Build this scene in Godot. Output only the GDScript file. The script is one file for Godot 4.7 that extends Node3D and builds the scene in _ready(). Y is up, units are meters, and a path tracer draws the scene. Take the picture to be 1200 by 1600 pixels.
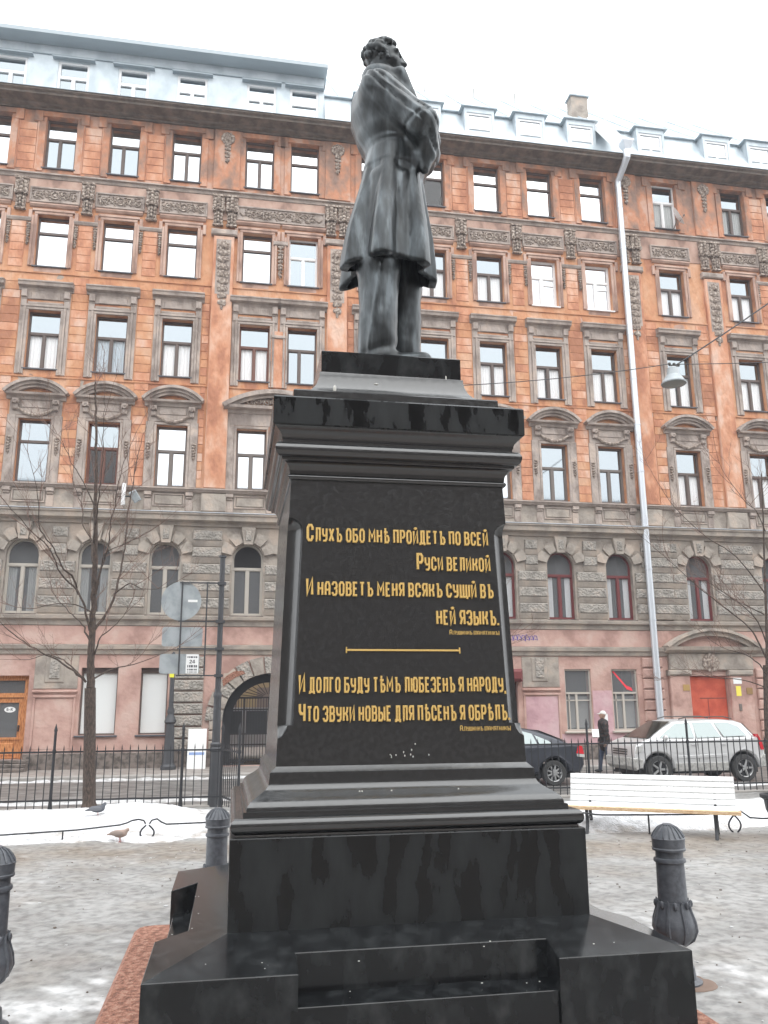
extends Node3D
# A bronze figure on a black granite pedestal in a winter square, seen from behind, with a long brick-red facade across the street.
# World axes: x along the facade, y up, -z towards the facade. Units are metres.

const ZF := -28.94          # the facade's front plane
const MX := 1.14            # axis of the monument
const MZ := -6.5
var M := {}
var rng := RandomNumberGenerator.new()
var counts := {}

# ---------------------------------------------------------------- mesh builder
class MB:
	var v := PackedVector3Array()
	func tri(a: Vector3, b: Vector3, c: Vector3):      # counter-clockwise seen from outside
		v.append(a); v.append(c); v.append(b)
	func quad(a: Vector3, b: Vector3, c: Vector3, d: Vector3):
		tri(a, b, c); tri(a, c, d)
	func box(x0: float, x1: float, y0: float, y1: float, z0: float, z1: float):
		var p := [Vector3(x0, y0, z0), Vector3(x1, y0, z0), Vector3(x1, y1, z0), Vector3(x0, y1, z0), Vector3(x0, y0, z1), Vector3(x1, y0, z1), Vector3(x1, y1, z1), Vector3(x0, y1, z1)]
		quad(p[4], p[5], p[6], p[7]); quad(p[1], p[0], p[3], p[2]); quad(p[5], p[1], p[2], p[6])
		quad(p[0], p[4], p[7], p[3]); quad(p[7], p[6], p[2], p[3]); quad(p[0], p[1], p[5], p[4])
	func bbox(x0: float, x1: float, y0: float, y1: float, z0: float, z1: float, b: float):   # front (+z) edges chamfered
		var o := [Vector3(x0, y0, z1 - b), Vector3(x1, y0, z1 - b), Vector3(x1, y1, z1 - b), Vector3(x0, y1, z1 - b)]
		var i := [Vector3(x0 + b, y0 + b, z1), Vector3(x1 - b, y0 + b, z1), Vector3(x1 - b, y1 - b, z1), Vector3(x0 + b, y1 - b, z1)]
		var k := [Vector3(x0, y0, z0), Vector3(x1, y0, z0), Vector3(x1, y1, z0), Vector3(x0, y1, z0)]
		quad(i[0], i[1], i[2], i[3])
		for n in 4:
			var m := (n + 1) % 4
			quad(o[n], o[m], i[m], i[n]); quad(k[n], k[m], o[m], o[n])
	func loft(rings: Array, closed := true, cap0 := true, cap1 := true):
		var n: int = rings[0].size()
		for r in rings.size() - 1:
			for i in (n if closed else n - 1):
				var j := (i + 1) % n
				quad(rings[r][i], rings[r][j], rings[r + 1][j], rings[r + 1][i])
		if cap0: fan(rings[0], true)
		if cap1: fan(rings[rings.size() - 1], false)
	func fan(r, flip: bool):
		var c := Vector3.ZERO
		for p in r: c += p
		c /= r.size()
		for i in r.size():
			var j: int = (i + 1) % r.size()
			if flip: tri(c, r[j], r[i])
			else: tri(c, r[i], r[j])
	func lathe(prof: Array, seg: int, c := Vector3.ZERO, cap0 := true, cap1 := true):   # prof of Vector2(radius, height), upwards
		var rings := []
		for p in prof:
			var r := []
			for i in seg:
				var a := TAU * i / seg
				r.append(c + Vector3(p.x * cos(a), p.y, -p.x * sin(a)))
			rings.append(r)
		loft(rings, true, cap0, cap1)
	func tube(pts: Array, rad: Array, seg := 6, caps := true):
		var rings := []
		var n := pts.size()
		var t0: Vector3 = (pts[1] - pts[0]).normalized()
		var u := t0.cross(Vector3.UP if absf(t0.y) < 0.9 else Vector3.RIGHT).normalized()
		for i in n:
			var t: Vector3 = (pts[mini(i + 1, n - 1)] - pts[maxi(i - 1, 0)]).normalized()
			u = (u - t * u.dot(t)).normalized()
			var w := t.cross(u)
			var r := []
			var rr: float = rad[mini(i, rad.size() - 1)]
			for k in seg:
				var a := TAU * k / seg
				r.append(pts[i] + (u * cos(a) + w * sin(a)) * rr)
			rings.append(r)
		loft(rings, true, caps, caps)
	func prism(poly: PackedVector2Array, z0: float, z1: float):
		var p := poly
		if not Geometry2D.is_polygon_clockwise(p): pass
		else:
			p = p.duplicate(); p.reverse()
		var ix := Geometry2D.triangulate_polygon(p)
		for t in range(0, ix.size(), 3):
			var a := p[ix[t]]; var b := p[ix[t + 1]]; var c := p[ix[t + 2]]
			if (b - a).cross(c - a) < 0:
				var s := b; b = c; c = s
			tri(Vector3(a.x, a.y, z1), Vector3(b.x, b.y, z1), Vector3(c.x, c.y, z1))
			tri(Vector3(a.x, a.y, z0), Vector3(c.x, c.y, z0), Vector3(b.x, b.y, z0))
		for i in p.size():
			var a := p[i]; var b := p[(i + 1) % p.size()]
			quad(Vector3(a.x, a.y, z0), Vector3(b.x, b.y, z0), Vector3(b.x, b.y, z1), Vector3(a.x, a.y, z1))
	func sweep_x(prof: Array, x0: float, x1: float):    # prof of Vector2(outwards, y), from bottom at the wall round to the top at the wall
		for i in prof.size() - 1:
			var a: Vector2 = prof[i]; var b: Vector2 = prof[i + 1]
			quad(Vector3(x0, a.y, a.x), Vector3(x1, a.y, a.x), Vector3(x1, b.y, b.x), Vector3(x0, b.y, b.x))
		var pl := PackedVector2Array(prof)
		var ix := Geometry2D.triangulate_polygon(pl)
		for t in range(0, ix.size(), 3):
			var q := [pl[ix[t]], pl[ix[t + 1]], pl[ix[t + 2]]]
			if (q[1] - q[0]).cross(q[2] - q[0]) < 0: q = [q[0], q[2], q[1]]
			tri(Vector3(x0, q[0].y, q[0].x), Vector3(x0, q[1].y, q[1].x), Vector3(x0, q[2].y, q[2].x))
			tri(Vector3(x1, q[0].y, q[0].x), Vector3(x1, q[2].y, q[2].x), Vector3(x1, q[1].y, q[1].x))
	func ball(c: Vector3, r: Vector3, seg := 8, rings := 5):
		var rr := []
		for i in range(1, rings):
			var a := PI * i / rings - PI / 2
			var ring := []
			for k in seg:
				var b := TAU * k / seg
				ring.append(c + Vector3(r.x * cos(a) * cos(b), r.y * sin(a), -r.z * cos(a) * sin(b)))
			rr.append(ring)
		loft(rr, true, false, false)
		for k in seg:
			var j := (k + 1) % seg
			tri(c - Vector3(0, r.y, 0), rr[0][j], rr[0][k])
			tri(c + Vector3(0, r.y, 0), rr[rings - 2][k], rr[rings - 2][j])
	func arc_band(c: Vector2, r0: float, r1: float, a0: float, a1: float, z0: float, z1: float, n := 12):
		for i in n:
			var p := lerpf(a0, a1, float(i) / n); var q := lerpf(a0, a1, float(i + 1) / n)
			var u := Vector2(cos(p), sin(p)); var w := Vector2(cos(q), sin(q))
			var f := func(d: Vector2, r: float, z: float): return Vector3(c.x + d.x * r, c.y + d.y * r, z)
			quad(f.call(u, r0, z1), f.call(u, r1, z1), f.call(w, r1, z1), f.call(w, r0, z1))
			quad(f.call(w, r0, z0), f.call(w, r1, z0), f.call(u, r1, z0), f.call(u, r0, z0))
			quad(f.call(u, r1, z1), f.call(u, r1, z0), f.call(w, r1, z0), f.call(w, r1, z1))
			quad(f.call(w, r0, z1), f.call(w, r0, z0), f.call(u, r0, z0), f.call(u, r0, z1))
			if i == 0: quad(f.call(u, r0, z0), f.call(u, r1, z0), f.call(u, r1, z1), f.call(u, r0, z1))
			if i == n - 1: quad(f.call(w, r1, z0), f.call(w, r0, z0), f.call(w, r0, z1), f.call(w, r1, z1))
	func add(o: MB, t := Transform3D()):
		for p in o.v: v.append(t * p)
	func mesh(crease := 0.0, colors = null) -> ArrayMesh:
		var nrm := PackedVector3Array(); nrm.resize(v.size())
		var fn := PackedVector3Array(); fn.resize(v.size() / 3)
		for t in fn.size():
			fn[t] = (v[t * 3 + 2] - v[t * 3]).cross(v[t * 3 + 1] - v[t * 3])
		if crease <= 0.0:
			for t in fn.size():
				var n := fn[t].normalized()
				nrm[t * 3] = n; nrm[t * 3 + 1] = n; nrm[t * 3 + 2] = n
		else:
			var at := {}
			var cc := cos(deg_to_rad(crease))
			for i in v.size():
				var key := Vector3i((v[i] * 20000.0).round())
				if at.has(key): at[key].append(i / 3)
				else: at[key] = [i / 3]
			var un := PackedVector3Array(); un.resize(fn.size())
			for t in fn.size(): un[t] = fn[t].normalized()
			for i in v.size():
				var key := Vector3i((v[i] * 20000.0).round())
				var me := un[i / 3]
				var s := Vector3.ZERO
				for t in at[key]:
					if un[t].dot(me) > cc: s += fn[t]
				nrm[i] = s.normalized() if s.length_squared() > 0.0 else me
		var a := []
		a.resize(Mesh.ARRAY_MAX)
		a[Mesh.ARRAY_VERTEX] = v; a[Mesh.ARRAY_NORMAL] = nrm
		if colors != null: a[Mesh.ARRAY_COLOR] = colors
		var m := ArrayMesh.new()
		m.add_surface_from_arrays(Mesh.PRIMITIVE_TRIANGLES, a)
		return m

# ---------------------------------------------------------------- implicit bodies (surface nets)
# field: Callable(Vector3) -> float, below zero inside. Only blocks near the surface are visited.
func surface_net(field: Callable, lo: Vector3, hi: Vector3, cell: float, out: MB, slack := 1.35):
	var n := Vector3i(((hi - lo) / cell).ceil()) + Vector3i.ONE
	var val := {}
	var B := 6
	var near := {}
	var half := cell * B * 0.5
	for bx in range(0, n.x, B):
		for by in range(0, n.y, B):
			for bz in range(0, n.z, B):
				var c := lo + Vector3(bx, by, bz) * cell + Vector3.ONE * half
				if absf(field.call(c)) < half * 1.75 * slack + cell: near[Vector3i(bx, by, bz)] = true
	for b in near:
		for i in B + 1:
			for j in B + 1:
				for k in B + 1:
					var p := Vector3i(b.x + i, b.y + j, b.z + k)
					if not val.has(p): val[p] = field.call(lo + Vector3(p) * cell)
	var vert := {}
	var corners := [Vector3i(0, 0, 0), Vector3i(1, 0, 0), Vector3i(0, 1, 0), Vector3i(1, 1, 0), Vector3i(0, 0, 1), Vector3i(1, 0, 1), Vector3i(0, 1, 1), Vector3i(1, 1, 1)]
	var edges := [[0, 1], [2, 3], [4, 5], [6, 7], [0, 2], [1, 3], [4, 6], [5, 7], [0, 4], [1, 5], [2, 6], [3, 7]]
	for b in near:
		for i in B:
			for j in B:
				for k in B:
					var p := Vector3i(b.x + i, b.y + j, b.z + k)
					var f := []
					var inside := 0
					for c in corners:
						var x: float = val[p + c]
						f.append(x)
						if x < 0.0: inside += 1
					if inside == 0 or inside == 8: continue
					var s := Vector3.ZERO
					var m := 0
					for e in edges:
						var a: float = f[e[0]]; var d: float = f[e[1]]
						if (a < 0.0) != (d < 0.0):
							s += Vector3(corners[e[0]]).lerp(Vector3(corners[e[1]]), a / (a - d)); m += 1
					vert[p] = lo + (Vector3(p) + s / m) * cell
	for p in vert:
		for ax in 3:
			var d := Vector3i.ZERO
			d[ax] = 1
			if not val.has(p + d): continue
			var a: float = val[p]; var c: float = val[p + d]
			if (a < 0.0) == (c < 0.0): continue
			var u := Vector3i.ZERO; var w := Vector3i.ZERO
			u[(ax + 1) % 3] = 1; w[(ax + 2) % 3] = 1
			var q := [p - u - w, p - w, p, p - u]
			if not (vert.has(q[0]) and vert.has(q[1]) and vert.has(q[3])): continue
			if a < 0.0: out.quad(vert[q[0]], vert[q[1]], vert[q[2]], vert[q[3]])
			else: out.quad(vert[q[3]], vert[q[2]], vert[q[1]], vert[q[0]])

static func cap(p: Vector3, a: Vector3, b: Vector3, ra: float, rb: float) -> float:
	var ab := b - a
	var t := clampf((p - a).dot(ab) / ab.length_squared(), 0.0, 1.0)
	return (p - a - ab * t).length() - lerpf(ra, rb, t)
static func ell(p: Vector3, c: Vector3, r: Vector3) -> float:
	var q := (p - c) / r
	var k := q.length()
	return (k - 1.0) * minf(r.x, minf(r.y, r.z)) if k < 0.001 else k * (k - 1.0) / (q / r).length()
static func smin(a: float, b: float, k: float) -> float:
	var h := maxf(k - absf(a - b), 0.0) / k
	return minf(a, b) - h * h * k * 0.25

# ---------------------------------------------------------------- nodes
func numbered(called: String) -> String:
	var n: int = counts.get(called, 0)
	counts[called] = n + 1
	return called if n == 0 else "%s_%03d" % [called, n]
func part(called: String, m: Mesh, mat: Material, parent: Node3D, at := Vector3.ZERO, ry := 0.0) -> MeshInstance3D:
	var o := MeshInstance3D.new()
	o.name = called; o.mesh = m; o.material_override = mat
	o.position = at; o.rotation.y = ry
	parent.add_child(o, true)
	return o
func tag(o: Node3D, label: String, category: String, group := ""):
	o.set_meta("label", label); o.set_meta("category", category)
	if group: o.set_meta("group", group)
func thing(called: String, label: String, category: String, at := Vector3.ZERO, ry := 0.0, group := "") -> Node3D:
	var o := Node3D.new()
	o.name = numbered(called); o.position = at; o.rotation.y = ry
	add_child(o)
	tag(o, label, category, group)
	return o
func solo(called: String, m: Mesh, mat: Material, label: String, category: String, at := Vector3.ZERO, ry := 0.0, group := "") -> MeshInstance3D:
	var o := part(numbered(called), m, mat, self, at, ry)
	tag(o, label, category, group)
	return o
func struct(called: String, m: Mesh, mat: Material, at := Vector3.ZERO) -> MeshInstance3D:
	var o := part(numbered(called), m, mat, self, at)
	o.set_meta("kind", "structure")
	return o
func V(x: float, y: float, z: float) -> Vector3: return Vector3(x, y, z)
func boxm(x0, x1, y0, y1, z0, z1, b := 0.0) -> ArrayMesh:
	var m := MB.new()
	if b > 0.0: m.bbox(x0, x1, y0, y1, z0, z1, b)
	else: m.box(x0, x1, y0, y1, z0, z1)
	return m.mesh()

func sheetm(x0, x1, y0, y1, z) -> ArrayMesh:
	var m := MB.new()
	m.quad(V(x0, y0, z), V(x1, y0, z), V(x1, y1, z), V(x0, y1, z))
	return m.mesh()

# ---------------------------------------------------------------- materials
func lin(r: float, g: float, b: float, a := 1.0) -> Color:
	var c := Color(r, g, b).linear_to_srgb()
	c.a = a
	return c
func noise_tex(sd: int, freq: float, octs: int, stops: Array, size := 512, kind := FastNoiseLite.TYPE_SIMPLEX_SMOOTH) -> ImageTexture:
	var n := FastNoiseLite.new()
	n.seed = sd; n.frequency = freq; n.fractal_octaves = octs; n.noise_type = kind
	n.fractal_gain = 0.55
	var src := n.get_seamless_image(size, size)
	var g := Gradient.new()
	g.offsets = PackedFloat32Array(); g.colors = PackedColorArray()
	var off := PackedFloat32Array(); var col := PackedColorArray()
	for s in stops:
		off.append(s[0]); col.append(s[1])
	g.offsets = off; g.colors = col
	var lut := PackedByteArray()
	for i in 256:
		var c := g.sample(i / 255.0)
		lut.append(c.r8); lut.append(c.g8); lut.append(c.b8)
	src.convert(Image.FORMAT_L8)
	var data := src.get_data()
	var outp := PackedByteArray(); outp.resize(size * size * 3)
	for i in size * size:
		var k := data[i] * 3
		outp[i * 3] = lut[k]; outp[i * 3 + 1] = lut[k + 1]; outp[i * 3 + 2] = lut[k + 2]
	var im := Image.create_from_data(size, size, false, Image.FORMAT_RGB8, outp)
	im.generate_mipmaps()
	return ImageTexture.create_from_image(im)
func normal_tex(sd: int, freq: float, octs: int, strength: float, size := 512) -> ImageTexture:
	var n := FastNoiseLite.new()
	n.seed = sd; n.frequency = freq; n.fractal_octaves = octs
	var im := n.get_seamless_image(size, size)
	im.convert(Image.FORMAT_RGBA8)
	im.bump_map_to_normal_map(strength)
	im.generate_mipmaps()
	return ImageTexture.create_from_image(im)
func std(r: float, g: float, b: float, rough := 0.8, metal := 0.0) -> StandardMaterial3D:
	var m := StandardMaterial3D.new()
	m.albedo_color = lin(r, g, b); m.roughness = rough; m.metallic = metal
	return m
func tri_mat(tex: Texture2D, scale: Vector3, rough := 0.85, world := true) -> StandardMaterial3D:
	var m := StandardMaterial3D.new()
	m.albedo_texture = tex; m.roughness = rough
	m.uv1_triplanar = true; m.uv1_world_triplanar = world; m.uv1_scale = scale
	return m
func ramp(cols: Array) -> Array:        # linear rgb triples spread over the middle of the noise range
	var out := []
	for i in cols.size():
		out.append([0.25 + 0.5 * i / maxf(cols.size() - 1, 1), lin(cols[i][0], cols[i][1], cols[i][2])])
	return out

func make_materials():
	var grain := normal_tex(11, 0.06, 4, 3.0)
	var rough_bump := normal_tex(12, 0.09, 3, 14.0)
	var put := func(name: String, m: StandardMaterial3D, nt = null, ns := 1.0):
		if nt != null:
			m.normal_enabled = true; m.normal_texture = nt; m.normal_scale = ns
		M[name] = m
	# plaster of the facade: faded brick orange, mauve grey dressings, dusty pink below
	var plaster := tri_mat(noise_tex(1, 0.012, 6, ramp([[0.38, 0.17, 0.1], [0.52, 0.25, 0.135], [0.55, 0.285, 0.16], [0.59, 0.35, 0.23]])), V(0.11, 0.05, 0.11), 0.92)
	put.call("plaster", plaster, grain, 0.4)
	put.call("plaster_pale", tri_mat(noise_tex(2, 0.012, 6, ramp([[0.42, 0.185, 0.11], [0.54, 0.255, 0.15], [0.6, 0.33, 0.22], [0.64, 0.43, 0.33]])), V(0.13, 0.06, 0.13), 0.92), grain, 0.4)
	put.call("plaster_stain", tri_mat(noise_tex(3, 0.012, 6, ramp([[0.25, 0.165, 0.13], [0.36, 0.205, 0.145], [0.5, 0.23, 0.135], [0.52, 0.33, 0.25]])), V(0.13, 0.08, 0.13), 0.92), grain, 0.4)
	put.call("mauve", tri_mat(noise_tex(4, 0.014, 6, ramp([[0.25, 0.205, 0.18], [0.34, 0.285, 0.25], [0.39, 0.33, 0.295], [0.46, 0.375, 0.32]])), V(0.16, 0.09, 0.16), 0.92), grain, 0.5)
	put.call("carved", tri_mat(noise_tex(5, 0.03, 5, ramp([[0.13, 0.1, 0.085], [0.23, 0.18, 0.15], [0.32, 0.26, 0.215], [0.55, 0.48, 0.42]])), V(0.5, 0.5, 0.5), 0.92), grain, 0.6)
	put.call("rusticated", tri_mat(noise_tex(6, 0.02, 6, ramp([[0.24, 0.22, 0.195], [0.31, 0.285, 0.255], [0.35, 0.32, 0.285], [0.4, 0.345, 0.3]])), V(0.2, 0.2, 0.2), 0.95), rough_bump, 0.4)
	put.call("smooth_stone", tri_mat(noise_tex(7, 0.012, 6, ramp([[0.26, 0.225, 0.195], [0.335, 0.295, 0.255], [0.375, 0.325, 0.28], [0.44, 0.36, 0.3]])), V(0.15, 0.15, 0.15), 0.92), grain, 0.4)
	put.call("pink", tri_mat(noise_tex(8, 0.01, 6, ramp([[0.36, 0.22, 0.185], [0.46, 0.29, 0.245], [0.5, 0.325, 0.275], [0.53, 0.37, 0.32]])), V(0.12, 0.12, 0.12), 0.92), grain, 0.3)
	put.call("lilac_pink", tri_mat(noise_tex(9, 0.01, 6, ramp([[0.42, 0.25, 0.27], [0.5, 0.31, 0.33], [0.53, 0.34, 0.36], [0.55, 0.38, 0.39]])), V(0.12, 0.12, 0.12), 0.92), grain, 0.3)
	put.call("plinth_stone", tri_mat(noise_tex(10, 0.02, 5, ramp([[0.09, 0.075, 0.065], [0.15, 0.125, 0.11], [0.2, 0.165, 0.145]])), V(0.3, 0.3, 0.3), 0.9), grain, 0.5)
	put.call("cornice", tri_mat(noise_tex(13, 0.02, 5, ramp([[0.12, 0.1, 0.086], [0.17, 0.143, 0.122], [0.22, 0.175, 0.145]])), V(0.2, 0.3, 0.2), 0.9), grain, 0.4)
	# roofs
	var zinc := tri_mat(noise_tex(14, 0.012, 5, ramp([[0.42, 0.475, 0.51], [0.5, 0.555, 0.59], [0.55, 0.605, 0.635]])), V(0.14, 0.1, 0.14), 0.5)
	zinc.metallic = 0.25
	put.call("zinc", zinc)
	put.call("zinc_dark", std(0.3, 0.345, 0.375, 0.5, 0.2))
	put.call("trim_dark", std(0.07, 0.065, 0.06, 0.7))
	put.call("zinc_mid", std(0.4, 0.45, 0.48, 0.5, 0.2))
	put.call("ochre", std(0.3, 0.25, 0.15, 0.9))
	put.call("iron_grey", std(0.06, 0.061, 0.066, 0.5, 0.2))
	put.call("frieze", tri_mat(noise_tex(15, 0.012, 6, ramp([[0.27, 0.175, 0.14], [0.4, 0.26, 0.205], [0.46, 0.31, 0.25], [0.52, 0.37, 0.3]])), V(0.16, 0.09, 0.16), 0.92))
	put.call("galvanised", std(0.6, 0.63, 0.67, 0.38, 0.55))
	# joinery and glass
	put.call("frame_dark", std(0.12, 0.088, 0.075, 0.5))
	put.call("frame_grey", std(0.17, 0.145, 0.13, 0.55))
	put.call("frame_brown", std(0.15, 0.06, 0.04, 0.5))
	put.call("frame_red", std(0.16, 0.035, 0.035, 0.45))
	put.call("frame_white", std(0.8, 0.8, 0.8, 0.4))
	put.call("frame_old", std(0.46, 0.42, 0.37, 0.6))
	var glass := func(alpha: float, refl: float) -> StandardMaterial3D:
		var m := std(refl, refl * 1.02, refl * 1.05, 0.03, 0.0)
		m.albedo_color.a = alpha
		m.transparency = BaseMaterial3D.TRANSPARENCY_ALPHA
		return m
	M["glass_bright"] = std(0.62, 0.64, 0.66, 0.04, 1.0)
	M["glass_mid"] = std(0.33, 0.36, 0.38, 0.04, 1.0)
	M["glass_low"] = glass.call(0.05, 0.4)
	M["glass_dusty"] = glass.call(0.34, 0.36)
	M["glass_car"] = std(0.2, 0.225, 0.225, 0.05, 1.0)
	put.call("curtain", std(0.9, 0.91, 0.92, 0.95))
	put.call("curtain_blue", std(0.52, 0.6, 0.66, 0.95))
	put.call("curtain_grey", std(0.4, 0.41, 0.4, 0.95))
	put.call("blind", std(0.82, 0.84, 0.83, 0.8))
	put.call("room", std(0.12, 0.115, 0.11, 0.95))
	put.call("sill_metal", std(0.1, 0.1, 0.11, 0.6, 0.3))
	# monument
	var gr := tri_mat(noise_tex(20, 0.12, 5, ramp([[0.010, 0.0105, 0.011], [0.017, 0.0175, 0.018], [0.022, 0.0228, 0.0235], [0.027, 0.028, 0.029]])), V(1.6, 1.6, 1.6), 1.0)
	gr.roughness_texture = noise_tex(21, 0.02, 5, [[0.3, Color(0.15, 0.15, 0.15)], [0.5, Color(0.2, 0.2, 0.2)], [0.72, Color(0.27, 0.27, 0.27)]])
	gr.roughness_texture_channel = BaseMaterial3D.TEXTURE_CHANNEL_GRAYSCALE
	put.call("granite", gr)
	gr.metallic_specular = 0.75
	var gw := tri_mat(noise_tex(22, 0.018, 6, [[0.2, lin(0.003, 0.0033, 0.0036)], [0.37, lin(0.0045, 0.005, 0.0055)], [0.44, lin(0.0135, 0.0148, 0.0158)], [0.75, lin(0.02, 0.022, 0.023)]]), V(0.5, 0.16, 0.5), 1.0)
	gw.roughness_texture = noise_tex(22, 0.018, 6, [[0.2, Color(0.12, 0.12, 0.12)], [0.36, Color(0.2, 0.2, 0.2)], [0.46, Color(0.36, 0.36, 0.36)]])
	gw.roughness_texture_channel = BaseMaterial3D.TEXTURE_CHANNEL_GRAYSCALE
	put.call("granite_wet", gw)
	gw.metallic_specular = 0.42
	var gd := tri_mat(noise_tex(23, 0.04, 7, [[0.2, lin(0.0055, 0.006, 0.0066)], [0.4, lin(0.0075, 0.008, 0.0088)], [0.55, lin(0.0125, 0.0137, 0.0147)], [0.68, lin(0.017, 0.0186, 0.0197)], [0.85, lin(0.028, 0.03, 0.031)]]), V(0.26, 0.17, 0.26), 0.16)
	gd.metallic_specular = 0.45
	put.call("granite_dusty", gd)
	put.call("red_granite", tri_mat(noise_tex(24, 0.03, 6, ramp([[0.14, 0.058, 0.036], [0.24, 0.1, 0.064], [0.3, 0.138, 0.09], [0.36, 0.2, 0.145]])), V(0.9, 0.9, 0.9), 0.7), rough_bump, 0.25)
	put.call("gold", tri_mat(noise_tex(25, 0.1, 3, ramp([[0.5, 0.3, 0.07], [0.72, 0.48, 0.15], [0.85, 0.62, 0.26]])), V(4, 4, 4), 0.42))
	M["gold"].metallic = 0.2
	var bz := tri_mat(noise_tex(26, 0.016, 6, ramp([[0.024, 0.026, 0.027], [0.038, 0.042, 0.044], [0.062, 0.07, 0.075], [0.12, 0.137, 0.146]])), V(0.8, 0.16, 0.8), 0.36)
	bz.metallic = 0.6
	put.call("bronze", bz)
	put.call("dropping", std(0.62, 0.61, 0.57, 0.9))
	# iron, wood, cars
	put.call("iron", std(0.028, 0.029, 0.032, 0.5, 0.2))
	put.call("bollard", tri_mat(noise_tex(27, 0.04, 5, ramp([[0.07, 0.074, 0.085], [0.088, 0.094, 0.108], [0.11, 0.117, 0.132]])), V(0.9, 0.9, 0.9), 0.42), grain, 0.25)
	put.call("sign_back", tri_mat(noise_tex(28, 0.02, 4, ramp([[0.29, 0.32, 0.335], [0.35, 0.38, 0.395], [0.39, 0.42, 0.435]])), V(0.25, 0.25, 0.25), 0.5))
	M["sign_back"].metallic = 0.2
	put.call("paper", std(0.8, 0.8, 0.79, 0.9))
	put.call("ink", std(0.06, 0.06, 0.07, 0.8))
	put.call("yellow", std(0.75, 0.72, 0.06, 0.7))
	put.call("white_paint", tri_mat(noise_tex(29, 0.03, 5, ramp([[0.66, 0.66, 0.65], [0.78, 0.78, 0.78], [0.83, 0.83, 0.83]])), V(0.7, 2.5, 2.5), 0.5))
	put.call("bare_wood", tri_mat(noise_tex(30, 0.03, 5, ramp([[0.42, 0.25, 0.13], [0.6, 0.42, 0.25], [0.7, 0.55, 0.38]])), V(0.6, 3.0, 3.0), 0.7))
	put.call("door_wood", tri_mat(noise_tex(31, 0.02, 5, ramp([[0.36, 0.13, 0.04], [0.5, 0.2, 0.07], [0.58, 0.26, 0.1]])), V(2.0, 0.4, 2.0), 0.5))
	put.call("red_door", tri_mat(noise_tex(32, 0.012, 5, ramp([[0.45, 0.07, 0.035], [0.52, 0.09, 0.045], [0.56, 0.11, 0.06]])), V(0.3, 0.3, 0.3), 0.6))
	put.call("bark", tri_mat(noise_tex(33, 0.03, 5, ramp([[0.04, 0.03, 0.026], [0.075, 0.055, 0.045], [0.12, 0.085, 0.065]])), V(2.2, 0.6, 2.2), 0.95), rough_bump, 0.6)
	put.call("twig", std(0.16, 0.1, 0.08, 0.9))
	M["car_silver"] = std(0.62, 0.62, 0.62, 0.32, 0.35); M["car_silver"].clearcoat_enabled = true; M["car_silver"].clearcoat = 0.7
	M["car_silver_low"] = tri_mat(noise_tex(34, 0.03, 5, ramp([[0.33, 0.32, 0.3], [0.45, 0.44, 0.42], [0.54, 0.53, 0.51]])), V(0.6, 0.6, 0.6), 0.5)
	M["car_blue"] = std(0.03, 0.034, 0.046, 0.32, 0.3); M["car_blue"].clearcoat_enabled = true; M["car_blue"].clearcoat = 0.6
	put.call("tyre", std(0.045, 0.044, 0.043, 0.85))
	put.call("rim", std(0.42, 0.42, 0.42, 0.4, 0.6))
	put.call("black", std(0.015, 0.015, 0.016, 0.6))
	put.call("tail_red", std(0.5, 0.02, 0.03, 0.25))
	put.call("lamp_clear", std(0.6, 0.6, 0.58, 0.2, 0.3))
	# ground
	put.call("asphalt", tri_mat(noise_tex(35, 0.02, 6, ramp([[0.075, 0.07, 0.066], [0.115, 0.108, 0.102], [0.15, 0.142, 0.135], [0.23, 0.22, 0.21]])), V(0.1, 0.1, 0.22), 0.45), grain, 0.5)
	put.call("pavement", tri_mat(noise_tex(36, 0.02, 6, ramp([[0.2, 0.17, 0.15], [0.27, 0.24, 0.22], [0.32, 0.29, 0.27]])), V(0.15, 0.15, 0.3), 0.6), grain, 0.4)
	put.call("kerb", std(0.3, 0.28, 0.26, 0.8))
	var snow := tri_mat(noise_tex(37, 0.02, 6, ramp([[0.6, 0.6, 0.6], [0.8, 0.8, 0.81], [0.86, 0.86, 0.88]])), V(0.5, 0.5, 0.5), 0.85)
	snow.vertex_color_use_as_albedo = true
	put.call("snow", snow, rough_bump, 0.8)
	var ice := tri_mat(noise_tex(38, 0.035, 6, [[0.2, Color(0.8, 0.8, 0.8)], [0.45, Color(0.92, 0.92, 0.92)], [0.65, Color(1, 1, 1)]]), V(0.35, 0.35, 0.35), 0.42)
	ice.vertex_color_use_as_albedo = true
	put.call("ice", ice, normal_tex(39, 0.02, 5, 5.0), 0.55)

func text_on(s: String, parent: Node3D, at: Vector3, h: float, w: float, mat: Material, called: String) -> MeshInstance3D:
	var t := TextMesh.new()
	var f := SystemFont.new(); f.font_names = PackedStringArray(["Droid Sans"]); f.font_weight = 700
	t.font = f; t.font_size = 48; t.pixel_size = 0.01; t.depth = 0.004; t.text = s
	t.horizontal_alignment = HORIZONTAL_ALIGNMENT_CENTER; t.vertical_alignment = VERTICAL_ALIGNMENT_BOTTOM
	var bb := t.get_aabb()
	var o := part(called, t, mat, parent, at)
	o.scale = V(w / bb.size.x, h / bb.size.y, 1.0)
	o.position -= V((bb.position.x + bb.size.x / 2) * o.scale.x, bb.position.y * o.scale.y, 0)
	return o

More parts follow.
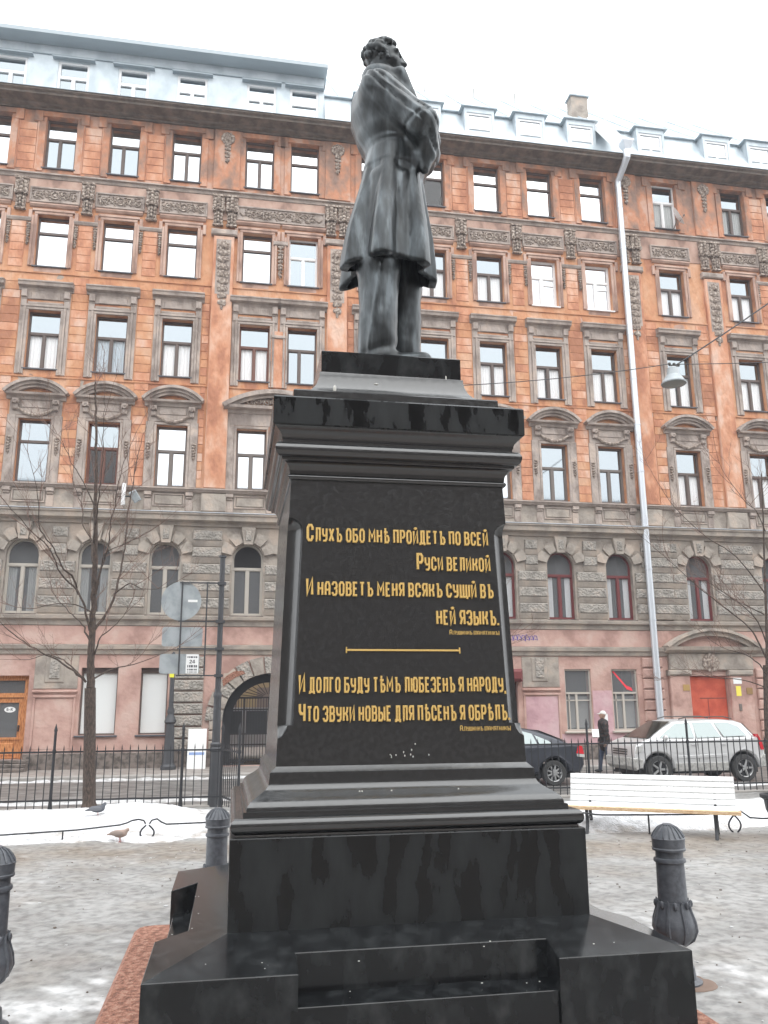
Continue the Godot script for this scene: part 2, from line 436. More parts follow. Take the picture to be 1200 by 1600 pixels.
# ---------------------------------------------------------------- ground, street, snow
var gn := FastNoiseLite.new()
func nz(x: float, z: float, f: float, o := 0.0) -> float:
	return gn.get_noise_2d(x * f + o, z * f - o)
func sheet(x0: float, x1: float, z0: float, z1: float, step: float, hf: Callable, cf: Callable) -> ArrayMesh:
	var nx := int(ceil((x1 - x0) / step)); var nzz := int(ceil((z1 - z0) / step))
	var st := SurfaceTool.new()
	st.begin(Mesh.PRIMITIVE_TRIANGLES)
	st.set_smooth_group(0)
	for j in nzz + 1:
		for i in nx + 1:
			var x := x0 + (x1 - x0) * i / nx; var z := z0 + (z1 - z0) * j / nzz
			st.set_color(cf.call(x, z))
			st.add_vertex(V(x, hf.call(x, z), z))
	for j in nzz:
		for i in nx:
			var a := j * (nx + 1) + i
			st.add_index(a); st.add_index(a + 1); st.add_index(a + nx + 2)
			st.add_index(a); st.add_index(a + nx + 2); st.add_index(a + nx + 1)
	st.generate_normals()
	return st.commit()
func ice_height(x: float, z: float) -> float:
	return 0.012 + 0.014 * nz(x, z, 40.0) + 0.005 * nz(x, z, 160.0, 9.0) + 0.03 * nz(x, z, 12.0, 3.0)
func ice_color(x: float, z: float) -> Color:
	var n := -z
	var grey := Color(0.275, 0.27, 0.262).lerp(Color(0.36, 0.356, 0.348), clampf(0.5 + nz(x, z, 25.0, 5.0) * 1.2 + nz(x, z, 90.0, 2.0) * 0.7, 0, 1))
	var mud := Color(0.225, 0.19, 0.155).lerp(Color(0.295, 0.262, 0.228), clampf(0.5 + nz(x, z, 60.0, 8.0), 0, 1))
	var band := exp(-pow((n - 12.6 + (0.6 if x > 2 else -0.4)) / 0.9, 2)) * 1.0 + nz(x, z, 30.0, 17.0) * 0.7 - 0.05
	var c := grey.lerp(mud, clampf(band, 0, 0.95))
	var wh := nz(x, z, 22.0, 31.0) * 0.9 + nz(x, z, 130.0, 12.0) * 0.9 - 0.62
	wh += 1.25 * exp(-pow((x + 1.9) / 1.3, 2) - pow((n - 5.6) / 1.5, 2)) + 0.95 * exp(-pow((x - 4.2) / 0.9, 2) - pow((n - 5.0) / 1.5, 2))
	c = c.lerp(Color(0.72, 0.72, 0.72), clampf(wh * 1.6, 0, 1))
	return c
func snow_mound(called: String, x0: float, x1: float, z0: float, z1: float, hf: Callable, label: String):
	var m := sheet(x0, x1, z0, z1, 0.09, hf, func(x, z):
		var d := clampf(0.35 + nz(x, z, 45.0, 40.0) * 1.6 + nz(x, z, 180.0, 41.0) * 0.8 - clampf((hf.call(x, z) - 0.01) * 9.0, 0, 1.2), 0, 1)
		return Color(0.97, 0.97, 0.98).lerp(Color(0.55, 0.49, 0.43), d))
	var o := part(called, m, M.snow, self)
	o.set_meta("kind", "stuff"); o.set_meta("label", label); o.set_meta("category", "snow")

func build_setting():
	gn.seed = 5; gn.frequency = 0.03; gn.fractal_octaves = 3
	struct("ground", boxm(-160, 160, -0.4, -0.03, -160, 160), M.asphalt)
	struct("path", sheet(-11.0, 15.0, -18.3, -2.0, 0.11, ice_height, ice_color), M.ice)
	struct("path_behind", boxm(-30, 30, -0.2, 0.0, -2.0, 26.0), M.pavement)
	struct("road", boxm(-60, 60, -0.2, 0.012, -25.9, -18.5), M.asphalt)
	struct("kerb", boxm(-60, 60, -0.2, 0.06, -18.5, -18.3, 0.02), M.kerb)
	struct("kerb", boxm(-60, 60, -0.2, 0.13, -26.1, -25.9, 0.03), M.kerb)
	struct("pavement", boxm(-60, 60, -0.2, 0.12, -28.95, -26.1), M.pavement)
	struct("yard", boxm(-12, 20, -0.2, 0.1, -52, -28.95), M.pavement)
	# crumbs of ice and grit trodden into the path
	var cm := MB.new(); cm.ball(Vector3.ZERO, V(0.02, 0.008, 0.014), 6, 3)
	for kind in 2:
		var mm := MultiMesh.new()
		mm.transform_format = MultiMesh.TRANSFORM_3D; mm.mesh = cm.mesh(60); mm.instance_count = 600
		rng.seed = 90 + kind
		for i in 600:
			var x := rng.randf_range(-7.0, 9.0); var z := -rng.randf_range(4.2, 13.6)
			var s := rng.randf_range(0.25, 0.8) if rng.randf() < 0.93 else rng.randf_range(0.8, 1.6)
			mm.set_instance_transform(i, Transform3D(Basis(Vector3.UP, rng.randf() * TAU).scaled(Vector3.ONE * s), V(x, ice_height(x, z) + 0.003, z)))
		var mi := MultiMeshInstance3D.new()
		mi.multimesh = mm; mi.name = "ice_crumbs" if kind == 0 else "grit"
		mi.material_override = std(0.5, 0.5, 0.5, 0.6) if kind == 0 else std(0.11, 0.085, 0.065, 0.9)
		add_child(mi)
		mi.set_meta("kind", "stuff"); mi.set_meta("label", "crumbs of ice scattered on the path" if kind == 0 else "dark grit trodden into the icy path"); mi.set_meta("category", "ice" if kind == 0 else "grit")
	# strips of old snow by the kerb
	var strip := func(z0: float, z1: float, x0: float, x1: float, sd: float):
		var hf := func(x: float, z: float) -> float:
			var t := (z - z0) / (z1 - z0)
			return 0.012 + maxf(-0.03, 0.09 * sin(PI * t) - 0.05 + 0.06 * nz(x, z, 50.0, sd))
		var o := part(numbered("slush"), sheet(x0, x1, z0, z1, 0.14, hf, func(x, z): return Color(0.62, 0.6, 0.58).lerp(Color(0.9, 0.9, 0.9), clampf(0.5 + nz(x, z, 70.0, sd), 0, 1))), M.snow, self)
		o.set_meta("kind", "stuff"); o.set_meta("label", "grey strip of slush along the street"); o.set_meta("category", "snow")
	strip.call(-20.2, -19.4, -14.0, 0.2, 3.0)
	strip.call(-26.0, -25.2, -14.0, 7.0, 6.0)
	strip.call(-20.4, -19.7, 9.0, 20.0, 12.0)
	snow_mound("snow_bed", -9.5, 0.2, -17.9, -13.7, func(x: float, z: float) -> float:
		var n := -z
		var e := minf(minf((n - 13.75) * 0.28, (17.75 - n) * 0.8), (0.1 - x) * 0.4)
		var h := 0.2 + 0.22 * exp(-pow((x + 1.25) / 1.0, 2) - pow((n - 16.4) / 1.0, 2)) + 0.1 * nz(x, z, 14.0, 21.0) + 0.035 * nz(x, z, 60.0, 22.0)
		return minf(h, e * 0.45 + 0.05 * nz(x, z, 50.0, 23.0)) - 0.02, "white snow bed round the bare tree left of the pedestal")
	snow_mound("snow_bed", 3.4, 14.0, -17.6, -13.1, func(x: float, z: float) -> float:
		var n := -z
		var e := minf(minf((n - 13.15) * 0.9, (17.0 - n + 0.5 * nz(x, z, 20.0, 50.0)) * 0.5), (x - 3.5) * 0.4)
		var h := 0.17 + 0.1 * nz(x, z, 14.0, 61.0) + 0.03 * nz(x, z, 60.0, 62.0)
		return minf(h, e * 0.45 + 0.05 * nz(x, z, 50.0, 63.0)) - 0.02, "white snow bed behind the white bench")
	# the row of houses on the near side of the square, behind the camera: mirrored in panes and polished stone
	var ob := thing("opposite_house", "brown five-storey house row on the near side of the square", "house", V(0, 0, 27))
	part("wall", boxm(-95, 95, 0, 23.5, 0, 8), M.plinth_stone, ob)
	part("roof", boxm(-95.3, 95.3, 23.5, 24.2, -0.4, 8.4), M.zinc_dark, ob)
	for k in 50:
		for r in 5: part("window", boxm(-0.6, 0.6, 0, 2.1, -0.03, 0.0), M.frame_grey, ob, V(-88.2 + k * 3.6, 2.0 + r * 4.3, 0))

# ---------------------------------------------------------------- the apartment building
const COLS := [-11.65, -9.34, -7.0, -4.7, -2.4, 0.383, 2.141, 4.93, 7.22, 9.56, 11.83, 14.15, 17.40, 20.59, 22.75]
const PIL := [-0.86, 3.43, 15.6, 19.2]
var cache := {}
var bd: Node3D
var courses_made := 0
var course_rest := MB.new()

func wall_band(called: String, mat: Material, y0: float, y1: float, opens: Array, x0 := -13.0, x1 := 24.2):
	var m := MB.new()
	var x := x0
	for o in opens:
		if o[0] > x: m.box(x, o[0], y0, y1, -0.45, 0.0)
		if o[2] > y0: m.box(o[0], o[1], y0, o[2], -0.45, 0.0)
		if o[3] < y1: m.box(o[0], o[1], o[3], y1, -0.45, 0.0)
		x = o[1]
	m.box(x, x1, y0, y1, -0.45, 0.0)
	return part(called, m.mesh(), mat, bd)
func arch_fill(m: MB, c: float, hw: float, spring: float, z0: float, z1: float, n := 10):
	for s in [-1.0, 1.0]:
		var p := PackedVector2Array()
		for i in n + 1:
			var a := PI / 2 * i / n
			p.append(Vector2(c + s * hw * cos(a), spring + hw * sin(a)))
		p.append(Vector2(c + s * hw, spring + hw))
		m.prism(p, z0, z1)

# one window: frame, with panes, curtain and sill as its own pieces; origin at the middle of the bottom of the opening
func window(called: String, at: Vector3, w: float, h: float, style: Dictionary) -> Node3D:
	var t: float = style.get("t", 0.055)
	var tr: float = style.get("transom", 0.64) * h
	var mu = style.get("mullion", 0.5)
	var arch: bool = style.get("arch", false)
	var hw := w / 2
	var key := "%s %.2f %.2f %.2f %.2f %s %s" % [called, w, h, tr, t, mu, arch]
	if not cache.has(key):
		var m := MB.new()
		var spring := h - hw if arch else h
		m.box(-hw, -hw + t, 0, spring, -0.29, -0.2); m.box(hw - t, hw, 0, spring, -0.29, -0.2)
		m.box(-hw + t, hw - t, 0, t * 1.2, -0.29, -0.2)
		if arch: m.arc_band(Vector2(0, spring), hw - t, hw, 0, PI, -0.29, -0.2)
		else: m.box(-hw + t, hw - t, h - t, h, -0.29, -0.2)
		m.box(-hw + t, hw - t, tr - 0.045, tr + 0.045, -0.295, -0.19)
		var panes := []
		if arch:
			var p := PackedVector2Array()
			p.append(Vector2(-hw + t, tr + 0.045)); p.append(Vector2(hw - t, tr + 0.045))
			for i in 13: p.append(Vector2((hw - t) * cos(PI * i / 12), spring + (hw - t) * sin(PI * i / 12)))
			var pm := MB.new()
			for i in range(1, p.size() - 1): pm.tri(V(p[0].x, p[0].y, -0.247), V(p[i].x, p[i].y, -0.247), V(p[i + 1].x, p[i + 1].y, -0.247))
			panes.append(pm.mesh())
		else: panes.append(sheetm(-hw + t, hw - t, tr + 0.045, h - t, -0.247))
		if mu == null:
			panes.append(sheetm(-hw + t, hw - t, t * 1.2, tr - 0.045, -0.247))
		else:
			var x: float = -hw + w * mu
			m.box(x - t * 0.75, x + t * 0.75, t * 1.2, tr - 0.045, -0.29, -0.195)
			# sash rails inside each casement
			for s in [[-hw + t, x - t * 0.75], [x + t * 0.75, hw - t]]:
				panes.append(sheetm(s[0], s[1], t * 1.2, tr - 0.045, -0.247))
				var r := 0.025
				m.box(s[0], s[0] + r, t * 1.2, tr - 0.045, -0.27, -0.215); m.box(s[1] - r, s[1], t * 1.2, tr - 0.045, -0.27, -0.215)
				m.box(s[0] + r, s[1] - r, t * 1.2, t * 1.2 + r, -0.27, -0.215); m.box(s[0] + r, s[1] - r, tr - 0.045 - r, tr - 0.045, -0.27, -0.215)
			if style.get("fortochka", false):
				m.box(x + t * 0.75 + 0.025, hw - t - 0.025, tr - 0.33, tr - 0.29, -0.28, -0.205)
		cache[key] = [m.mesh(), panes]
	var fr := part("window", cache[key][0], style.frame, bd, at)
	for i in cache[key][1].size():
		var g = style.glass if i == 0 else style.get("glass_low", style.glass)
		part("pane", cache[key][1][i], g, fr)
	if style.has("curtain"):
		var top: float = style.get("curtain_top", tr + 0.02)
		var ck := "curtain %.2f %.2f %s" % [w, top, style.get("gap", 0.0)]
		if not cache.has(ck):
			var m := MB.new()
			var gap: float = style.get("gap", 0.0)
			for s in [[-hw, -gap * hw], [gap * hw, hw]]:
				var pts := []
				var n := 28
				for i in n + 1:
					pts.append(Vector2(lerpf(s[0], s[1], float(i) / n), -0.31 + 0.008 * sin(i * 1.15) + 0.005 * sin(i * 2.7 + 1.0)))
				for i in n:
					m.quad(V(pts[i].x, 0.03, pts[i].y), V(pts[i + 1].x, 0.03, pts[i + 1].y), V(pts[i + 1].x, top, pts[i + 1].y), V(pts[i].x, top, pts[i].y))
			cache[ck] = m.mesh(60)
		part("curtain", cache[ck], style.curtain, fr)
	var sk := "sill %.2f" % w
	if not cache.has(sk): cache[sk] = boxm(-hw - 0.05, hw + 0.05, -0.045, -0.003, -0.19, 0.07)
	part("sill", cache[sk], style.get("sill", M.sill_metal), fr)
	return fr

func leafy(m: MB, c: Vector3, r: Vector3): m.ball(c, r, 7, 4)
func spiral(m: MB, c: Vector2, r0: float, r1: float, a0: float, turns: float, z: float, thick: float):
	var pts := []; var rad := []
	var n := int(12 * absf(turns)) + 2
	for i in n + 1:
		var t := float(i) / n
		var a := a0 + TAU * turns * t
		var r := lerpf(r0, r1, t)
		pts.append(V(c.x + r * cos(a), c.y + r * sin(a), z)); rad.append(lerpf(thick, thick * 0.6, t))
	m.tube(pts, rad, 5)
func scroll_mesh(w: float) -> ArrayMesh:      # acanthus scrolls either side of a ring
	var m := MB.new()
	var r := RandomNumberGenerator.new(); r.seed = 77
	var pts := []
	for i in 17: pts.append(V(0.14 * cos(TAU * i / 16), 0.14 * sin(TAU * i / 16), 0.045))
	m.tube(pts, [0.035], 5, false)
	leafy(m, V(0, 0, 0.02), V(0.09, 0.09, 0.05))
	var pairs := int((w / 2 - 0.16) / 0.3)
	for s in [-1.0, 1.0]:
		# one running stem with a scroll turned off above and below it
		var stem := []
		for i in 15: stem.append(V(s * (0.16 + (w / 2 - 0.2) * i / 14.0), 0.11 * sin(i * 1.35), 0.04))
		m.tube(stem, [0.026], 5)
		for k in pairs:
			var cx: float = s * (0.3 + k * 0.3)
			var up := 1.0 if k % 2 == 0 else -1.0
			spiral(m, Vector2(cx, 0.05 * up), 0.13, 0.02, r.randf() * TAU, s * up * 1.2, 0.045, 0.024)
			leafy(m, V(cx, 0.05 * up, 0.05), V(0.035, 0.035, 0.04))
			for j in 13:
				var o := MB.new()
				leafy(o, Vector3.ZERO, V(r.randf_range(0.05, 0.085), r.randf_range(0.016, 0.028), 0.035))
				m.add(o, Transform3D(Basis(Vector3.BACK, r.randf() * PI), V(cx + r.randf_range(-0.16, 0.16), r.randf_range(-0.19, 0.19), 0.035)))
	return m.mesh(50)
func bracket_leaf(m: MB, x: float, y0: float, y1: float, w: float, z: float, rows: int):
	for i in rows:
		var y := lerpf(y0, y1, (i + 0.5) / rows)
		for s in [-0.32, 0.0, 0.32]:
			leafy(m, V(x + s * w, y + (0.0 if s == 0.0 else -0.04), z + 0.03 + (0.03 if s == 0.0 else 0.0)), V(w * 0.17, (y1 - y0) / rows * 0.55, 0.055))
func capital_mesh(n: int) -> ArrayMesh:       # origin at the top middle
	var m := MB.new()
	for k in n:
		var x := (k - (n - 1) * 0.5) * 0.5
		m.box(x - 0.22, x + 0.22, -0.66, 0.0, 0.0, 0.12)
		m.box(x - 0.17, x + 0.17, -1.22, -0.66, 0.0, 0.09)
		m.box(x - 0.24, x + 0.24, -0.06, 0.02, 0.0, 0.17)
		bracket_leaf(m, x, -0.52, -0.08, 0.44, 0.11, 3)
		for s in [-1.0, 1.0]:
			spiral(m, Vector2(x + s * 0.14, -0.6), 0.09, 0.02, PI / 2, -s * 1.3, 0.16, 0.035)
		leafy(m, V(x, -0.6, 0.17), V(0.1, 0.07, 0.08))
		bracket_leaf(m, x, -1.14, -0.72, 0.3, 0.08, 3)
		m.box(x - 0.2, x + 0.2, -1.26, -1.2, 0.0, 0.13)
	return m.mesh(50)
func drop_mesh(h: float, w: float, sd: int) -> ArrayMesh:      # a hanging string of fruit and leaves
	var m := MB.new()
	var r := RandomNumberGenerator.new(); r.seed = sd
	var n := int(h / (w * 0.55))
	for i in n:
		var t := float(i) / n
		var ww := w * (1.0 - 0.45 * t * t)
		var y := -h * (t + 0.5 / n)
		leafy(m, V(0, y, 0.03), V(ww * 0.28, w * 0.3, 0.06))
		for s in [-1.0, 1.0]:
			leafy(m, V(s * ww * 0.3, y + r.randf_range(-0.03, 0.03), 0.02), V(ww * 0.2, w * r.randf_range(0.16, 0.3), 0.045))
	m.ball(V(0, -h, 0.02), V(w * 0.12, w * 0.3, 0.04), 6, 4)
	return m.mesh(50)
func mask_mesh(k: float) -> ArrayMesh:         # a lion's head in relief
	var m := MB.new()
	for i in 11:
		var a := TAU * i / 11
		leafy(m, V(0.17 * k * cos(a), 0.17 * k * sin(a), 0.02), V(0.075 * k, 0.075 * k, 0.05))
	m.ball(V(0, 0, 0.04), V(0.13 * k, 0.16 * k, 0.09), 8, 5)
	m.ball(V(0, -0.06 * k, 0.11), V(0.06 * k, 0.07 * k, 0.06), 7, 4)
	for s in [-1.0, 1.0]:
		m.ball(V(s * 0.055 * k, 0.05 * k, 0.11), V(0.03 * k, 0.02 * k, 0.025), 6, 3)
	return m.mesh(50)
func course(x0: float, x1: float, y0: float, y1: float, mat: Material, single := true):
	var w := x1 - x0; var h := y1 - y0
	if single and courses_made < 298:
		var key := "course %.2f %.2f" % [w, h]
		if not cache.has(key): cache[key] = boxm(-w / 2, w / 2, 0, h, -0.01, 0.022, 0.008)
		part("plaster_course", cache[key], mat, bd, V((x0 + x1) / 2, y0, 0))
		courses_made += 1
	else: course_rest.bbox(x0, x1, y0, y1, -0.01, 0.022, 0.008)

func build_building():
	bd = thing("apartment_building", "six-storey terracotta and grey apartment block with stucco ornament and zinc attic across the street", "apartment building", V(0, 0, ZF))
	# ------- walls with their openings
	var rows := {"A": [21.52, 23.68, 1.10], "F": [17.52, 19.58, 1.10], "T": [13.59, 15.80, 1.09], "S": [9.49, 11.74, 1.06]}
	var bands := {"A": [21.2, 24.1], "F": [17.25, 21.2], "T": [13.28, 17.25], "S": [9.45, 13.28]}
	for k in rows:
		var op := []
		for c in COLS: op.append([c - rows[k][2] / 2, c + rows[k][2] / 2, rows[k][0], rows[k][1]])
		wall_band("upper_wall", M.plaster_stain if k == "A" else M.plaster, bands[k][0], bands[k][1], op)
	var opr := []
	for c in COLS: opr.append([c - 0.525, c + 0.525, 5.05, 7.55])
	wall_band("rusticated_wall", M.smooth_stone, 4.0, 9.45, opr)
	var af := MB.new()
	for c in COLS: arch_fill(af, c, 0.525, 7.025, -0.45, -0.003)
	part("arch_spandrels", af.mesh(), M.smooth_stone, bd)
	var og := [[-8.6, -6.45, 0.45, 3.05], [-4.86, -3.7, 1.16, 3.3], [-2.98, -2.1, 1.16, 3.3], [-0.3, 2.82, 0.12, 3.12], [5.0, 6.1, 1.1, 3.25], [8.7, 9.98, 0.45, 3.0], [11.75, 12.75, 1.1, 3.26], [13.55, 14.55, 1.1, 3.26], [16.58, 18.15, 0.3, 3.02], [20.3, 21.4, 1.1, 3.25]]
	wall_band("ground_floor_wall", M.pink, 0.0, 4.0, og)
	var gf := MB.new(); arch_fill(gf, 1.26, 1.56, 1.56, -0.45, -0.003, 16)
	part("gate_arch_spandrels", gf.mesh(), M.smooth_stone, bd)
	# ------- rooms behind the windows, the passage and the yard
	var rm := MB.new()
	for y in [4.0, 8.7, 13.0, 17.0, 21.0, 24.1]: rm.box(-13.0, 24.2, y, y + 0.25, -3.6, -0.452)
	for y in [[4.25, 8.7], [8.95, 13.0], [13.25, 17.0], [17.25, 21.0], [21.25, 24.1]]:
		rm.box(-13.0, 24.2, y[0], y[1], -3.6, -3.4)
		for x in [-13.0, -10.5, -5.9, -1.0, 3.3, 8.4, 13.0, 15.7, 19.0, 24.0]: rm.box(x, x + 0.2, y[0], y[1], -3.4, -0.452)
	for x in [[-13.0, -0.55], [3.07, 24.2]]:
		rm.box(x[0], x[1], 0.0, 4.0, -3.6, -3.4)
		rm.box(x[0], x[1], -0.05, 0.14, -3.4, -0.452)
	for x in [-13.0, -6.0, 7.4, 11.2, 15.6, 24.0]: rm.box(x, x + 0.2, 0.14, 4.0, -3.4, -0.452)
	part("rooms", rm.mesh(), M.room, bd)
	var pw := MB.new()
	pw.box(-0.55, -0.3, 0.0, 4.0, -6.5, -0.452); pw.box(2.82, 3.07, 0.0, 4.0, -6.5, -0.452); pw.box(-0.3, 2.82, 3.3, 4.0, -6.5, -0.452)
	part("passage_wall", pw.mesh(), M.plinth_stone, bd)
	var back := MB.new(); back.box(-13.0, -0.55, 0.0, 24.1, -6.7, -6.5); back.box(3.07, 24.2, 0.0, 24.1, -6.7, -6.5); back.box(-0.55, 3.07, 4.0, 24.1, -6.7, -6.5)
	part("rear_wall", back.mesh(), M.plaster_pale, bd)
	part("yard_wall", boxm(-12.0, 20.0, 0.0, 20.0, -21.0, -20.5), M.ochre, bd)
	for x in 5:
		for y in 4: part("yard_window", boxm(-3.0 + x * 2.2, -1.9 + x * 2.2, 1.2 + y * 3.6, 3.1 + y * 3.6, -20.5, -20.45), M.frame_grey, bd)
	part("yard_shed", boxm(-0.6, 3.4, 0.1, 2.0, -16.0, -14.0), M.zinc_dark, bd)
	# ------- main cornice, ledges and string courses
	var cor := MB.new()
	cor.sweep_x([Vector2(0, 23.92), Vector2(0.1, 23.92), Vector2(0.12, 23.96), Vector2(0.28, 23.98), Vector2(0.34, 24.02), Vector2(0.78, 24.05), Vector2(0.8, 24.12), Vector2(0.9, 24.16), Vector2(0.92, 24.22), Vector2(0.0, 24.46)], -13.0, 24.2)
	part("main_cornice", cor.mesh(20), M.cornice, bd)
	var ctop := MB.new(); ctop.sweep_x([Vector2(0.95, 24.218), Vector2(0.95, 24.235), Vector2(0.02, 24.475), Vector2(0.02, 24.466)], -13.0, 24.2)
	part("cornice_flashing", ctop.mesh(), M.zinc_dark, bd)
	var lg := MB.new()
	lg.sweep_x([Vector2(0, 21.02), Vector2(0.06, 21.04), Vector2(0.09, 21.14), Vector2(0.17, 21.16), Vector2(0.17, 21.21), Vector2(0, 21.25)], -13.0, 24.2)
	part("upper_ledge", lg.mesh(20), M.mauve, bd)
	var fb := MB.new(); fb.box(-13.0, 24.2, 20.02, 21.02, 0.002, 0.03)
	part("frieze_band", fb.mesh(), M.frieze, bd)
	for y in [17.22, 13.25]:
		var st := MB.new(); st.sweep_x([Vector2(0, y), Vector2(0.045, y + 0.01), Vector2(0.05, y + 0.05), Vector2(0, y + 0.06)], -13.0, 24.2)
		part("string_course", st.mesh(), M.plaster, bd)
	var sl := MB.new(); sl.sweep_x([Vector2(0, 9.3), Vector2(0.1, 9.32), Vector2(0.16, 9.39), Vector2(0.2, 9.4), Vector2(0.2, 9.445), Vector2(0, 9.47)], -13.0, 24.2)
	part("sill_course", sl.mesh(20), M.mauve, bd)
	var c2 := MB.new(); c2.sweep_x([Vector2(0, 8.1), Vector2(0.08, 8.12), Vector2(0.1, 8.24), Vector2(0.32, 8.28), Vector2(0.34, 8.42), Vector2(0.4, 8.46), Vector2(0.4, 8.52), Vector2(0, 8.62)], -13.0, 24.2)
	part("middle_cornice", c2.mesh(20), M.smooth_stone, bd)
	var fl := MB.new(); fl.box(-13.0, 24.2, 8.524, 8.545, 0.1, 0.43)
	part("cornice_flashing", fl.mesh(), M.galvanised, bd)
	var c3 := MB.new(); c3.sweep_x([Vector2(0, 4.66), Vector2(0.08, 4.68), Vector2(0.1, 4.84), Vector2(0.22, 4.88), Vector2(0.24, 4.98), Vector2(0, 5.02)], -13.0, 24.2)
	part("lower_cornice", c3.mesh(20), M.smooth_stone, bd)
	var fz := MB.new(); fz.box(-13.0, 24.2, 4.06, 4.66, 0.002, 0.05)
	part("plain_frieze", fz.mesh(), M.pink, bd)
	var c4 := MB.new(); c4.sweep_x([Vector2(0, 3.72), Vector2(0.06, 3.74), Vector2(0.08, 3.86), Vector2(0.16, 3.9), Vector2(0.18, 4.02), Vector2(0, 4.06)], -13.0, 24.2)
	part("shop_cornice", c4.mesh(20), M.smooth_stone, bd)
	for x in [[-13.0, -8.6], [-6.45, -0.32], [2.84, 8.7], [9.98, 16.56], [18.17, 24.2]]: part("plinth_course", boxm(x[0], x[1], 0.0, 0.62, -0.1, 0.08, 0.03), M.plinth_stone, bd)
	# ------- windows, floor by floor
	var dk: Material = M.frame_dark
	var bright := {"frame": dk, "glass": M.glass_bright, "transom": 0.63}
	var styleA := {}
	for i in COLS.size():
		var s := bright.duplicate()
		if i in [1, 6, 8, 9, 10, 11]: s.mullion = null
		elif i in [2, 3]: s.mullion = 0.45; s.glass_low = M.glass_mid
		if i == 8: s.glass_low = M.glass_low
		if i == 12: s.frame = M.frame_white; s.glass = M.glass_mid; s.curtain = M.curtain_grey; s.glass_low = M.glass_low
		if i >= 13: s.glass = M.glass_mid; s.curtain = M.curtain_grey; s.gap = 0.25; s.glass_low = M.glass_low
		window("attic_window", V(COLS[i], 21.52, 0), 1.10, 2.16, s)
	for i in COLS.size():
		var s := bright.duplicate()
		s.transom = 0.69
		if i in [1, 2, 3, 4, 5]: s.mullion = null
		if i == 6: s.frame = M.frame_white; s.glass = M.glass_mid; s.curtain = M.curtain; s.transom = 0.62
		if i in [8, 9, 12, 13, 14]: s.glass = M.glass_mid; s.glass_low = M.glass_low; s.curtain = M.curtain; s.transom = 0.62; s.gap = 0.12
		if i in [10, 11]: s.frame = M.frame_white; s.t = 0.085; s.mullion = 0.44; s.transom = 0.64; s.fortochka = true; s.sill = M.frame_white
		window("frieze_floor_window", V(COLS[i], 17.52, 0), 1.10, 2.06, s)
	for i in COLS.size():
		var s := {"frame": dk, "glass": M.glass_mid, "glass_low": M.glass_low, "transom": 0.63, "curtain": M.curtain_blue if i in [3, 6] else M.curtain}
		if i == 5: s.frame = M.frame_brown
		if i == 6: s.mullion = 0.42; s.frame = M.frame_dark; s.glass_low = M.glass_mid
		if i in [4, 9, 11]: s.gap = 0.06
		if i in [10, 12]: s.gap = 0.2; s.fortochka = true
		window("third_floor_window", V(COLS[i], 13.59, 0), 1.09, 2.21, s)
	for i in COLS.size():
		var s := {"frame": M.frame_grey, "glass": M.glass_bright, "glass_low": M.glass_bright, "transom": 0.6, "mullion": 0.5, "t": 0.07}
		if i == 2: s.frame = dk; s.glass = M.glass_mid; s.glass_low = M.glass_mid; s.mullion = null; s.transom = 0.66
		if i == 3: s.frame = M.frame_brown; s.glass = M.glass_mid; s.glass_low = M.glass_low
		if i == 12 or i == 13: s.frame = dk; s.glass = M.glass_mid; s.glass_low = M.glass_low; s.curtain = M.curtain; s.gap = 0.15
		if i == 10 or i == 11: s.glass = M.glass_mid; s.glass_low = M.glass_mid; s.curtain = M.curtain; s.gap = 0.3; s.mullion = 0.45
		window("second_floor_window", V(COLS[i], 9.49, 0), 1.06, 2.25, s)
	for i in COLS.size():
		var s := {"frame": M.frame_old if i < 7 else M.frame_red, "glass": M.glass_dusty, "glass_low": M.glass_dusty, "transom": 0.655, "arch": true, "t": 0.06, "sill": M.plinth_stone}
		if i in [3, 2]: s.curtain = M.curtain_grey; s.gap = 0.35
		if i >= 8: s.curtain = M.curtain; s.gap = 0.45; s.curtain_top = 1.66
		if i == 5: s.glass = M.glass_low
		window("arched_window", V(COLS[i], 5.05, 0), 1.05, 2.5, s)
	# ------- dressings round the windows
	var sur := MB.new()       # top floor: flat jambs and lintel with ears
	for s in [-1.0, 1.0]:
		var a: float = s * 0.552; var b: float = s * 0.8
		sur.bbox(minf(a, b), maxf(a, b), 21.36, 23.45, -0.01, 0.05, 0.01)
		var c: float = s * 0.68; var d: float = s * 0.98
		sur.bbox(minf(c, d), maxf(c, d), 23.452, 23.9, -0.01, 0.07, 0.01)
	sur.bbox(-0.678, 0.678, 23.69, 23.9, -0.01, 0.06, 0.01)
	var surA := sur.mesh()
	sur = MB.new()       # frieze floor: moulded architrave with ears
	for s in [-1.0, 1.0]:
		var f := func(a: float, b: float, y0: float, y1: float, z: float): sur.bbox(minf(s * a, s * b), maxf(s * a, s * b), y0, y1, -0.01, z, 0.012)
		f.call(0.552, 0.66, 17.5, 19.58, 0.05); f.call(0.662, 0.74, 17.5, 19.5, 0.08); f.call(0.742, 0.86, 19.32, 19.72, 0.08)
	sur.bbox(-0.66, 0.66, 19.583, 19.69, -0.01, 0.05, 0.012); sur.bbox(-0.742, 0.742, 19.692, 19.79, -0.01, 0.08, 0.012)
	sur.sweep_x([Vector2(0, 19.86), Vector2(0.06, 19.88), Vector2(0.12, 19.95), Vector2(0.12, 20.0), Vector2(0, 20.02)], -0.84, 0.84)
	var surF := sur.mesh()
	sur = MB.new()      # third floor
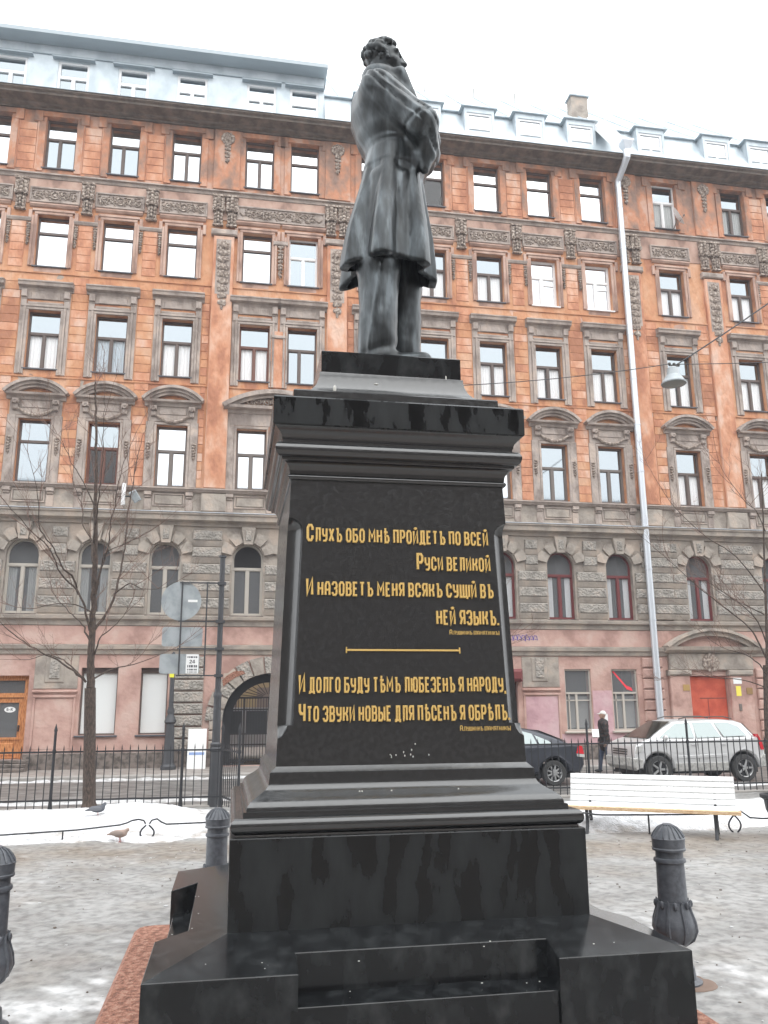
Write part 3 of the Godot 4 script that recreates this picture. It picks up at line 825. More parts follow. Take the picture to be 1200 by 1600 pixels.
	for s in [-1.0, 1.0]:
		var f := func(a: float, b: float, y0: float, y1: float, z: float): sur.bbox(minf(s * a, s * b), maxf(s * a, s * b), y0, y1, -0.01, z, 0.012)
		f.call(0.547, 0.64, 13.36, 15.8, 0.06); f.call(0.642, 0.72, 13.36, 15.9, 0.09); f.call(0.722, 0.84, 13.36, 16.2, 0.04)
	sur.bbox(-0.64, 0.64, 15.803, 15.9, -0.01, 0.06, 0.012); sur.bbox(-0.72, 0.72, 15.903, 16.0, -0.01, 0.09, 0.012); sur.bbox(-0.84, 0.84, 16.2, 16.6, -0.01, 0.04, 0.01)
	sur.bbox(-0.6, 0.6, 16.02, 16.1, -0.01, 0.05, 0.01)
	var surT := sur.mesh()
	var ped := MB.new()
	ped.sweep_x([Vector2(0, 16.52), Vector2(0.05, 16.54), Vector2(0.08, 16.62), Vector2(0.24, 16.65), Vector2(0.26, 16.74), Vector2(0.3, 16.78), Vector2(0.3, 16.82), Vector2(0, 16.88)], -0.93, 0.93)
	var pedT := ped.mesh(20)
	var brk := MB.new()
	brk.bbox(-0.1, 0.1, -0.28, 0.0, 0.02, 0.16, 0.02); brk.bbox(-0.08, 0.08, -0.34, -0.28, 0.02, 0.1, 0.02); brk.bbox(-0.09, 0.09, -0.62, -0.34, 0.02, 0.08, 0.015)
	var brkT := brk.mesh()
	var pnT := boxm(-0.5, 0.5, 16.2, 16.46, 0.0, 0.065, 0.02)
	sur = MB.new()      # second floor
	for s in [-1.0, 1.0]:
		var f := func(a: float, b: float, y0: float, y1: float, z: float): sur.bbox(minf(s * a, s * b), maxf(s * a, s * b), y0, y1, -0.01, z, 0.012)
		f.call(0.532, 0.62, 9.48, 11.74, 0.06); f.call(0.622, 0.9, 9.48, 11.86, 0.045)
	sur.bbox(-0.62, 0.62, 11.743, 11.84, -0.01, 0.06, 0.012); sur.bbox(-0.86, 0.86, 11.862, 12.44, -0.01, 0.03, 0.01)
	var surS := sur.mesh()
	ped = MB.new()
	ped.sweep_x([Vector2(0, 12.4), Vector2(0.08, 12.42), Vector2(0.12, 12.52), Vector2(0.26, 12.55), Vector2(0.28, 12.62), Vector2(0, 12.66)], -0.98, 0.98)
	var R := (1.08 * 1.08 + 0.5 * 0.5) / (2 * 0.5)
	var an := asin(1.08 / R)
	ped.arc_band(Vector2(0, 13.15 - R), R - 0.1, R, PI / 2 - an, PI / 2 + an, 0.0, 0.34, 14)
	ped.arc_band(Vector2(0, 13.15 - R), R - 0.2, R - 0.1, PI / 2 - an * 0.92, PI / 2 + an * 0.92, 0.0, 0.24, 14)
	ped.arc_band(Vector2(0, 13.15 - R), R - 0.3, R - 0.2, PI / 2 - an * 0.8, PI / 2 + an * 0.8, 0.0, 0.16, 14)
	var pedS := ped.mesh(25)
	brk = MB.new()
	brk.bbox(-0.11, 0.11, -0.16, 0.0, 0.02, 0.22, 0.03); brk.bbox(-0.085, 0.085, -0.36, -0.16, 0.02, 0.14, 0.03)
	spiral(brk, Vector2(0, -0.12), 0.08, 0.02, 0.0, 1.3, 0.22, 0.025)
	var brkS := brk.mesh()
	var pnS := boxm(-0.48, 0.48, 12.12, 12.36, 0.0, 0.06, 0.02)
	var fes := MB.new()
	var pts := []; var rad := []
	for i in 17:
		var t := i / 16.0 * 2.0 - 1.0
		pts.append(V(t * 0.56, 12.08 - 0.24 * (1.0 - t * t), 0.09)); rad.append(0.035 + 0.025 * (1.0 - t * t) + 0.008 * (i % 2))
	fes.tube(pts, rad, 6)
	var fesS := fes.mesh(50)
	var dropS := drop_mesh(0.62, 0.17, 5)
	var dropF := drop_mesh(0.85, 0.16, 6)
	var scr := scroll_mesh(1.55); var scr_wide := scroll_mesh(3.2)
	var pan := boxm(-0.82, 0.82, -0.24, 0.24, 0.028, 0.05); var pan_wide := boxm(-1.62, 1.62, -0.24, 0.24, 0.028, 0.05)
	var rimm := func(w: float) -> ArrayMesh:
		var m := MB.new()
		m.bbox(-w - 0.06, w + 0.06, 0.24, 0.31, 0.02, 0.1, 0.015); m.bbox(-w - 0.06, w + 0.06, -0.31, -0.24, 0.02, 0.1, 0.015)
		m.bbox(-w - 0.06, -w, -0.24, 0.24, 0.02, 0.1, 0.015); m.bbox(w, w + 0.06, -0.24, 0.24, 0.02, 0.1, 0.015)
		return m.mesh()
	var rim1: ArrayMesh = rimm.call(0.82); var rim2: ArrayMesh = rimm.call(1.62)
	var kst := MB.new(); kst.prism(PackedVector2Array([Vector2(-0.15, 7.5), Vector2(0.15, 7.5), Vector2(0.24, 8.1), Vector2(-0.24, 8.1)]), -0.02, 0.17)
	var kst_in := boxm(-0.1, 0.1, 7.62, 7.98, 0.168, 0.2, 0.02)
	var key_m := kst.mesh()
	var vou := MB.new()
	vou.prism(PackedVector2Array([Vector2(0.56, -0.14), Vector2(0.9, -0.2), Vector2(0.98, 0.0), Vector2(0.9, 0.2), Vector2(0.56, 0.14)]), -0.02, 0.12)
	var vou_m := vou.mesh()
	var dado := boxm(-0.46, 0.46, 8.86, 9.18, 0.0, 0.05, 0.02)
	var dado_rim := MB.new()
	for b in [[-0.54, 0.54, 9.2, 9.25], [-0.54, 0.54, 8.79, 8.84], [-0.54, -0.49, 8.84, 9.2], [0.49, 0.54, 8.84, 9.2]]: dado_rim.bbox(b[0], b[1], b[2], b[3], -0.01, 0.04, 0.01)
	var dado_r := dado_rim.mesh()
	var dbr := MB.new(); dbr.bbox(-0.13, 0.13, 9.16, 9.3, -0.01, 0.14, 0.02); dbr.bbox(-0.1, 0.1, 9.08, 9.16, -0.01, 0.08, 0.02); dbr.bbox(-0.13, 0.13, 8.64, 9.06, -0.01, 0.04, 0.02)
	var dbr_m := dbr.mesh()
	for i in COLS.size():
		var x: float = COLS[i]
		part("window_surround", surA, M.plaster_stain, bd, V(x, 0, 0))
		part("window_surround", surF, M.frieze, bd, V(x, 0, 0))
		if not (i in [5, 6]):
			var fp := part("frieze_panel", pan, M.mauve, bd, V(x, 20.36, 0))
			part("carved_scroll", scr, M.carved, fp, V(0, 0, 0.03)); part("panel_rim", rim1, M.mauve, fp)
		part("window_surround", surT, M.mauve, bd, V(x, 0, 0))
		var p := part("straight_pediment", pedT, M.mauve, bd, V(x, 0, 0))
		for s in [-0.72, 0.72]: part("bracket", brkT, M.mauve, p, V(s, 16.52, 0))
		part("raised_panel", pnT, M.mauve, p)
		part("window_surround", surS, M.mauve, bd, V(x, 0, 0))
		if not (i in [5, 6]):
			var q := part("segmental_pediment", pedS, M.mauve, bd, V(x, 0, 0))
			for s in [-0.66, 0.66]: part("bracket", brkS, M.mauve, q, V(s, 12.4, 0))
			part("raised_panel", pnS, M.mauve, q); part("festoon", fesS, M.carved, q)
			for s in [-0.78, 0.78]: part("hanging_garland", dropS, M.carved, q, V(s, 11.1, 0.03))
		part("sill_panel", dado, M.smooth_stone, bd, V(x, 0, 0)); part("panel_rim", dado_r, M.mauve, bd, V(x, 0, 0))
		for s in [-0.7, 0.7]: part("sill_bracket", dbr_m, M.mauve, bd, V(x + s, 0, 0))
		var k := part("keystone", key_m, M.smooth_stone, bd, V(x, 0, 0))
		part("raised_panel", kst_in, M.rusticated, k)
		for a in [24.0, 58.0, 122.0, 156.0]:
			var v := part("voussoir", vou_m, M.smooth_stone, bd, V(x, 7.025, 0))
			v.rotation.z = deg_to_rad(a)
	# the paired windows share one frieze and one wide pediment
	var wide := part("frieze_panel", pan_wide, M.mauve, bd, V(1.262, 20.36, 0))
	part("carved_scroll", scr_wide, M.carved, wide, V(0, 0, 0.03)); part("panel_rim", rim2, M.mauve, wide)
	ped = MB.new()
	ped.sweep_x([Vector2(0, 12.3), Vector2(0.08, 12.32), Vector2(0.12, 12.42), Vector2(0.3, 12.46), Vector2(0.32, 12.56), Vector2(0, 12.6)], -1.9, 1.9)
	var R2 := (1.95 * 1.95 + 0.62 * 0.62) / (2 * 0.62)
	var a2 := asin(1.95 / R2)
	ped.arc_band(Vector2(0, 13.2 - R2), R2 - 0.16, R2, PI / 2 - a2, PI / 2 + a2, 0.0, 0.36, 20)
	ped.arc_band(Vector2(0, 13.2 - R2), R2 - 0.28, R2 - 0.16, PI / 2 - a2 * 0.92, PI / 2 + a2 * 0.92, 0.0, 0.22, 20)
	var wp := part("segmental_pediment", ped.mesh(25), M.mauve, bd, V(1.262, 0, 0))
	part("carved_scroll", scr_wide, M.carved, wp, V(0, 12.74, 0.06)).scale = V(0.7, 0.9, 1.6)
	# ------- between the windows
	var cap1 := capital_mesh(1); var cap2 := capital_mesh(2)
	var small := MB.new(); small.sweep_x([Vector2(0, 19.26), Vector2(0.06, 19.28), Vector2(0.1, 19.36), Vector2(0.1, 19.4), Vector2(0, 19.44)], -0.42, 0.42)
	var smallc := small.mesh()
	for i in COLS.size() - 1:
		var a: float = COLS[i]; var b: float = COLS[i + 1]; var mid := (a + b) / 2
		var pil := -99.0
		for p in PIL:
			if p > a and p < b: pil = p
		var spans := [[a + 0.87, b - 0.87]] if pil < -90 else [[a + 0.87, pil - 0.42], [pil + 0.42, b - 0.87]]
		if i == 5: spans = []
		for s in spans:
			if s[1] - s[0] < 0.12: continue
			var y := 13.36
			while y < 17.0:
				course(s[0] + 0.01, s[1] - 0.01, y, y + 0.3, M.plaster if (int(y * 7) + i) % 3 else M.plaster_pale)
				y += 0.318
			y = 9.5
			while y < 13.0:
				course(s[0] + 0.04, s[1] - 0.04, y, y + 0.3, M.plaster_pale if (int(y * 5) + i) % 3 else M.plaster)
				y += 0.318
		if pil < -90 and i != 5:
			part("capital", cap1, M.carved, bd, V(mid, 20.95, 0.03))
			part("small_cornice", smallc, M.mauve, bd, V(mid, 0, 0))
			for s in [-0.34, 0.34]: part("hanging_garland", dropF, M.carved, bd, V(mid + s, 19.2, 0.02))
			var y := 17.45
			while y < 19.1:
				course(mid - 0.24, mid + 0.24, y, y + 0.3, M.plaster, false)
				y += 0.318
		if pil < -90 and i != 5:
			var y := 21.42
			while y < 23.2:
				course(mid - 0.3, mid + 0.3, y, y + 0.31, M.plaster, false)
				y += 0.33
			for s in [-0.36, 0.36]: course(mid + s - 0.04, mid + s + 0.04, 21.42, 23.85, M.plaster, false)
	var rest := part("minor_plaster_courses", course_rest.mesh(), M.plaster_pale, bd)
	rest.set_meta("kind", "stuff")
	# the slim pier between the paired windows
	part("paired_window_pier", boxm(0.97, 1.55, 13.36, 15.6, -0.01, 0.06, 0.02), M.plaster_pale, bd)
	part("paired_window_pier", boxm(0.95, 1.57, 9.48, 11.84, -0.01, 0.06, 0.02), M.plaster_pale, bd)
	part("pier_cap", boxm(1.0, 1.52, 15.3, 15.42, 0.055, 0.12, 0.02), M.mauve, bd)
	part("hanging_garland", drop_mesh(1.3, 0.24, 9), M.carved, bd, V(1.262, 19.1, 0.05))
	part("pier_cap", boxm(0.98, 1.54, 19.12, 19.3, -0.01, 0.12, 0.03), M.mauve, bd)
	# ------- giant pilasters
	var orn := drop_mesh(2.35, 0.5, 21); var lion := mask_mesh(1.15); var ldrop := drop_mesh(0.78, 0.26, 22); var face := mask_mesh(1.0)
	for x in PIL:
		var p := part("pilaster", boxm(-0.38, 0.38, 9.47, 19.3, -0.01, 0.13, 0.03), M.plaster_pale, bd, V(x, 0, 0))
		part("pilaster_base", boxm(-0.43, 0.43, 8.63, 9.28, -0.01, 0.15, 0.03), M.smooth_stone, p)
		part("carved_panel", boxm(-0.27, 0.27, 16.9, 19.15, 0.12, 0.135), M.mauve, p)
		part("pilaster_ornament", orn, M.carved, p, V(0, 18.75, 0.13))
		part("face_mask", face, M.carved, p, V(0, 18.85, 0.15))
		part("pilaster_cap", boxm(-0.48, 0.48, 19.32, 19.56, -0.01, 0.2, 0.04), M.mauve, bd, V(x, 0, 0))
		part("capital", cap2, M.carved, bd, V(x, 20.98, 0.04))
		part("attic_pilaster", boxm(-0.5, 0.5, 21.3, 23.9, -0.01, 0.1, 0.02), M.plaster_stain, bd, V(x, 0, 0))
		var l := part("lion_mask", lion, M.carved, bd, V(x, 23.5, 0.11))
		part("hanging_garland", ldrop, M.carved, l, V(0, -0.25, 0))
	# repainted rectangles under the sills and pale flaking patches on the orange plaster
	var rp := RandomNumberGenerator.new(); rp.seed = 19
	for i in COLS.size():
		if rp.randf() < 0.75: part("repainted_patch", boxm(-0.52, 0.5 + rp.randf_range(-0.1, 0.1), 17.3, 17.46, 0.001, 0.004), M.frieze, bd, V(COLS[i], 0, 0))
	for k in 34:
		var poly := PackedVector2Array()
		var sx := rp.randf_range(0.12, 0.45); var sy := rp.randf_range(0.08, 0.3)
		for j in 11: poly.append(Vector2(sx * cos(TAU * j / 11) * rp.randf_range(0.55, 1.1), sy * sin(TAU * j / 11) * rp.randf_range(0.55, 1.1)))
		var pm := MB.new(); pm.prism(poly, 0.001, 0.0035)
		var rowy: float = [21.32, 17.12, 17.05, 13.12, 9.36 + 3.8, 13.2][rp.randi_range(0, 5)]
		part("flaked_patch", pm.mesh(), [M.frieze, M.plaster_pale, M.smooth_stone][rp.randi_range(0, 2)], bd, V(rp.randf_range(-10.0, 22.0), rowy + rp.randf_range(-0.05, 0.05), 0))
	build_rustication()
	build_ground_floor()
	build_roof()
	build_pipe()

func build_rustication():
	var rb := func(w: float, hgt: float) -> ArrayMesh:
		var key := "rust %.2f %.2f" % [w, hgt]
		if not cache.has(key): cache[key] = boxm(-w / 2, w / 2, 0, hgt, -0.02, 0.12, 0.03)
		return cache[key]
	var sm := func(w: float) -> ArrayMesh:
		var key := "smooth %.2f" % w
		if not cache.has(key):
			var m := MB.new()
			m.sweep_x([Vector2(0, 0), Vector2(0.03, 0.0), Vector2(0.1, 0.19), Vector2(0, 0.19)], -w / 2, w / 2)
			cache[key] = m.mesh()
		return cache[key]
	for i in COLS.size() - 1:
		var a: float = COLS[i] + 0.6; var b: float = COLS[i + 1] - 0.6
		var cuts := [[a, b, 0.0]]
		if b - a > 2.0: cuts = [[a, (a + b) / 2 - 0.46, 0.0], [(a + b) / 2 - 0.44, (a + b) / 2 + 0.44, 0.07], [(a + b) / 2 + 0.46, b, 0.0]]
		elif b - a < 0.5: cuts = [[a + 0.05, b - 0.05, 0.0]]
		for c in cuts:
			for k in 5:
				var y := 5.08 + k * 0.585
				var x0: float = c[0]; var x1: float = c[1]
				if k >= 3:
					if absf(x0 - a) < 0.01: x0 += 0.3
					if absf(x1 - b) < 0.01: x1 -= 0.3
				if x1 - x0 < 0.12: continue
				part("rustication_block", rb.call(x1 - x0, 0.345), M.rusticated, bd, V((x0 + x1) / 2, y + 0.2, c[2]))
				part("smooth_course", sm.call(x1 - x0), M.smooth_stone, bd, V((x0 + x1) / 2, y, c[2]))

func build_ground_floor():
	# the gateway: wedge stones, iron gate with a fan of bars
	var n := 13
	for i in n:
		var a0 := PI * (i + 0.06) / n; var a1 := PI * (i + 0.94) / n
		var m := MB.new()
		m.prism(PackedVector2Array([Vector2(1.56 * cos(a0), 1.56 * sin(a0)), Vector2(2.12 * cos(a0), 2.12 * sin(a0)), Vector2(2.12 * cos(a1), 2.12 * sin(a1)), Vector2(1.56 * cos(a1), 1.56 * sin(a1))]), -0.02, 0.1)
		part("gate_voussoir", m.mesh(), M.smooth_stone if i % 2 else M.rusticated, bd, V(1.26, 1.56, 0))
	part("bare_brick_patch", _patch(), M.red_granite, bd, V(0.02, 2.98, 0.105))
	for s in [[-0.72, -0.32], [2.84, 3.24]]:
		for k in 3: part("gate_jamb_block", boxm(s[0], s[1], 0.64 + k * 0.32, 0.93 + k * 0.32, -0.02, 0.1, 0.03), M.smooth_stone, bd)
	var g := MB.new()
	for i in 33:
		var x := -0.24 + i * 3.0 / 32
		var top: float = 1.56 + sqrt(maxf(1.52 * 1.52 - pow(x - 1.26, 2), 0.0))
		if absf(x - 1.26) > 0.02: g.box(x - 0.011, x + 0.011, 0.2, minf(top, 2.3), -0.66, -0.63)
	for y in [0.25, 0.75, 1.1, 1.9, 2.3]: g.box(-0.28, 2.8, y, y + 0.05, -0.67, -0.62)
	for i in 15:
		var a := PI * i / 14
		g.tube([V(1.26 + 0.25 * cos(a), 2.3 + 0.14 * sin(a), -0.645), V(1.26 + 1.5 * cos(a), 2.3 + 0.8 * sin(a), -0.645)], [0.012], 4)
	for x in [-0.25, 0.42, 1.26, 2.1, 2.77]: g.box(x - 0.035, x + 0.035, 0.15, 2.3, -0.68, -0.615)
	g.arc_band(Vector2(1.26, 1.56), 1.27, 1.56, 0.0, PI, -0.62, -0.5, 20)
	g.box(-0.3, -0.01, 0.14, 1.56, -0.62, -0.5); g.box(2.53, 2.82, 0.14, 1.56, -0.62, -0.5)
	var gt := part("iron_gate", g.mesh(), M.iron, bd)
	for x in [[-0.2, 0.36], [0.49, 1.2], [1.32, 2.05], [2.14, 2.72]]: part("sheet_panel", boxm(x[0], x[1], 1.15, 1.88, -0.66, -0.64), M.black, gt)
	# rusticated strips beside it
	for s in [[-2.0, -0.95], [3.45, 4.5], [14.75, 15.55], [19.3, 20.1]]:
		for k in 8:
			if s[0] > 19 and k > 6: continue
			part("rustication_block", boxm(s[0], s[1], 0.66 + k * 0.38, 1.0 + k * 0.38, -0.02, 0.11, 0.035), M.rusticated if s[0] < 0 else M.pink, bd)
	# left: shop door of varnished wood
	var dr := MB.new()
	dr.box(-8.6, -8.45, 0.45, 3.05, -0.4, -0.2); dr.box(-6.6, -6.45, 0.45, 3.05, -0.4, -0.2); dr.box(-8.45, -6.6, 2.9, 3.05, -0.4, -0.2)
	dr.box(-8.45, -6.6, 2.36, 2.5, -0.4, -0.2); dr.box(-7.56, -7.48, 0.45, 2.36, -0.38, -0.22)
	var dw := part("shop_door", dr.mesh(), M.door_wood, bd)
	for x in [[-8.45, -7.56], [-7.48, -6.6]]:
		var lf := MB.new()
		lf.box(x[0], x[0] + 0.14, 0.47, 2.34, -0.35, -0.25); lf.box(x[1] - 0.14, x[1], 0.47, 2.34, -0.35, -0.25)
		lf.box(x[0] + 0.14, x[1] - 0.14, 2.2, 2.34, -0.35, -0.25); lf.box(x[0] + 0.14, x[1] - 0.14, 0.47, 1.05, -0.35, -0.25)
		lf.bbox(x[0] + 0.2, x[1] - 0.2, 0.55, 0.95, -0.25, -0.22, 0.03); lf.box(x[0], x[1], 1.05, 1.12, -0.35, -0.21)
		part("door_leaf", lf.mesh(), M.door_wood, dw)
		part("door_pane", sheetm(x[0] + 0.14, x[1] - 0.14, 1.12, 2.2, -0.3), M.glass_dusty, dw)
	part("door_pane", sheetm(-8.45, -6.6, 2.5, 2.9, -0.3), M.glass_dusty, dw)
	part("door_handle", boxm(-6.72, -6.68, 1.3, 1.5, -0.25, -0.18, 0.01), M.iron, dw)
	var ov := MB.new()
	var el := PackedVector2Array()
	for i in 24: el.append(Vector2(0.17 * cos(TAU * i / 24), 0.09 * sin(TAU * i / 24)))
	ov.prism(el, -0.298, -0.294)
	part("oval_sticker", ov.mesh(), M.paper, dw, V(-7.02, 1.98, 0))
	text_on("Б-К", dw, V(-7.02, 1.945, -0.292), 0.09, 0.2, M.ink, "sticker_lettering")
	for k in 3: part("door_step", boxm(-8.9 + k * 0.0, -6.2, 0.12 + k * 0.11, 0.23 + k * 0.11, 0.0, 0.9 - k * 0.3, 0.02), M.plinth_stone, bd)
	# recessed panels
	for x in [[-6.2, -5.05], [10.25, 11.45]]:
		part("wall_panel", boxm(x[0], x[1], 0.75, 2.3, -0.01, 0.012, 0.006), M.pink if x[0] < 0 else M.lilac_pink, bd)
		var f := MB.new()
		for b in [[x[0] - 0.08, x[0] - 0.01], [x[1] + 0.01, x[1] + 0.08]]: f.bbox(b[0], b[1], 0.7, 2.34, -0.01, 0.05, 0.01)
		f.bbox(x[0] - 0.08, x[1] + 0.08, 2.345, 2.42, -0.01, 0.06, 0.015); f.sweep_x([Vector2(0, 2.5), Vector2(0.09, 2.52), Vector2(0.09, 2.56), Vector2(0, 2.58)], x[0] - 0.12, x[1] + 0.12)
		part("panel_frame", f.mesh(), M.pink, bd)
		var cx: float = (x[0] + x[1]) / 2 - 0.05
		part("stone_tablet", boxm(cx - 0.32, cx + 0.32, 2.8, 3.68, -0.01, 0.07, 0.05), M.smooth_stone, bd)
		part("stone_tablet", boxm(cx - 0.16, cx + 0.16, 2.95, 3.66, 0.065, 0.11, 0.02), M.rusticated, bd)
		part("upper_panel", boxm(x[0] - 0.1, x[1] + 0.1, 2.62, 3.7, -0.01, 0.03, 0.02), M.smooth_stone, bd)
	# left shop windows with white blinds
	for w in [[-4.86, -3.7], [-2.98, -2.1]]:
		var ww: float = w[1] - w[0]
		var f := MB.new()
		f.box(-ww / 2, -ww / 2 + 0.05, 0, 2.14, -0.29, -0.2); f.box(ww / 2 - 0.05, ww / 2, 0, 2.14, -0.29, -0.2)
		f.box(-ww / 2 + 0.05, ww / 2 - 0.05, 0, 0.05, -0.29, -0.2); f.box(-ww / 2 + 0.05, ww / 2 - 0.05, 1.96, 2.14, -0.29, -0.2)
		var fr := part("shop_window", f.mesh(), M.frame_dark, bd, V((w[0] + w[1]) / 2, 1.16, 0))
		part("pane", sheetm(-ww / 2 + 0.05, ww / 2 - 0.05, 0.05, 1.96, -0.244), M.glass_low, fr)
		part("blind", boxm(-ww / 2 + 0.05, ww / 2 - 0.05, 0.05, 1.96, -0.262, -0.258), M.blind, fr)
		part("sill", boxm(-ww / 2 - 0.08, ww / 2 + 0.08, -0.06, -0.005, -0.19, 0.1, 0.01), M.sill_metal, fr)
	# right windows with old grey joinery
	for w in [[5.0, 6.1], [11.75, 12.75], [13.55, 14.55], [20.3, 21.4]]:
		var ww: float = w[1] - w[0]
		var f := MB.new()
		var hw := ww / 2
		f.box(-hw, -hw + 0.05, 0, 2.16, -0.16, -0.07); f.box(hw - 0.05, hw, 0, 2.16, -0.16, -0.07)
		f.box(-hw + 0.05, hw - 0.05, 0, 0.06, -0.16, -0.07); f.box(-hw + 0.05, hw - 0.05, 2.1, 2.16, -0.16, -0.07); f.box(-hw + 0.05, hw - 0.05, 1.28, 1.35, -0.16, -0.06)
		f.box(-0.1, -0.02, 0.06, 1.28, -0.15, -0.07); f.box(-hw + 0.14, -hw + 0.18, 0.06, 1.28, -0.15, -0.08); f.box(-hw + 0.05, hw - 0.05, 1.04, 1.08, -0.15, -0.08)
		var fr := part("ground_floor_window", f.mesh(), M.frame_old, bd, V((w[0] + w[1]) / 2, 1.1, 0))
		part("pane", sheetm(-hw + 0.05, -0.1, 0.06, 1.28, -0.114), M.glass_dusty, fr); part("pane", sheetm(-0.02, hw - 0.05, 0.06, 1.28, -0.114), M.glass_dusty, fr)
		part("pane", sheetm(-hw + 0.05, hw - 0.05, 1.35, 2.1, -0.114), M.glass_dusty, fr)
		part("curtain", boxm(-hw + 0.05, hw - 0.05, 0.1, 1.2, -0.3, -0.29), M.curtain_grey, fr)
		part("sill", boxm(-hw - 0.1, hw + 0.1, -0.08, -0.005, -0.1, 0.16, 0.02), M.frame_old, fr)
		if absf(w[0] - 13.55) < 0.01:
			var st := MB.new()
			st.prism(PackedVector2Array([Vector2(-0.42, 2.08), Vector2(-0.36, 2.1), Vector2(0.1, 1.58), Vector2(0.3, 1.5), Vector2(0.34, 1.38), Vector2(0.12, 1.44)]), -0.113, -0.11)
			part("red_sticker", st.mesh(), std(0.8, 0.05, 0.07, 0.6), fr)
	part("lower_wall_paint", boxm(11.5, 14.73, 0.64, 1.0, -0.01, 0.012), M.lilac_pink, bd)
	part("pier_paint", boxm(12.78, 13.52, 1.02, 2.5, -0.01, 0.012), M.lilac_pink, bd)
	part("paper_notice", boxm(13.1, 13.3, 1.42, 1.68, 0.012, 0.016), M.paper, bd)
	# dark red roller shutter under its box, right of the gateway
	var sh := MB.new()
	for k in 26: sh.bbox(8.72, 9.96, 0.46 + k * 0.09, 0.54 + k * 0.09, -0.2, -0.15, 0.015)
	var shu := part("roller_shutter", sh.mesh(), M.frame_red, bd)
	part("shutter_box", boxm(8.55, 10.1, 2.82, 3.26, -0.02, 0.32, 0.1), M.frame_red, shu)
	# portal with the red door
	for s in [[15.75, 16.56], [18.17, 19.05]]:
		part("portal_pier", boxm(s[0], s[1], 0.2, 3.02, -0.01, 0.16, 0.03), M.pink, bd)
		part("portal_pier_cap", boxm(s[0] - 0.06, s[1] + 0.06, 3.022, 3.22, -0.01, 0.24, 0.05), M.smooth_stone, bd)
	part("portal_lintel", boxm(15.8, 19.2, 3.222, 3.84, -0.01, 0.14, 0.03), M.smooth_stone, bd)
	part("portal_crest", mask_mesh(1.5), M.carved, bd, V(17.45, 3.5, 0.14))
	var pp := MB.new()
	pp.sweep_x([Vector2(0, 3.842), Vector2(0.2, 3.86), Vector2(0.36, 3.94), Vector2(0.4, 4.06), Vector2(0, 4.1)], 15.6, 19.45)
	var R3 := (1.9 * 1.9 + 0.64 * 0.64) / (2 * 0.64)
	var a3 := asin(1.9 / R3)
	pp.arc_band(Vector2(17.52, 4.74 - R3), R3 - 0.1, R3, PI / 2 - a3, PI / 2 + a3, 0.0, 0.44, 20)
	pp.arc_band(Vector2(17.52, 4.74 - R3), R3 - 0.26, R3 - 0.1, PI / 2 - a3 * 0.93, PI / 2 + a3 * 0.93, 0.0, 0.3, 20)
	part("portal_pediment", pp.mesh(25), M.smooth_stone, bd)
	var rd := part("red_door", boxm(16.6, 18.13, 0.3, 3.0, -0.22, -0.14), M.red_door, bd)
	part("door_seam", boxm(17.05, 18.1, 2.2, 2.22, -0.14, -0.13), M.trim_dark, rd)
	part("door_seam", boxm(17.36, 17.38, 0.3, 2.19, -0.14, -0.134), M.frame_red, rd)
	part("brass_plaque", boxm(16.24, 16.5, 2.48, 2.7, 0.16, 0.18), std(0.42, 0.27, 0.1, 0.5, 0.2), bd)
	part("brass_plaque", boxm(18.78, 19.02, 2.34, 2.58, 0.16, 0.18), std(0.3, 0.19, 0.08, 0.5, 0.2), bd)
	part("yellow_notice", boxm(18.36, 18.56, 2.28, 2.64, 0.162, 0.166), std(0.8, 0.68, 0.1, 0.8), bd)
	part("white_notice", boxm(18.28, 18.62, 2.72, 2.94, 0.162, 0.166), M.paper, bd)
	part("intercom", boxm(18.42, 18.52, 1.75, 2.0, 0.16, 0.2, 0.01), M.frame_grey, bd)
	# scrawl of blue paint on the frieze
	var gf := MB.new()
	var r := RandomNumberGenerator.new(); r.seed = 3
	for k in 7:
		var x := 9.72 + k * 0.15
		var pts := [V(x, 4.26 + r.randf() * 0.05, 0.055), V(x + 0.04, 4.42 + r.randf() * 0.08, 0.056), V(x + 0.12, 4.4 + r.randf() * 0.06, 0.057), V(x + 0.16, 4.24 + r.randf() * 0.08, 0.056), V(x + 0.05, 4.32, 0.055)]
		gf.tube(pts, [0.012], 4)
	part("blue_graffiti", gf.mesh(), std(0.06, 0.05, 0.4, 0.8), bd)

func _patch() -> ArrayMesh:
	var m := MB.new()
	m.prism(PackedVector2Array([Vector2(-0.32, -0.3), Vector2(-0.1, -0.12), Vector2(0.12, 0.02), Vector2(0.4, 0.13), Vector2(0.3, 0.22), Vector2(0.02, 0.2), Vector2(-0.22, 0.05), Vector2(-0.36, -0.1)]), -0.01, 0.012)
	return m.mesh()

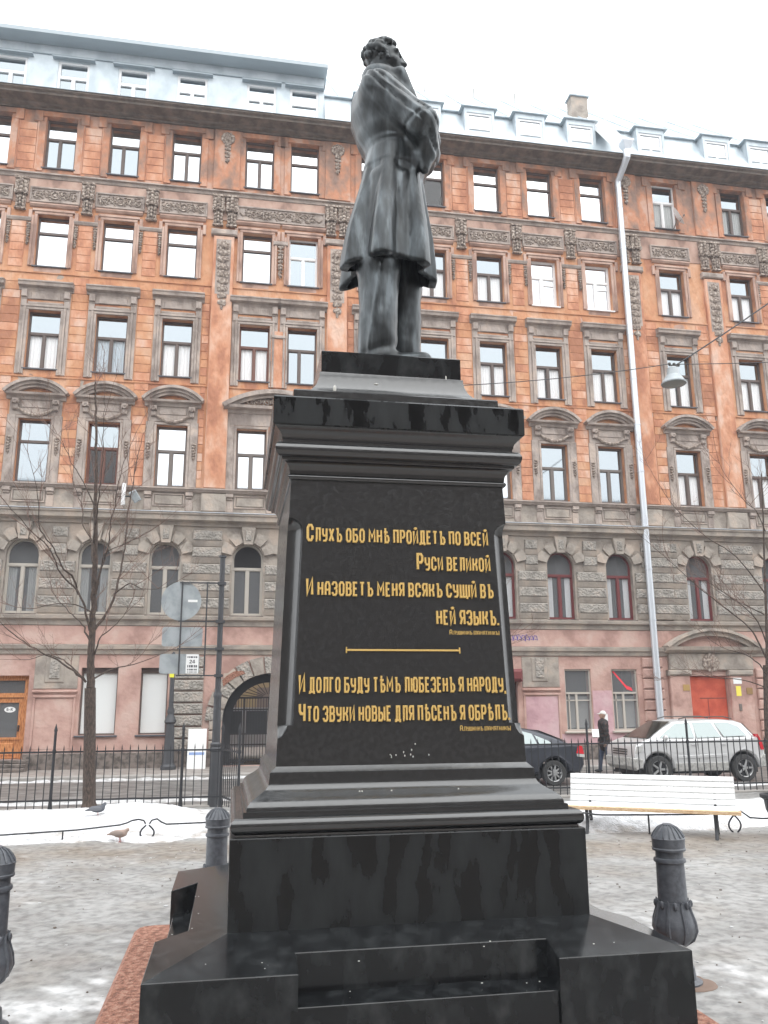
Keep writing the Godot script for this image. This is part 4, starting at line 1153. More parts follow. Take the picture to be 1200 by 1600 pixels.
func build_roof():
	# flat roof slab
	part("roof_slab", boxm(-13.0, 24.2, 24.35, 24.45, -6.7, -0.05), M.zinc_dark, bd)
	# left: upright zinc attic with white windows and a deep eave
	var op := []
	var ax := []
	for i in 7: ax.append(COLS[i])
	for x in ax: op.append([x - 0.6, x + 0.6, 25.3, 27.05])
	var m := MB.new()
	var x0 := -13.0
	for o in op:
		m.box(x0, o[0], 24.45, 27.7, -1.3, -1.0); m.box(o[0], o[1], 24.45, o[2], -1.3, -1.0); m.box(o[0], o[1], o[3], 27.7, -1.3, -1.0)
		x0 = o[1]
	m.box(x0, 2.97, 24.45, 27.7, -1.3, -1.0)
	m.box(2.82, 2.97, 24.45, 27.7, -6.7, -1.3); m.box(-13.0, 2.82, 24.45, 27.7, -6.7, -6.5)
	part("attic_wall", m.mesh(), M.zinc, bd)
	for x in ax:
		part("attic_hood", boxm(x - 0.8, x + 0.8, 27.07, 27.12, -1.0, -0.8), M.zinc_dark, bd)
		var f := MB.new()
		f.box(-0.6, -0.5, 0, 1.75, -1.2, -1.06); f.box(0.5, 0.6, 0, 1.75, -1.2, -1.06); f.box(-0.5, 0.5, 1.66, 1.75, -1.2, -1.06); f.box(-0.5, 0.5, 0, 0.1, -1.2, -1.06)
		f.box(-0.5, 0.5, 0.98, 1.1, -1.2, -1.06)
		if x < 2.0: f.box(-0.07, 0.07, 0.1, 0.98, -1.2, -1.06)
		var w := part("attic_casement", f.mesh(), M.frame_white, bd, V(x, 25.3, 0))
		part("pane", sheetm(-0.5, 0.5, 1.1, 1.66, -1.144), M.glass_mid, w); part("pane", sheetm(-0.5, 0.5, 0.1, 0.98, -1.134), M.glass_mid, w)
		part("curtain", boxm(-0.5, 0.5, 0.1, 1.66, -1.28, -1.27), M.curtain_blue, w)
	for x in 9:
		var sx := -12.4 + x * 1.75
		part("standing_seam", boxm(sx - 0.012, sx + 0.012, 27.2, 27.68, -1.0, -0.975), M.zinc, bd)
	part("attic_band", boxm(-13.0, 2.97, 27.25, 27.29, -1.0, -0.95), M.zinc_dark, bd)
	var ev := MB.new()
	ev.sweep_x([Vector2(-1.3, 27.702), Vector2(-0.35, 27.702), Vector2(-0.33, 27.86), Vector2(-0.4, 27.88), Vector2(-6.7, 28.6), Vector2(-6.7, 27.702)], -13.0, 3.05)
	part("attic_roof", ev.mesh(), M.zinc_mid, bd)
	# right: sloping zinc mansard with dormers, lighter roof above
	var ms := MB.new()
	ms.sweep_x([Vector2(-0.15, 24.452), Vector2(-1.15, 26.95), Vector2(-1.15, 27.0), Vector2(-6.7, 32.6), Vector2(-6.7, 24.452)], 2.972, 24.2)
	part("mansard_roof", ms.mesh(), M.zinc, bd)
	var lip := MB.new(); lip.sweep_x([Vector2(-1.2, 26.9), Vector2(-1.0, 26.9), Vector2(-1.0, 26.97), Vector2(-1.2, 27.03)], 2.972, 24.2)
	part("mansard_lip", lip.mesh(), M.zinc, bd)
	for i in range(7, COLS.size()):
		var x: float = COLS[i]
		var d := MB.new()
		var ff := -0.62
		for s in [-1.0, 1.0]:
			var a: float = s * 0.55; var b: float = s * 0.66
			d.box(minf(a, b), maxf(a, b), 24.9, 26.85, -1.4, ff)
		d.box(-0.55, 0.55, 26.62, 26.85, -1.4, ff); d.box(-0.55, 0.55, 24.9, 25.1, -1.4, ff)
		var dm := part("dormer", d.mesh(), M.zinc, bd, V(x, 0, 0))
		part("dormer_hood", boxm(-0.8, 0.8, 26.852, 26.89, -1.3, ff + 0.1), M.zinc_mid, dm)
		var f := MB.new()
		f.box(-0.55, -0.46, 25.1, 26.62, -0.76, -0.66); f.box(0.46, 0.55, 25.1, 26.62, -0.76, -0.66); f.box(-0.46, 0.46, 26.53, 26.62, -0.76, -0.66); f.box(-0.46, 0.46, 25.1, 25.19, -0.76, -0.66)
		f.box(-0.46, 0.46, 25.84, 25.94, -0.76, -0.66)
		if i > 11: f.box(-0.05, 0.05, 25.19, 25.84, -0.76, -0.66)
		part("dormer_frame", f.mesh(), M.frame_white, dm)
		part("pane", sheetm(-0.46, 0.46, 25.94, 26.53, -0.714), M.glass_bright, dm)
		part("pane", sheetm(-0.46, 0.46, 25.19, 25.84, -0.714), M.glass_mid, dm)
		part("blind", boxm(-0.46, 0.46, 25.19, 26.5, -0.84, -0.83), M.curtain_grey, dm)
	for k in 14: part("standing_seam", _seam(), M.zinc, bd, V(3.6 + k * 1.5, 0, 0))
	# chimney far back on the ridge
	var ch := part("chimney", boxm(15.3, 16.15, 28.0, 30.95, -4.4, -3.9, 0.0), M.smooth_stone, bd)
	part("chimney_cap", boxm(15.22, 16.23, 30.95, 31.03, -4.48, -3.82), M.zinc_dark, ch)
	for x in [5.4, 8.6, 11.2, 13.4]: part("roof_spike", boxm(x - 0.02, x + 0.02, 32.0, 32.95, -6.5, -6.46), M.iron, bd)

func _seam() -> ArrayMesh:
	if not cache.has("seam"):
		var m := MB.new()
		m.sweep_x([Vector2(-1.13, 27.0), Vector2(-1.1, 27.04), Vector2(-6.68, 32.66), Vector2(-6.7, 32.6)], -0.015, 0.015)
		cache["seam"] = m.mesh()
	return cache["seam"]

func build_pipe():
	var m := MB.new()
	m.tube([V(15.2, 23.1, 0.27), V(15.2, 12.0, 0.27), V(15.2, 0.5, 0.27)], [0.125], 14)
	var p := part("drainpipe", m.mesh(40), M.galvanised, bd)
	var cl := MB.new(); cl.lathe([Vector2(0.138, 0), Vector2(0.138, 0.05)], 14)
	var cm := cl.mesh(40)
	var y := 1.2
	while y < 23.0:
		part("pipe_collar", cm, M.galvanised, p, V(15.2, y, 0.27))
		y += 1.9
	var el := MB.new()
	el.tube([V(15.2, 23.05, 0.27), V(15.2, 23.35, 0.3), V(15.28, 23.75, 0.72), V(15.3, 24.0, 1.02), V(15.3, 24.3, 1.04)], [0.128, 0.13, 0.135, 0.15, 0.16], 12)
	part("pipe_elbow", el.mesh(40), M.galvanised, p)
	var fu := MB.new(); fu.lathe([Vector2(0.16, 0), Vector2(0.34, 0.34), Vector2(0.34, 0.42), Vector2(0.3, 0.42), Vector2(0.14, 0.05)], 4, Vector3.ZERO, false, false)
	part("hopper", fu.mesh(), M.galvanised, p, V(15.3, 24.3, 1.04), PI / 4)
	var ct := MB.new()
	for s in [-1.0, 1.0]: ct.loft([[V(15.2 + s * 0.32, 24.6, 0.75), V(15.2 + s * 0.32, 24.95, 0.75), V(15.2 + s * 0.34, 24.95, 0.75), V(15.2 + s * 0.34, 24.6, 0.75)], [V(15.2 + s * 0.4, 27.3, -1.25), V(15.2 + s * 0.4, 27.6, -1.25), V(15.2 + s * 0.42, 27.6, -1.25), V(15.2 + s * 0.42, 27.3, -1.25)]])
	ct.loft([[V(14.88, 24.58, 0.75), V(15.52, 24.58, 0.75), V(15.52, 24.6, 0.75), V(14.88, 24.6, 0.75)], [V(14.8, 27.28, -1.25), V(15.6, 27.28, -1.25), V(15.6, 27.3, -1.25), V(14.8, 27.3, -1.25)]])
	part("roof_chute", ct.mesh(), M.frame_white, p)

# ---------------------------------------------------------------- the monument
func ring(y: float, w: float) -> Array:
	return [V(-w, y, w), V(w, y, w), V(w, y, -w), V(-w, y, -w)]
func ring_cut(y: float, w: float, c: float) -> Array:     # square whose corners are hollowed out
	var out := []
	for q in 4:
		for i in 7:
			var a := PI / 2 * (1.0 - i / 6.0)
			out.append(V(w - c * sin(a), y, w - c * cos(a)).rotated(Vector3.UP, q * PI / 2))
	return out

const GLYPHS := {
	"О": [1.0, "0,.16 0,.84 .28,1 .72,1 1,.84 1,.16 .72,0 .28,0 0,.16"], "С": [1.0, "1,.68 1,.84 .72,1 .28,1 0,.84 0,.16 .28,0 .72,0 1,.16 1,.32"],
	"Л": [1.05, "0,0 .14,0 .24,.16 .24,1 1,1 1,0"], "У": [1.0, "0,1 0,.58 .25,.42 1,.42", "1,1 1,.14 .75,0 .08,0"], "Х": [1.0, "0,0 1,1", "0,1 1,0"],
	"Ъ": [1.2, "0,1 .32,1 .32,0 .78,0 1,.14 1,.4 .78,.54 .32,.54"], "Ь": [1.0, "0,1 0,0 .75,0 1,.14 1,.4 .75,.54 0,.54"], "Б": [1.0, "1,1 0,1 0,0 .75,0 1,.14 1,.42 .75,.56 0,.56"],
	"М": [1.25, "0,0 0,1 .5,.4 1,1 1,0"], "Н": [1.0, "0,0 0,1", "1,0 1,1", "0,.5 1,.5"], "Ѣ": [1.15, ".28,1.18 .28,0 .78,0 1,.14 1,.4 .78,.54 .28,.54", "-.05,.84 .75,.84"],
	"П": [1.0, "0,0 0,1 1,1 1,0"], "Р": [1.0, "0,0 0,1 .75,1 1,.86 1,.58 .75,.44 0,.44"], "И": [1.0, "0,1 0,0 1,1 1,0"], "Й": [1.0, "0,1 0,0 1,1 1,0", ".2,1.3 .4,1.2 .6,1.2 .8,1.3"],
	"Д": [1.1, "0,-.14 0,0 1,0 1,-.14", ".18,0 .24,.2 .24,1 .84,1 .84,0"], "Е": [0.9, "1,1 0,1 0,0 1,0", "0,.52 .8,.52"], "Т": [1.0, "0,1 1,1", ".5,1 .5,0"],
	"В": [1.0, "0,.52 0,1 .7,1 .95,.88 .95,.64 .75,.52 0,.52", "0,.52 0,0 .75,0 1,.14 1,.4 .75,.52"], "К": [1.0, "0,0 0,1", "1,1 .92,.66 .6,.5 .0,.5", ".6,.5 .92,.34 1,0"],
	"З": [1.0, "0,.78 0,.86 .25,1 .75,1 1,.86 1,.62 .8,.52 .35,.52", ".8,.52 1,.4 1,.15 .75,0 .25,0 0,.15 0,.22"], "Я": [1.0, "1,0 1,1 .25,1 0,.86 0,.6 .25,.46 1,.46", ".45,.46 0,0"],
	"А": [1.0, "0,0 0,.78 .28,1 .72,1 1,.78 1,0", "0,.4 1,.4"], "Щ": [1.35, "0,1 0,0 1,0 1,1", ".5,0 .5,1", "1,0 1.14,0 1.14,-.16"], "Ш": [1.3, "0,1 0,0 1,0 1,1", ".5,0 .5,1"], "І": [0.28, ".5,0 .5,1"], "Ы": [1.3, "0,1 0,0 .45,0 .62,.14 .62,.4 .45,.54 0,.54", "1,0 1,1"],
	"Г": [0.85, "0,0 0,1 1,1"], "Ю": [1.35, "0,0 0,1", "0,.5 .38,.5", ".38,.16 .38,.84 .54,1 .84,1 1,.84 1,.16 .84,0 .54,0 .38,.16"], "Ч": [1.0, "0,1 0,.58 .25,.42 1,.42", "1,1 1,0"],
	",": [0.28, ".6,.02 .3,-.2"], ".": [0.28, ".5,-.06 .5,.1"], "(": [0.4, "1,1.1 .2,.85 .2,.15 1,-.1"], ")": [0.4, "0,1.1 .8,.85 .8,.15 0,-.1"]}
func glyph(ch: String, th: float) -> Array:     # [mesh of unit height, width]
	var key := "glyph " + ch + str(th)
	if cache.has(key): return cache[key]
	var d: Array = GLYPHS[ch]
	var adv: float = d[0] * 0.43
	var m := MB.new()
	for k in range(1, d.size()):
		var pts := []
		for s in d[k].split(" "):
			var c: PackedStringArray = s.split(",")
			pts.append(Vector2(th / 2 + float(c[0]) * (adv - th), th * 0.42 + float(c[1]) * (1.0 - th * 0.84)))
		var closed: bool = pts[0].distance_to(pts[-1]) < 0.001
		if closed: pts.pop_back()
		var n := pts.size()
		var L := []; var R := []
		for i in n:
			var dirs := []
			if closed or i > 0: dirs.append((pts[i] - pts[(i - 1 + n) % n]).normalized())
			if closed or i < n - 1: dirs.append((pts[(i + 1) % n] - pts[i]).normalized())
			var t: Vector2 = (dirs[0] + dirs[dirs.size() - 1]).normalized()
			var nn := Vector2(-t.y, t.x)
			var k2: float = 1.0 / maxf(nn.dot(Vector2(-dirs[0].y, dirs[0].x)), 0.5)
			var ext := Vector2.ZERO
			if not closed and (i == 0 or i == n - 1): ext = t * (th * 0.0)
			var half := th / 2
			L.append(pts[i] + nn * half * k2 + ext); R.append(pts[i] - nn * half * k2 + ext)
		var z := 0.9 + 0.04 * k
		var b := 0.02
		for i in (n if closed else n - 1):
			var j := (i + 1) % n
			var li: Vector2 = L[i]; var lj: Vector2 = L[j]; var ri: Vector2 = R[i]; var rj: Vector2 = R[j]
			var li2 := li.lerp(ri, 0.14); var ri2 := ri.lerp(li, 0.14); var lj2 := lj.lerp(rj, 0.14); var rj2 := rj.lerp(lj, 0.14)
			m.quad(V(ri2.x, ri2.y, z), V(rj2.x, rj2.y, z), V(lj2.x, lj2.y, z), V(li2.x, li2.y, z))
			m.quad(V(ri.x, ri.y, z - 0.35), V(rj.x, rj.y, z - 0.35), V(rj2.x, rj2.y, z), V(ri2.x, ri2.y, z))
			m.quad(V(lj.x, lj.y, z - 0.35), V(li.x, li.y, z - 0.35), V(li2.x, li2.y, z), V(lj2.x, lj2.y, z))
			m.quad(V(ri.x, ri.y, 0), V(rj.x, rj.y, 0), V(rj.x, rj.y, z - 0.35), V(ri.x, ri.y, z - 0.35))
			m.quad(V(lj.x, lj.y, 0), V(li.x, li.y, 0), V(li.x, li.y, z - 0.35), V(lj.x, lj.y, z - 0.35))
			if not closed and i == 0: m.quad(V(li.x, li.y, 0), V(ri.x, ri.y, 0), V(ri.x, ri.y, z - 0.2), V(li.x, li.y, z - 0.2))
			if not closed and i == n - 2: m.quad(V(rj.x, rj.y, 0), V(lj.x, lj.y, 0), V(lj.x, lj.y, z - 0.2), V(rj.x, rj.y, z - 0.2))
	cache[key] = [m.mesh(), adv]
	return cache[key]

# one line of raised gilt letters on the leaning front of the die; x0..x1 and y are on that face, the first letter may be taller
func inscription(parent: Node3D, s: String, x0: float, x1: float, y: float, h: float, first := 1.0, depth := 0.012, th := 0.15):
	var line := Node3D.new()
	line.name = "inscription_line"
	parent.add_child(line, true)
	var at := 0.0
	var gap := 0.075
	var items := []
	var big := true
	for ch in s:
		if ch == " ":
			at += 0.2
			continue
		var g := glyph(ch, th)
		var k := first if big else 1.0
		items.append([g[0], at, k])
		at += g[1] * k + gap
		big = false
	at -= gap
	var sc := (x1 - x0) / at
	# the face leans back by its taper
	var lean := atan((0.847 - 0.78) / (3.567 - 1.625))
	var hw := 0.847 - (y - 1.625) * (0.847 - 0.78) / (3.567 - 1.625)
	line.position = V(x0 - MX, y, hw + 0.0005); line.rotation.x = -lean
	for it in items:
		var o := part("letter", it[0], M.gold, line, V(it[1] * sc, 0, 0))
		o.scale = V(sc * it[2], h * it[2], depth)

func build_monument():
	var slab := MB.new()
	var sp := [Vector2(-1.9, 1.9), Vector2(1.9, 1.9), Vector2(1.9, -1.9), Vector2(-1.9, -1.9)]
	var rr := []
	for q in 4:
		for i in 4:
			var a := PI / 2 * i / 3.0
			rr.append(V(1.78 + 0.12 * sin(a), 0, 1.78 + 0.12 * cos(a)).rotated(Vector3.UP, q * PI / 2))
	var up := func(a: Array, y: float, k: float): return a.map(func(p): return V(p.x * k, y, p.z * k))
	var order := rr
	slab.loft([up.call(order, -0.1, 1.0), up.call(order, 0.075, 1.0), up.call(order, 0.1, 0.985)], true, true, true)
	solo("granite_slab", slab.mesh(), M.red_granite, "rough red granite slab on the ground under the black pedestal", "slab", V(MX - 0.02, 0, MZ))

	var p := thing("granite_pedestal", "polished black granite pedestal with gilt verses and stepped base, under the bronze statue", "pedestal", V(MX, 0, MZ))
	# stepped base: a block with a recess and a step in the middle of each side, its top falling outwards
	var o := 1.56; var r := 0.74; var dp := 0.2; var b := 0.004
	var top_y := func(q: Vector3) -> float: return 0.598 + 0.27 * (o - maxf(absf(q.x), absf(q.z)))
	var side := [V(-o, 0, o), V(-r, 0, o), V(-r, 0, o - dp), V(r, 0, o - dp), V(r, 0, o), V(o, 0, o)]
	var inset := [V(-o + b, 0, o - b), V(-r - b, 0, o - b), V(-r - b, 0, o - dp - b), V(r + b, 0, o - dp - b), V(r + b, 0, o - b), V(o - b, 0, o - b)]
	var bm := MB.new()
	var inn := 1.1
	for q in 4:
		var B := Basis(Vector3.UP, q * PI / 2)
		var T := func(v0: Vector3, y: float): return B * V(v0.x, y, v0.z)
		for i in 5:
			var y0: float = top_y.call(side[i]) - b; var y1: float = top_y.call(side[i + 1]) - b
			bm.quad(T.call(side[i], 0.1), T.call(side[i + 1], 0.1), T.call(side[i + 1], y1), T.call(side[i], y0))
			bm.quad(T.call(side[i], y0), T.call(side[i + 1], y1), T.call(inset[i + 1], top_y.call(inset[i + 1])), T.call(inset[i], top_y.call(inset[i])))
		var il := V(-inn, 0, inn); var ir := V(inn, 0, inn); var ml := V(-r - b, 0, inn); var mr := V(r + b, 0, inn)
		var ty := func(v0: Vector3): return T.call(v0, top_y.call(v0))
		bm.quad(ty.call(inset[0]), ty.call(inset[1]), ty.call(ml), ty.call(il))
		bm.quad(ty.call(inset[2]), ty.call(inset[3]), ty.call(mr), ty.call(ml))
		bm.quad(ty.call(inset[4]), ty.call(inset[5]), ty.call(ir), ty.call(mr))
	part("base_block", bm.mesh(), M.granite_dusty, p)
	var stp := MB.new()
	stp.sweep_x([Vector2(1.2, 0.1), Vector2(1.535, 0.1), Vector2(1.535, 0.423), Vector2(1.531, 0.427), Vector2(1.3, 0.455), Vector2(1.2, 0.455)], -r + 0.002, r - 0.002)
	var sm := stp.mesh()
	for q in 4: part("step", sm, M.granite_dusty, p, Vector3.ZERO, q * PI / 2)
	# plinth
	var m := MB.new()
	m.loft([ring(0.66, 1.123), ring(1.227, 1.126), ring(1.232, 1.121)])
	part("plinth", m.mesh(), M.granite_wet, p)
	# base mouldings, bottom to top
	var prof := [[1.232, 1.095], [1.248, 1.095]]
	for i in 13:
		var a := -PI / 2 + PI * i / 12
		prof.append([1.297 + 0.047 * sin(a), 1.085 + 0.04 * cos(a)])
	prof += [[1.345, 1.05], [1.357, 1.05], [1.372, 1.048], [1.376, 1.03]]
	for i in 15:
		var t := i / 14.0
		prof.append([1.38 + 0.155 * t, 1.03 - 0.14 * (t - 0.13 * sin(TAU * t))])
	prof += [[1.54, 0.89], [1.556, 0.888], [1.59, 0.886], [1.594, 0.878], [1.625, 0.847]]
	_square_loft("base_moulding", prof, p, M.granite)
	# die with hollowed corners that stop short of both ends
	var rings := []
	var w_at := func(y: float) -> float: return 0.847 - (y - 1.625) * (0.847 - 0.78) / (3.567 - 1.625)
	var ys := [[1.622, 0.002], [1.8, 0.002], [1.815, 0.03], [1.855, 0.055], [1.88, 0.06], [1.885, 0.1], [1.95, 0.1], [2.6, 0.1], [3.2, 0.1]]
	for i in 7: ys.append([3.2 + 0.09 * sin(PI / 2 * (i + 1) / 7.0), 0.1 * maxf(cos(PI / 2 * (i + 1) / 7.0), 0.02)])
	ys.append([3.57, 0.002])
	for e in ys: rings.append(ring_cut(e[0], w_at.call(e[0]), e[1]))
	m = MB.new(); m.loft(rings)
	part("die", m.mesh(28), M.granite, p)
	# crowning mouldings
	prof = [[3.567, 0.775]]
	for i in 9:
		var a := -PI / 2 + PI * i / 8
		prof.append([3.588 + 0.02 * sin(a), 0.785 + 0.016 * cos(a)])
	for i in 10:
		var t := i / 9.0
		prof.append([3.61 + 0.085 * sin(t * PI / 2), 0.79 + 0.055 * (1.0 - cos(t * PI / 2))])
	prof += [[3.7, 0.85], [3.712, 0.852]]
	for i in 12:
		var a := -PI / 2 + PI * i / 11
		prof.append([3.768 + 0.054 * sin(a), 0.855 + 0.045 * cos(a)])
	prof += [[3.824, 0.845], [3.845, 0.845]]
	for i in 6:
		var t := i / 5.0
		prof.append([3.85 + 0.075 * t, 0.85 + 0.05 * t * t])
	prof += [[3.932, 0.905]]
	_square_loft("crown_moulding", prof, p, M.granite)
	m = MB.new(); m.loft([ring(3.932, 0.912), ring(3.94, 0.92), ring(4.135, 0.92), ring(4.148, 0.908)])
	part("crown_slab", m.mesh(), M.granite_wet, p)
	prof = [[4.148, 0.772], [4.25, 0.772], [4.258, 0.764]]
	for i in 13:
		var a := PI / 2 * i / 12
		prof.append([4.26 + 0.226 * (1.0 - cos(a)), 0.764 - 0.2 * sin(a)])
	prof += [[4.49, 0.562]]
	_square_loft("upper_moulding", prof, p, M.granite)
	m = MB.new(); m.loft([ring(4.488, 0.55), ring(4.664, 0.55), ring(4.672, 0.543)])
	part("statue_block", m.mesh(), M.granite_dusty, p)
	# gilt verses
	inscription(p, "СЛУХЪ ОБО МНѢ ПРОЙДЕТЪ ПО ВСЕЙ", 0.474, 1.787, 3.122, 0.1, 1.24)
	inscription(p, "РУСИ ВЕЛИКОЙ", 1.254, 1.796, 2.933, 0.1, 1.24)
	inscription(p, "И НАЗОВЕТЪ МЕНЯ ВСЯКЪ СУЩІЙ ВЪ", 0.474, 1.81, 2.742, 0.1, 1.24)
	inscription(p, "НЕЙ ЯЗЫКЪ.", 1.385, 1.839, 2.55, 0.104)
	inscription(p, "А.ПУШКИНЪ (ПАМЯТНИКЪ)", 1.478, 1.84, 2.484, 0.026, 1.3, 0.004, 0.12)
	inscription(p, "И ДОЛГО БУДУ ТѢМЪ ЛЮБЕЗЕНЪ Я НАРОДУ,", 0.432, 1.865, 2.09, 0.102, 1.22)
	inscription(p, "ЧТО ЗВУКИ НОВЫЕ ДЛЯ ПѢСЕНЪ Я ОБРѢЛЪ.", 0.435, 1.884, 1.902, 0.102, 1.22)
	inscription(p, "А.ПУШКИНЪ (ПАМЯТНИКЪ)", 1.529, 1.888, 1.834, 0.028, 1.3, 0.004, 0.12)
	var rule := MB.new()
	rule.box(-0.395, 0.395, -0.006, 0.006, 0.0, 0.008)
	rule.box(-0.4, -0.392, -0.02, 0.02, 0.0, 0.009); rule.box(0.392, 0.4, -0.02, 0.02, 0.0, 0.009)
	var ru := part("gilt_rule", rule.mesh(), M.gold, p, V(0.009, 2.374, w_at.call(2.374) + 0.001))
	ru.rotation.x = -0.034
	# specks of bird droppings and dust on ledges
	var dm := MB.new()
	rng.seed = 41
	var spots := [[0.2, 0.62, 1.4], [-1.1, 0.63, 1.42], [1.2, 0.62, 1.45], [-0.9, 0.62, 1.5], [0.05, 0.458, 1.42], [-0.5, 0.457, 1.45], [0.5, 0.456, 1.47], [-1.2, 0.66, 0.4], [-1.15, 0.66, -0.5], [-1.3, 0.64, -0.2], [-1.35, 0.63, 0.7]]
	for s in spots:
		for k in 2:
			var rs := rng.randf_range(0.003, 0.008) * (1.0 if rng.randf() < 0.8 else 1.8)
			var px: float = s[0] + rng.randfn(0, 0.16); var pz: float = s[2] + rng.randfn(0, 0.03)
			var py: float = s[1] if absf(s[1] - 0.456) < 0.01 else top_y.call(V(px, 0, pz))
			dm.ball(V(px, py, pz), V(rs, 0.0025, rs * 0.7), 6, 3)
	for k in 11:
		var yy := 1.66 + absf(rng.randfn(0, 0.07))
		dm.ball(V(0.02 + rng.randfn(0, 0.09), yy, w_at.call(yy) + 0.001), V(0.004, rng.randf_range(0.003, 0.008), 0.0015), 6, 3)
	for k in 4: dm.ball(V(rng.randf_range(-0.6, 0.6), 1.47, 0.945), V(0.006, 0.006, 0.005), 6, 3)
	dm.ball(V(-0.47, 4.28, 0.755), V(0.012, 0.03, 0.008), 6, 4); dm.ball(V(-0.15, 4.36, 0.69), V(0.02, 0.006, 0.012), 6, 4); dm.ball(V(0.43, 4.5, 0.551), V(0.006, 0.025, 0.004), 6, 4)
	var dr := part("bird_droppings", dm.mesh(60), M.dropping, p)
	dr.set_meta("kind", "stuff")

func _square_loft(called: String, prof: Array, parent: Node3D, mat: Material):
	# each side its own strip so that the mitred corners stay sharp
	var m := MB.new()
	for q in 4:
		var B := Basis(Vector3.UP, q * PI / 2)
		for i in prof.size() - 1:
			var a: Array = prof[i]; var c: Array = prof[i + 1]
			m.quad(B * V(-a[1], a[0], a[1]), B * V(a[1], a[0], a[1]), B * V(c[1], c[0], c[1]), B * V(-c[1], c[0], c[1]))
	m.fan(ring(prof[0][0], prof[0][1]), true)
	m.fan(ring(prof[-1][0], prof[-1][1]), false)
	part(called, m.mesh(32), mat, parent)

# ---------------------------------------------------------------- the bronze figure (built at human size, facing +z, its right hand at -x; then enlarged)
const TORSO := [[0.88, 0.165, 0.14, 0.0], [1.0, 0.165, 0.14, 0.01], [1.12, 0.155, 0.125, 0.02], [1.22, 0.175, 0.15, -0.005], [1.32, 0.19, 0.165, -0.018], [1.41, 0.18, 0.15, -0.03], [1.48, 0.14, 0.12, -0.03], [1.54, 0.085, 0.085, -0.022], [1.62, 0.062, 0.062, -0.015]]
func torso_d(p: Vector3, tab: Array) -> float:
	var n := tab.size()
	var y := clampf(p.y, tab[0][0], tab[n - 1][0])
	var i := 0
	while i < n - 2 and y > tab[i + 1][0]: i += 1
	var t := (y - float(tab[i][0])) / (float(tab[i + 1][0]) - float(tab[i][0]))
	t = t * t * (3.0 - 2.0 * t) * 0.5 + t * 0.5
	var a := lerpf(tab[i][1], tab[i + 1][1], t); var b := lerpf(tab[i][2], tab[i + 1][2], t); var zc := lerpf(tab[i][3], tab[i + 1][3], t)
	var q := Vector2(p.x / a, (p.z - zc) / b)
	var d := (q.length() - 1.0) * minf(a, b)
	return maxf(d, absf(p.y - y)) if p.y != y else d
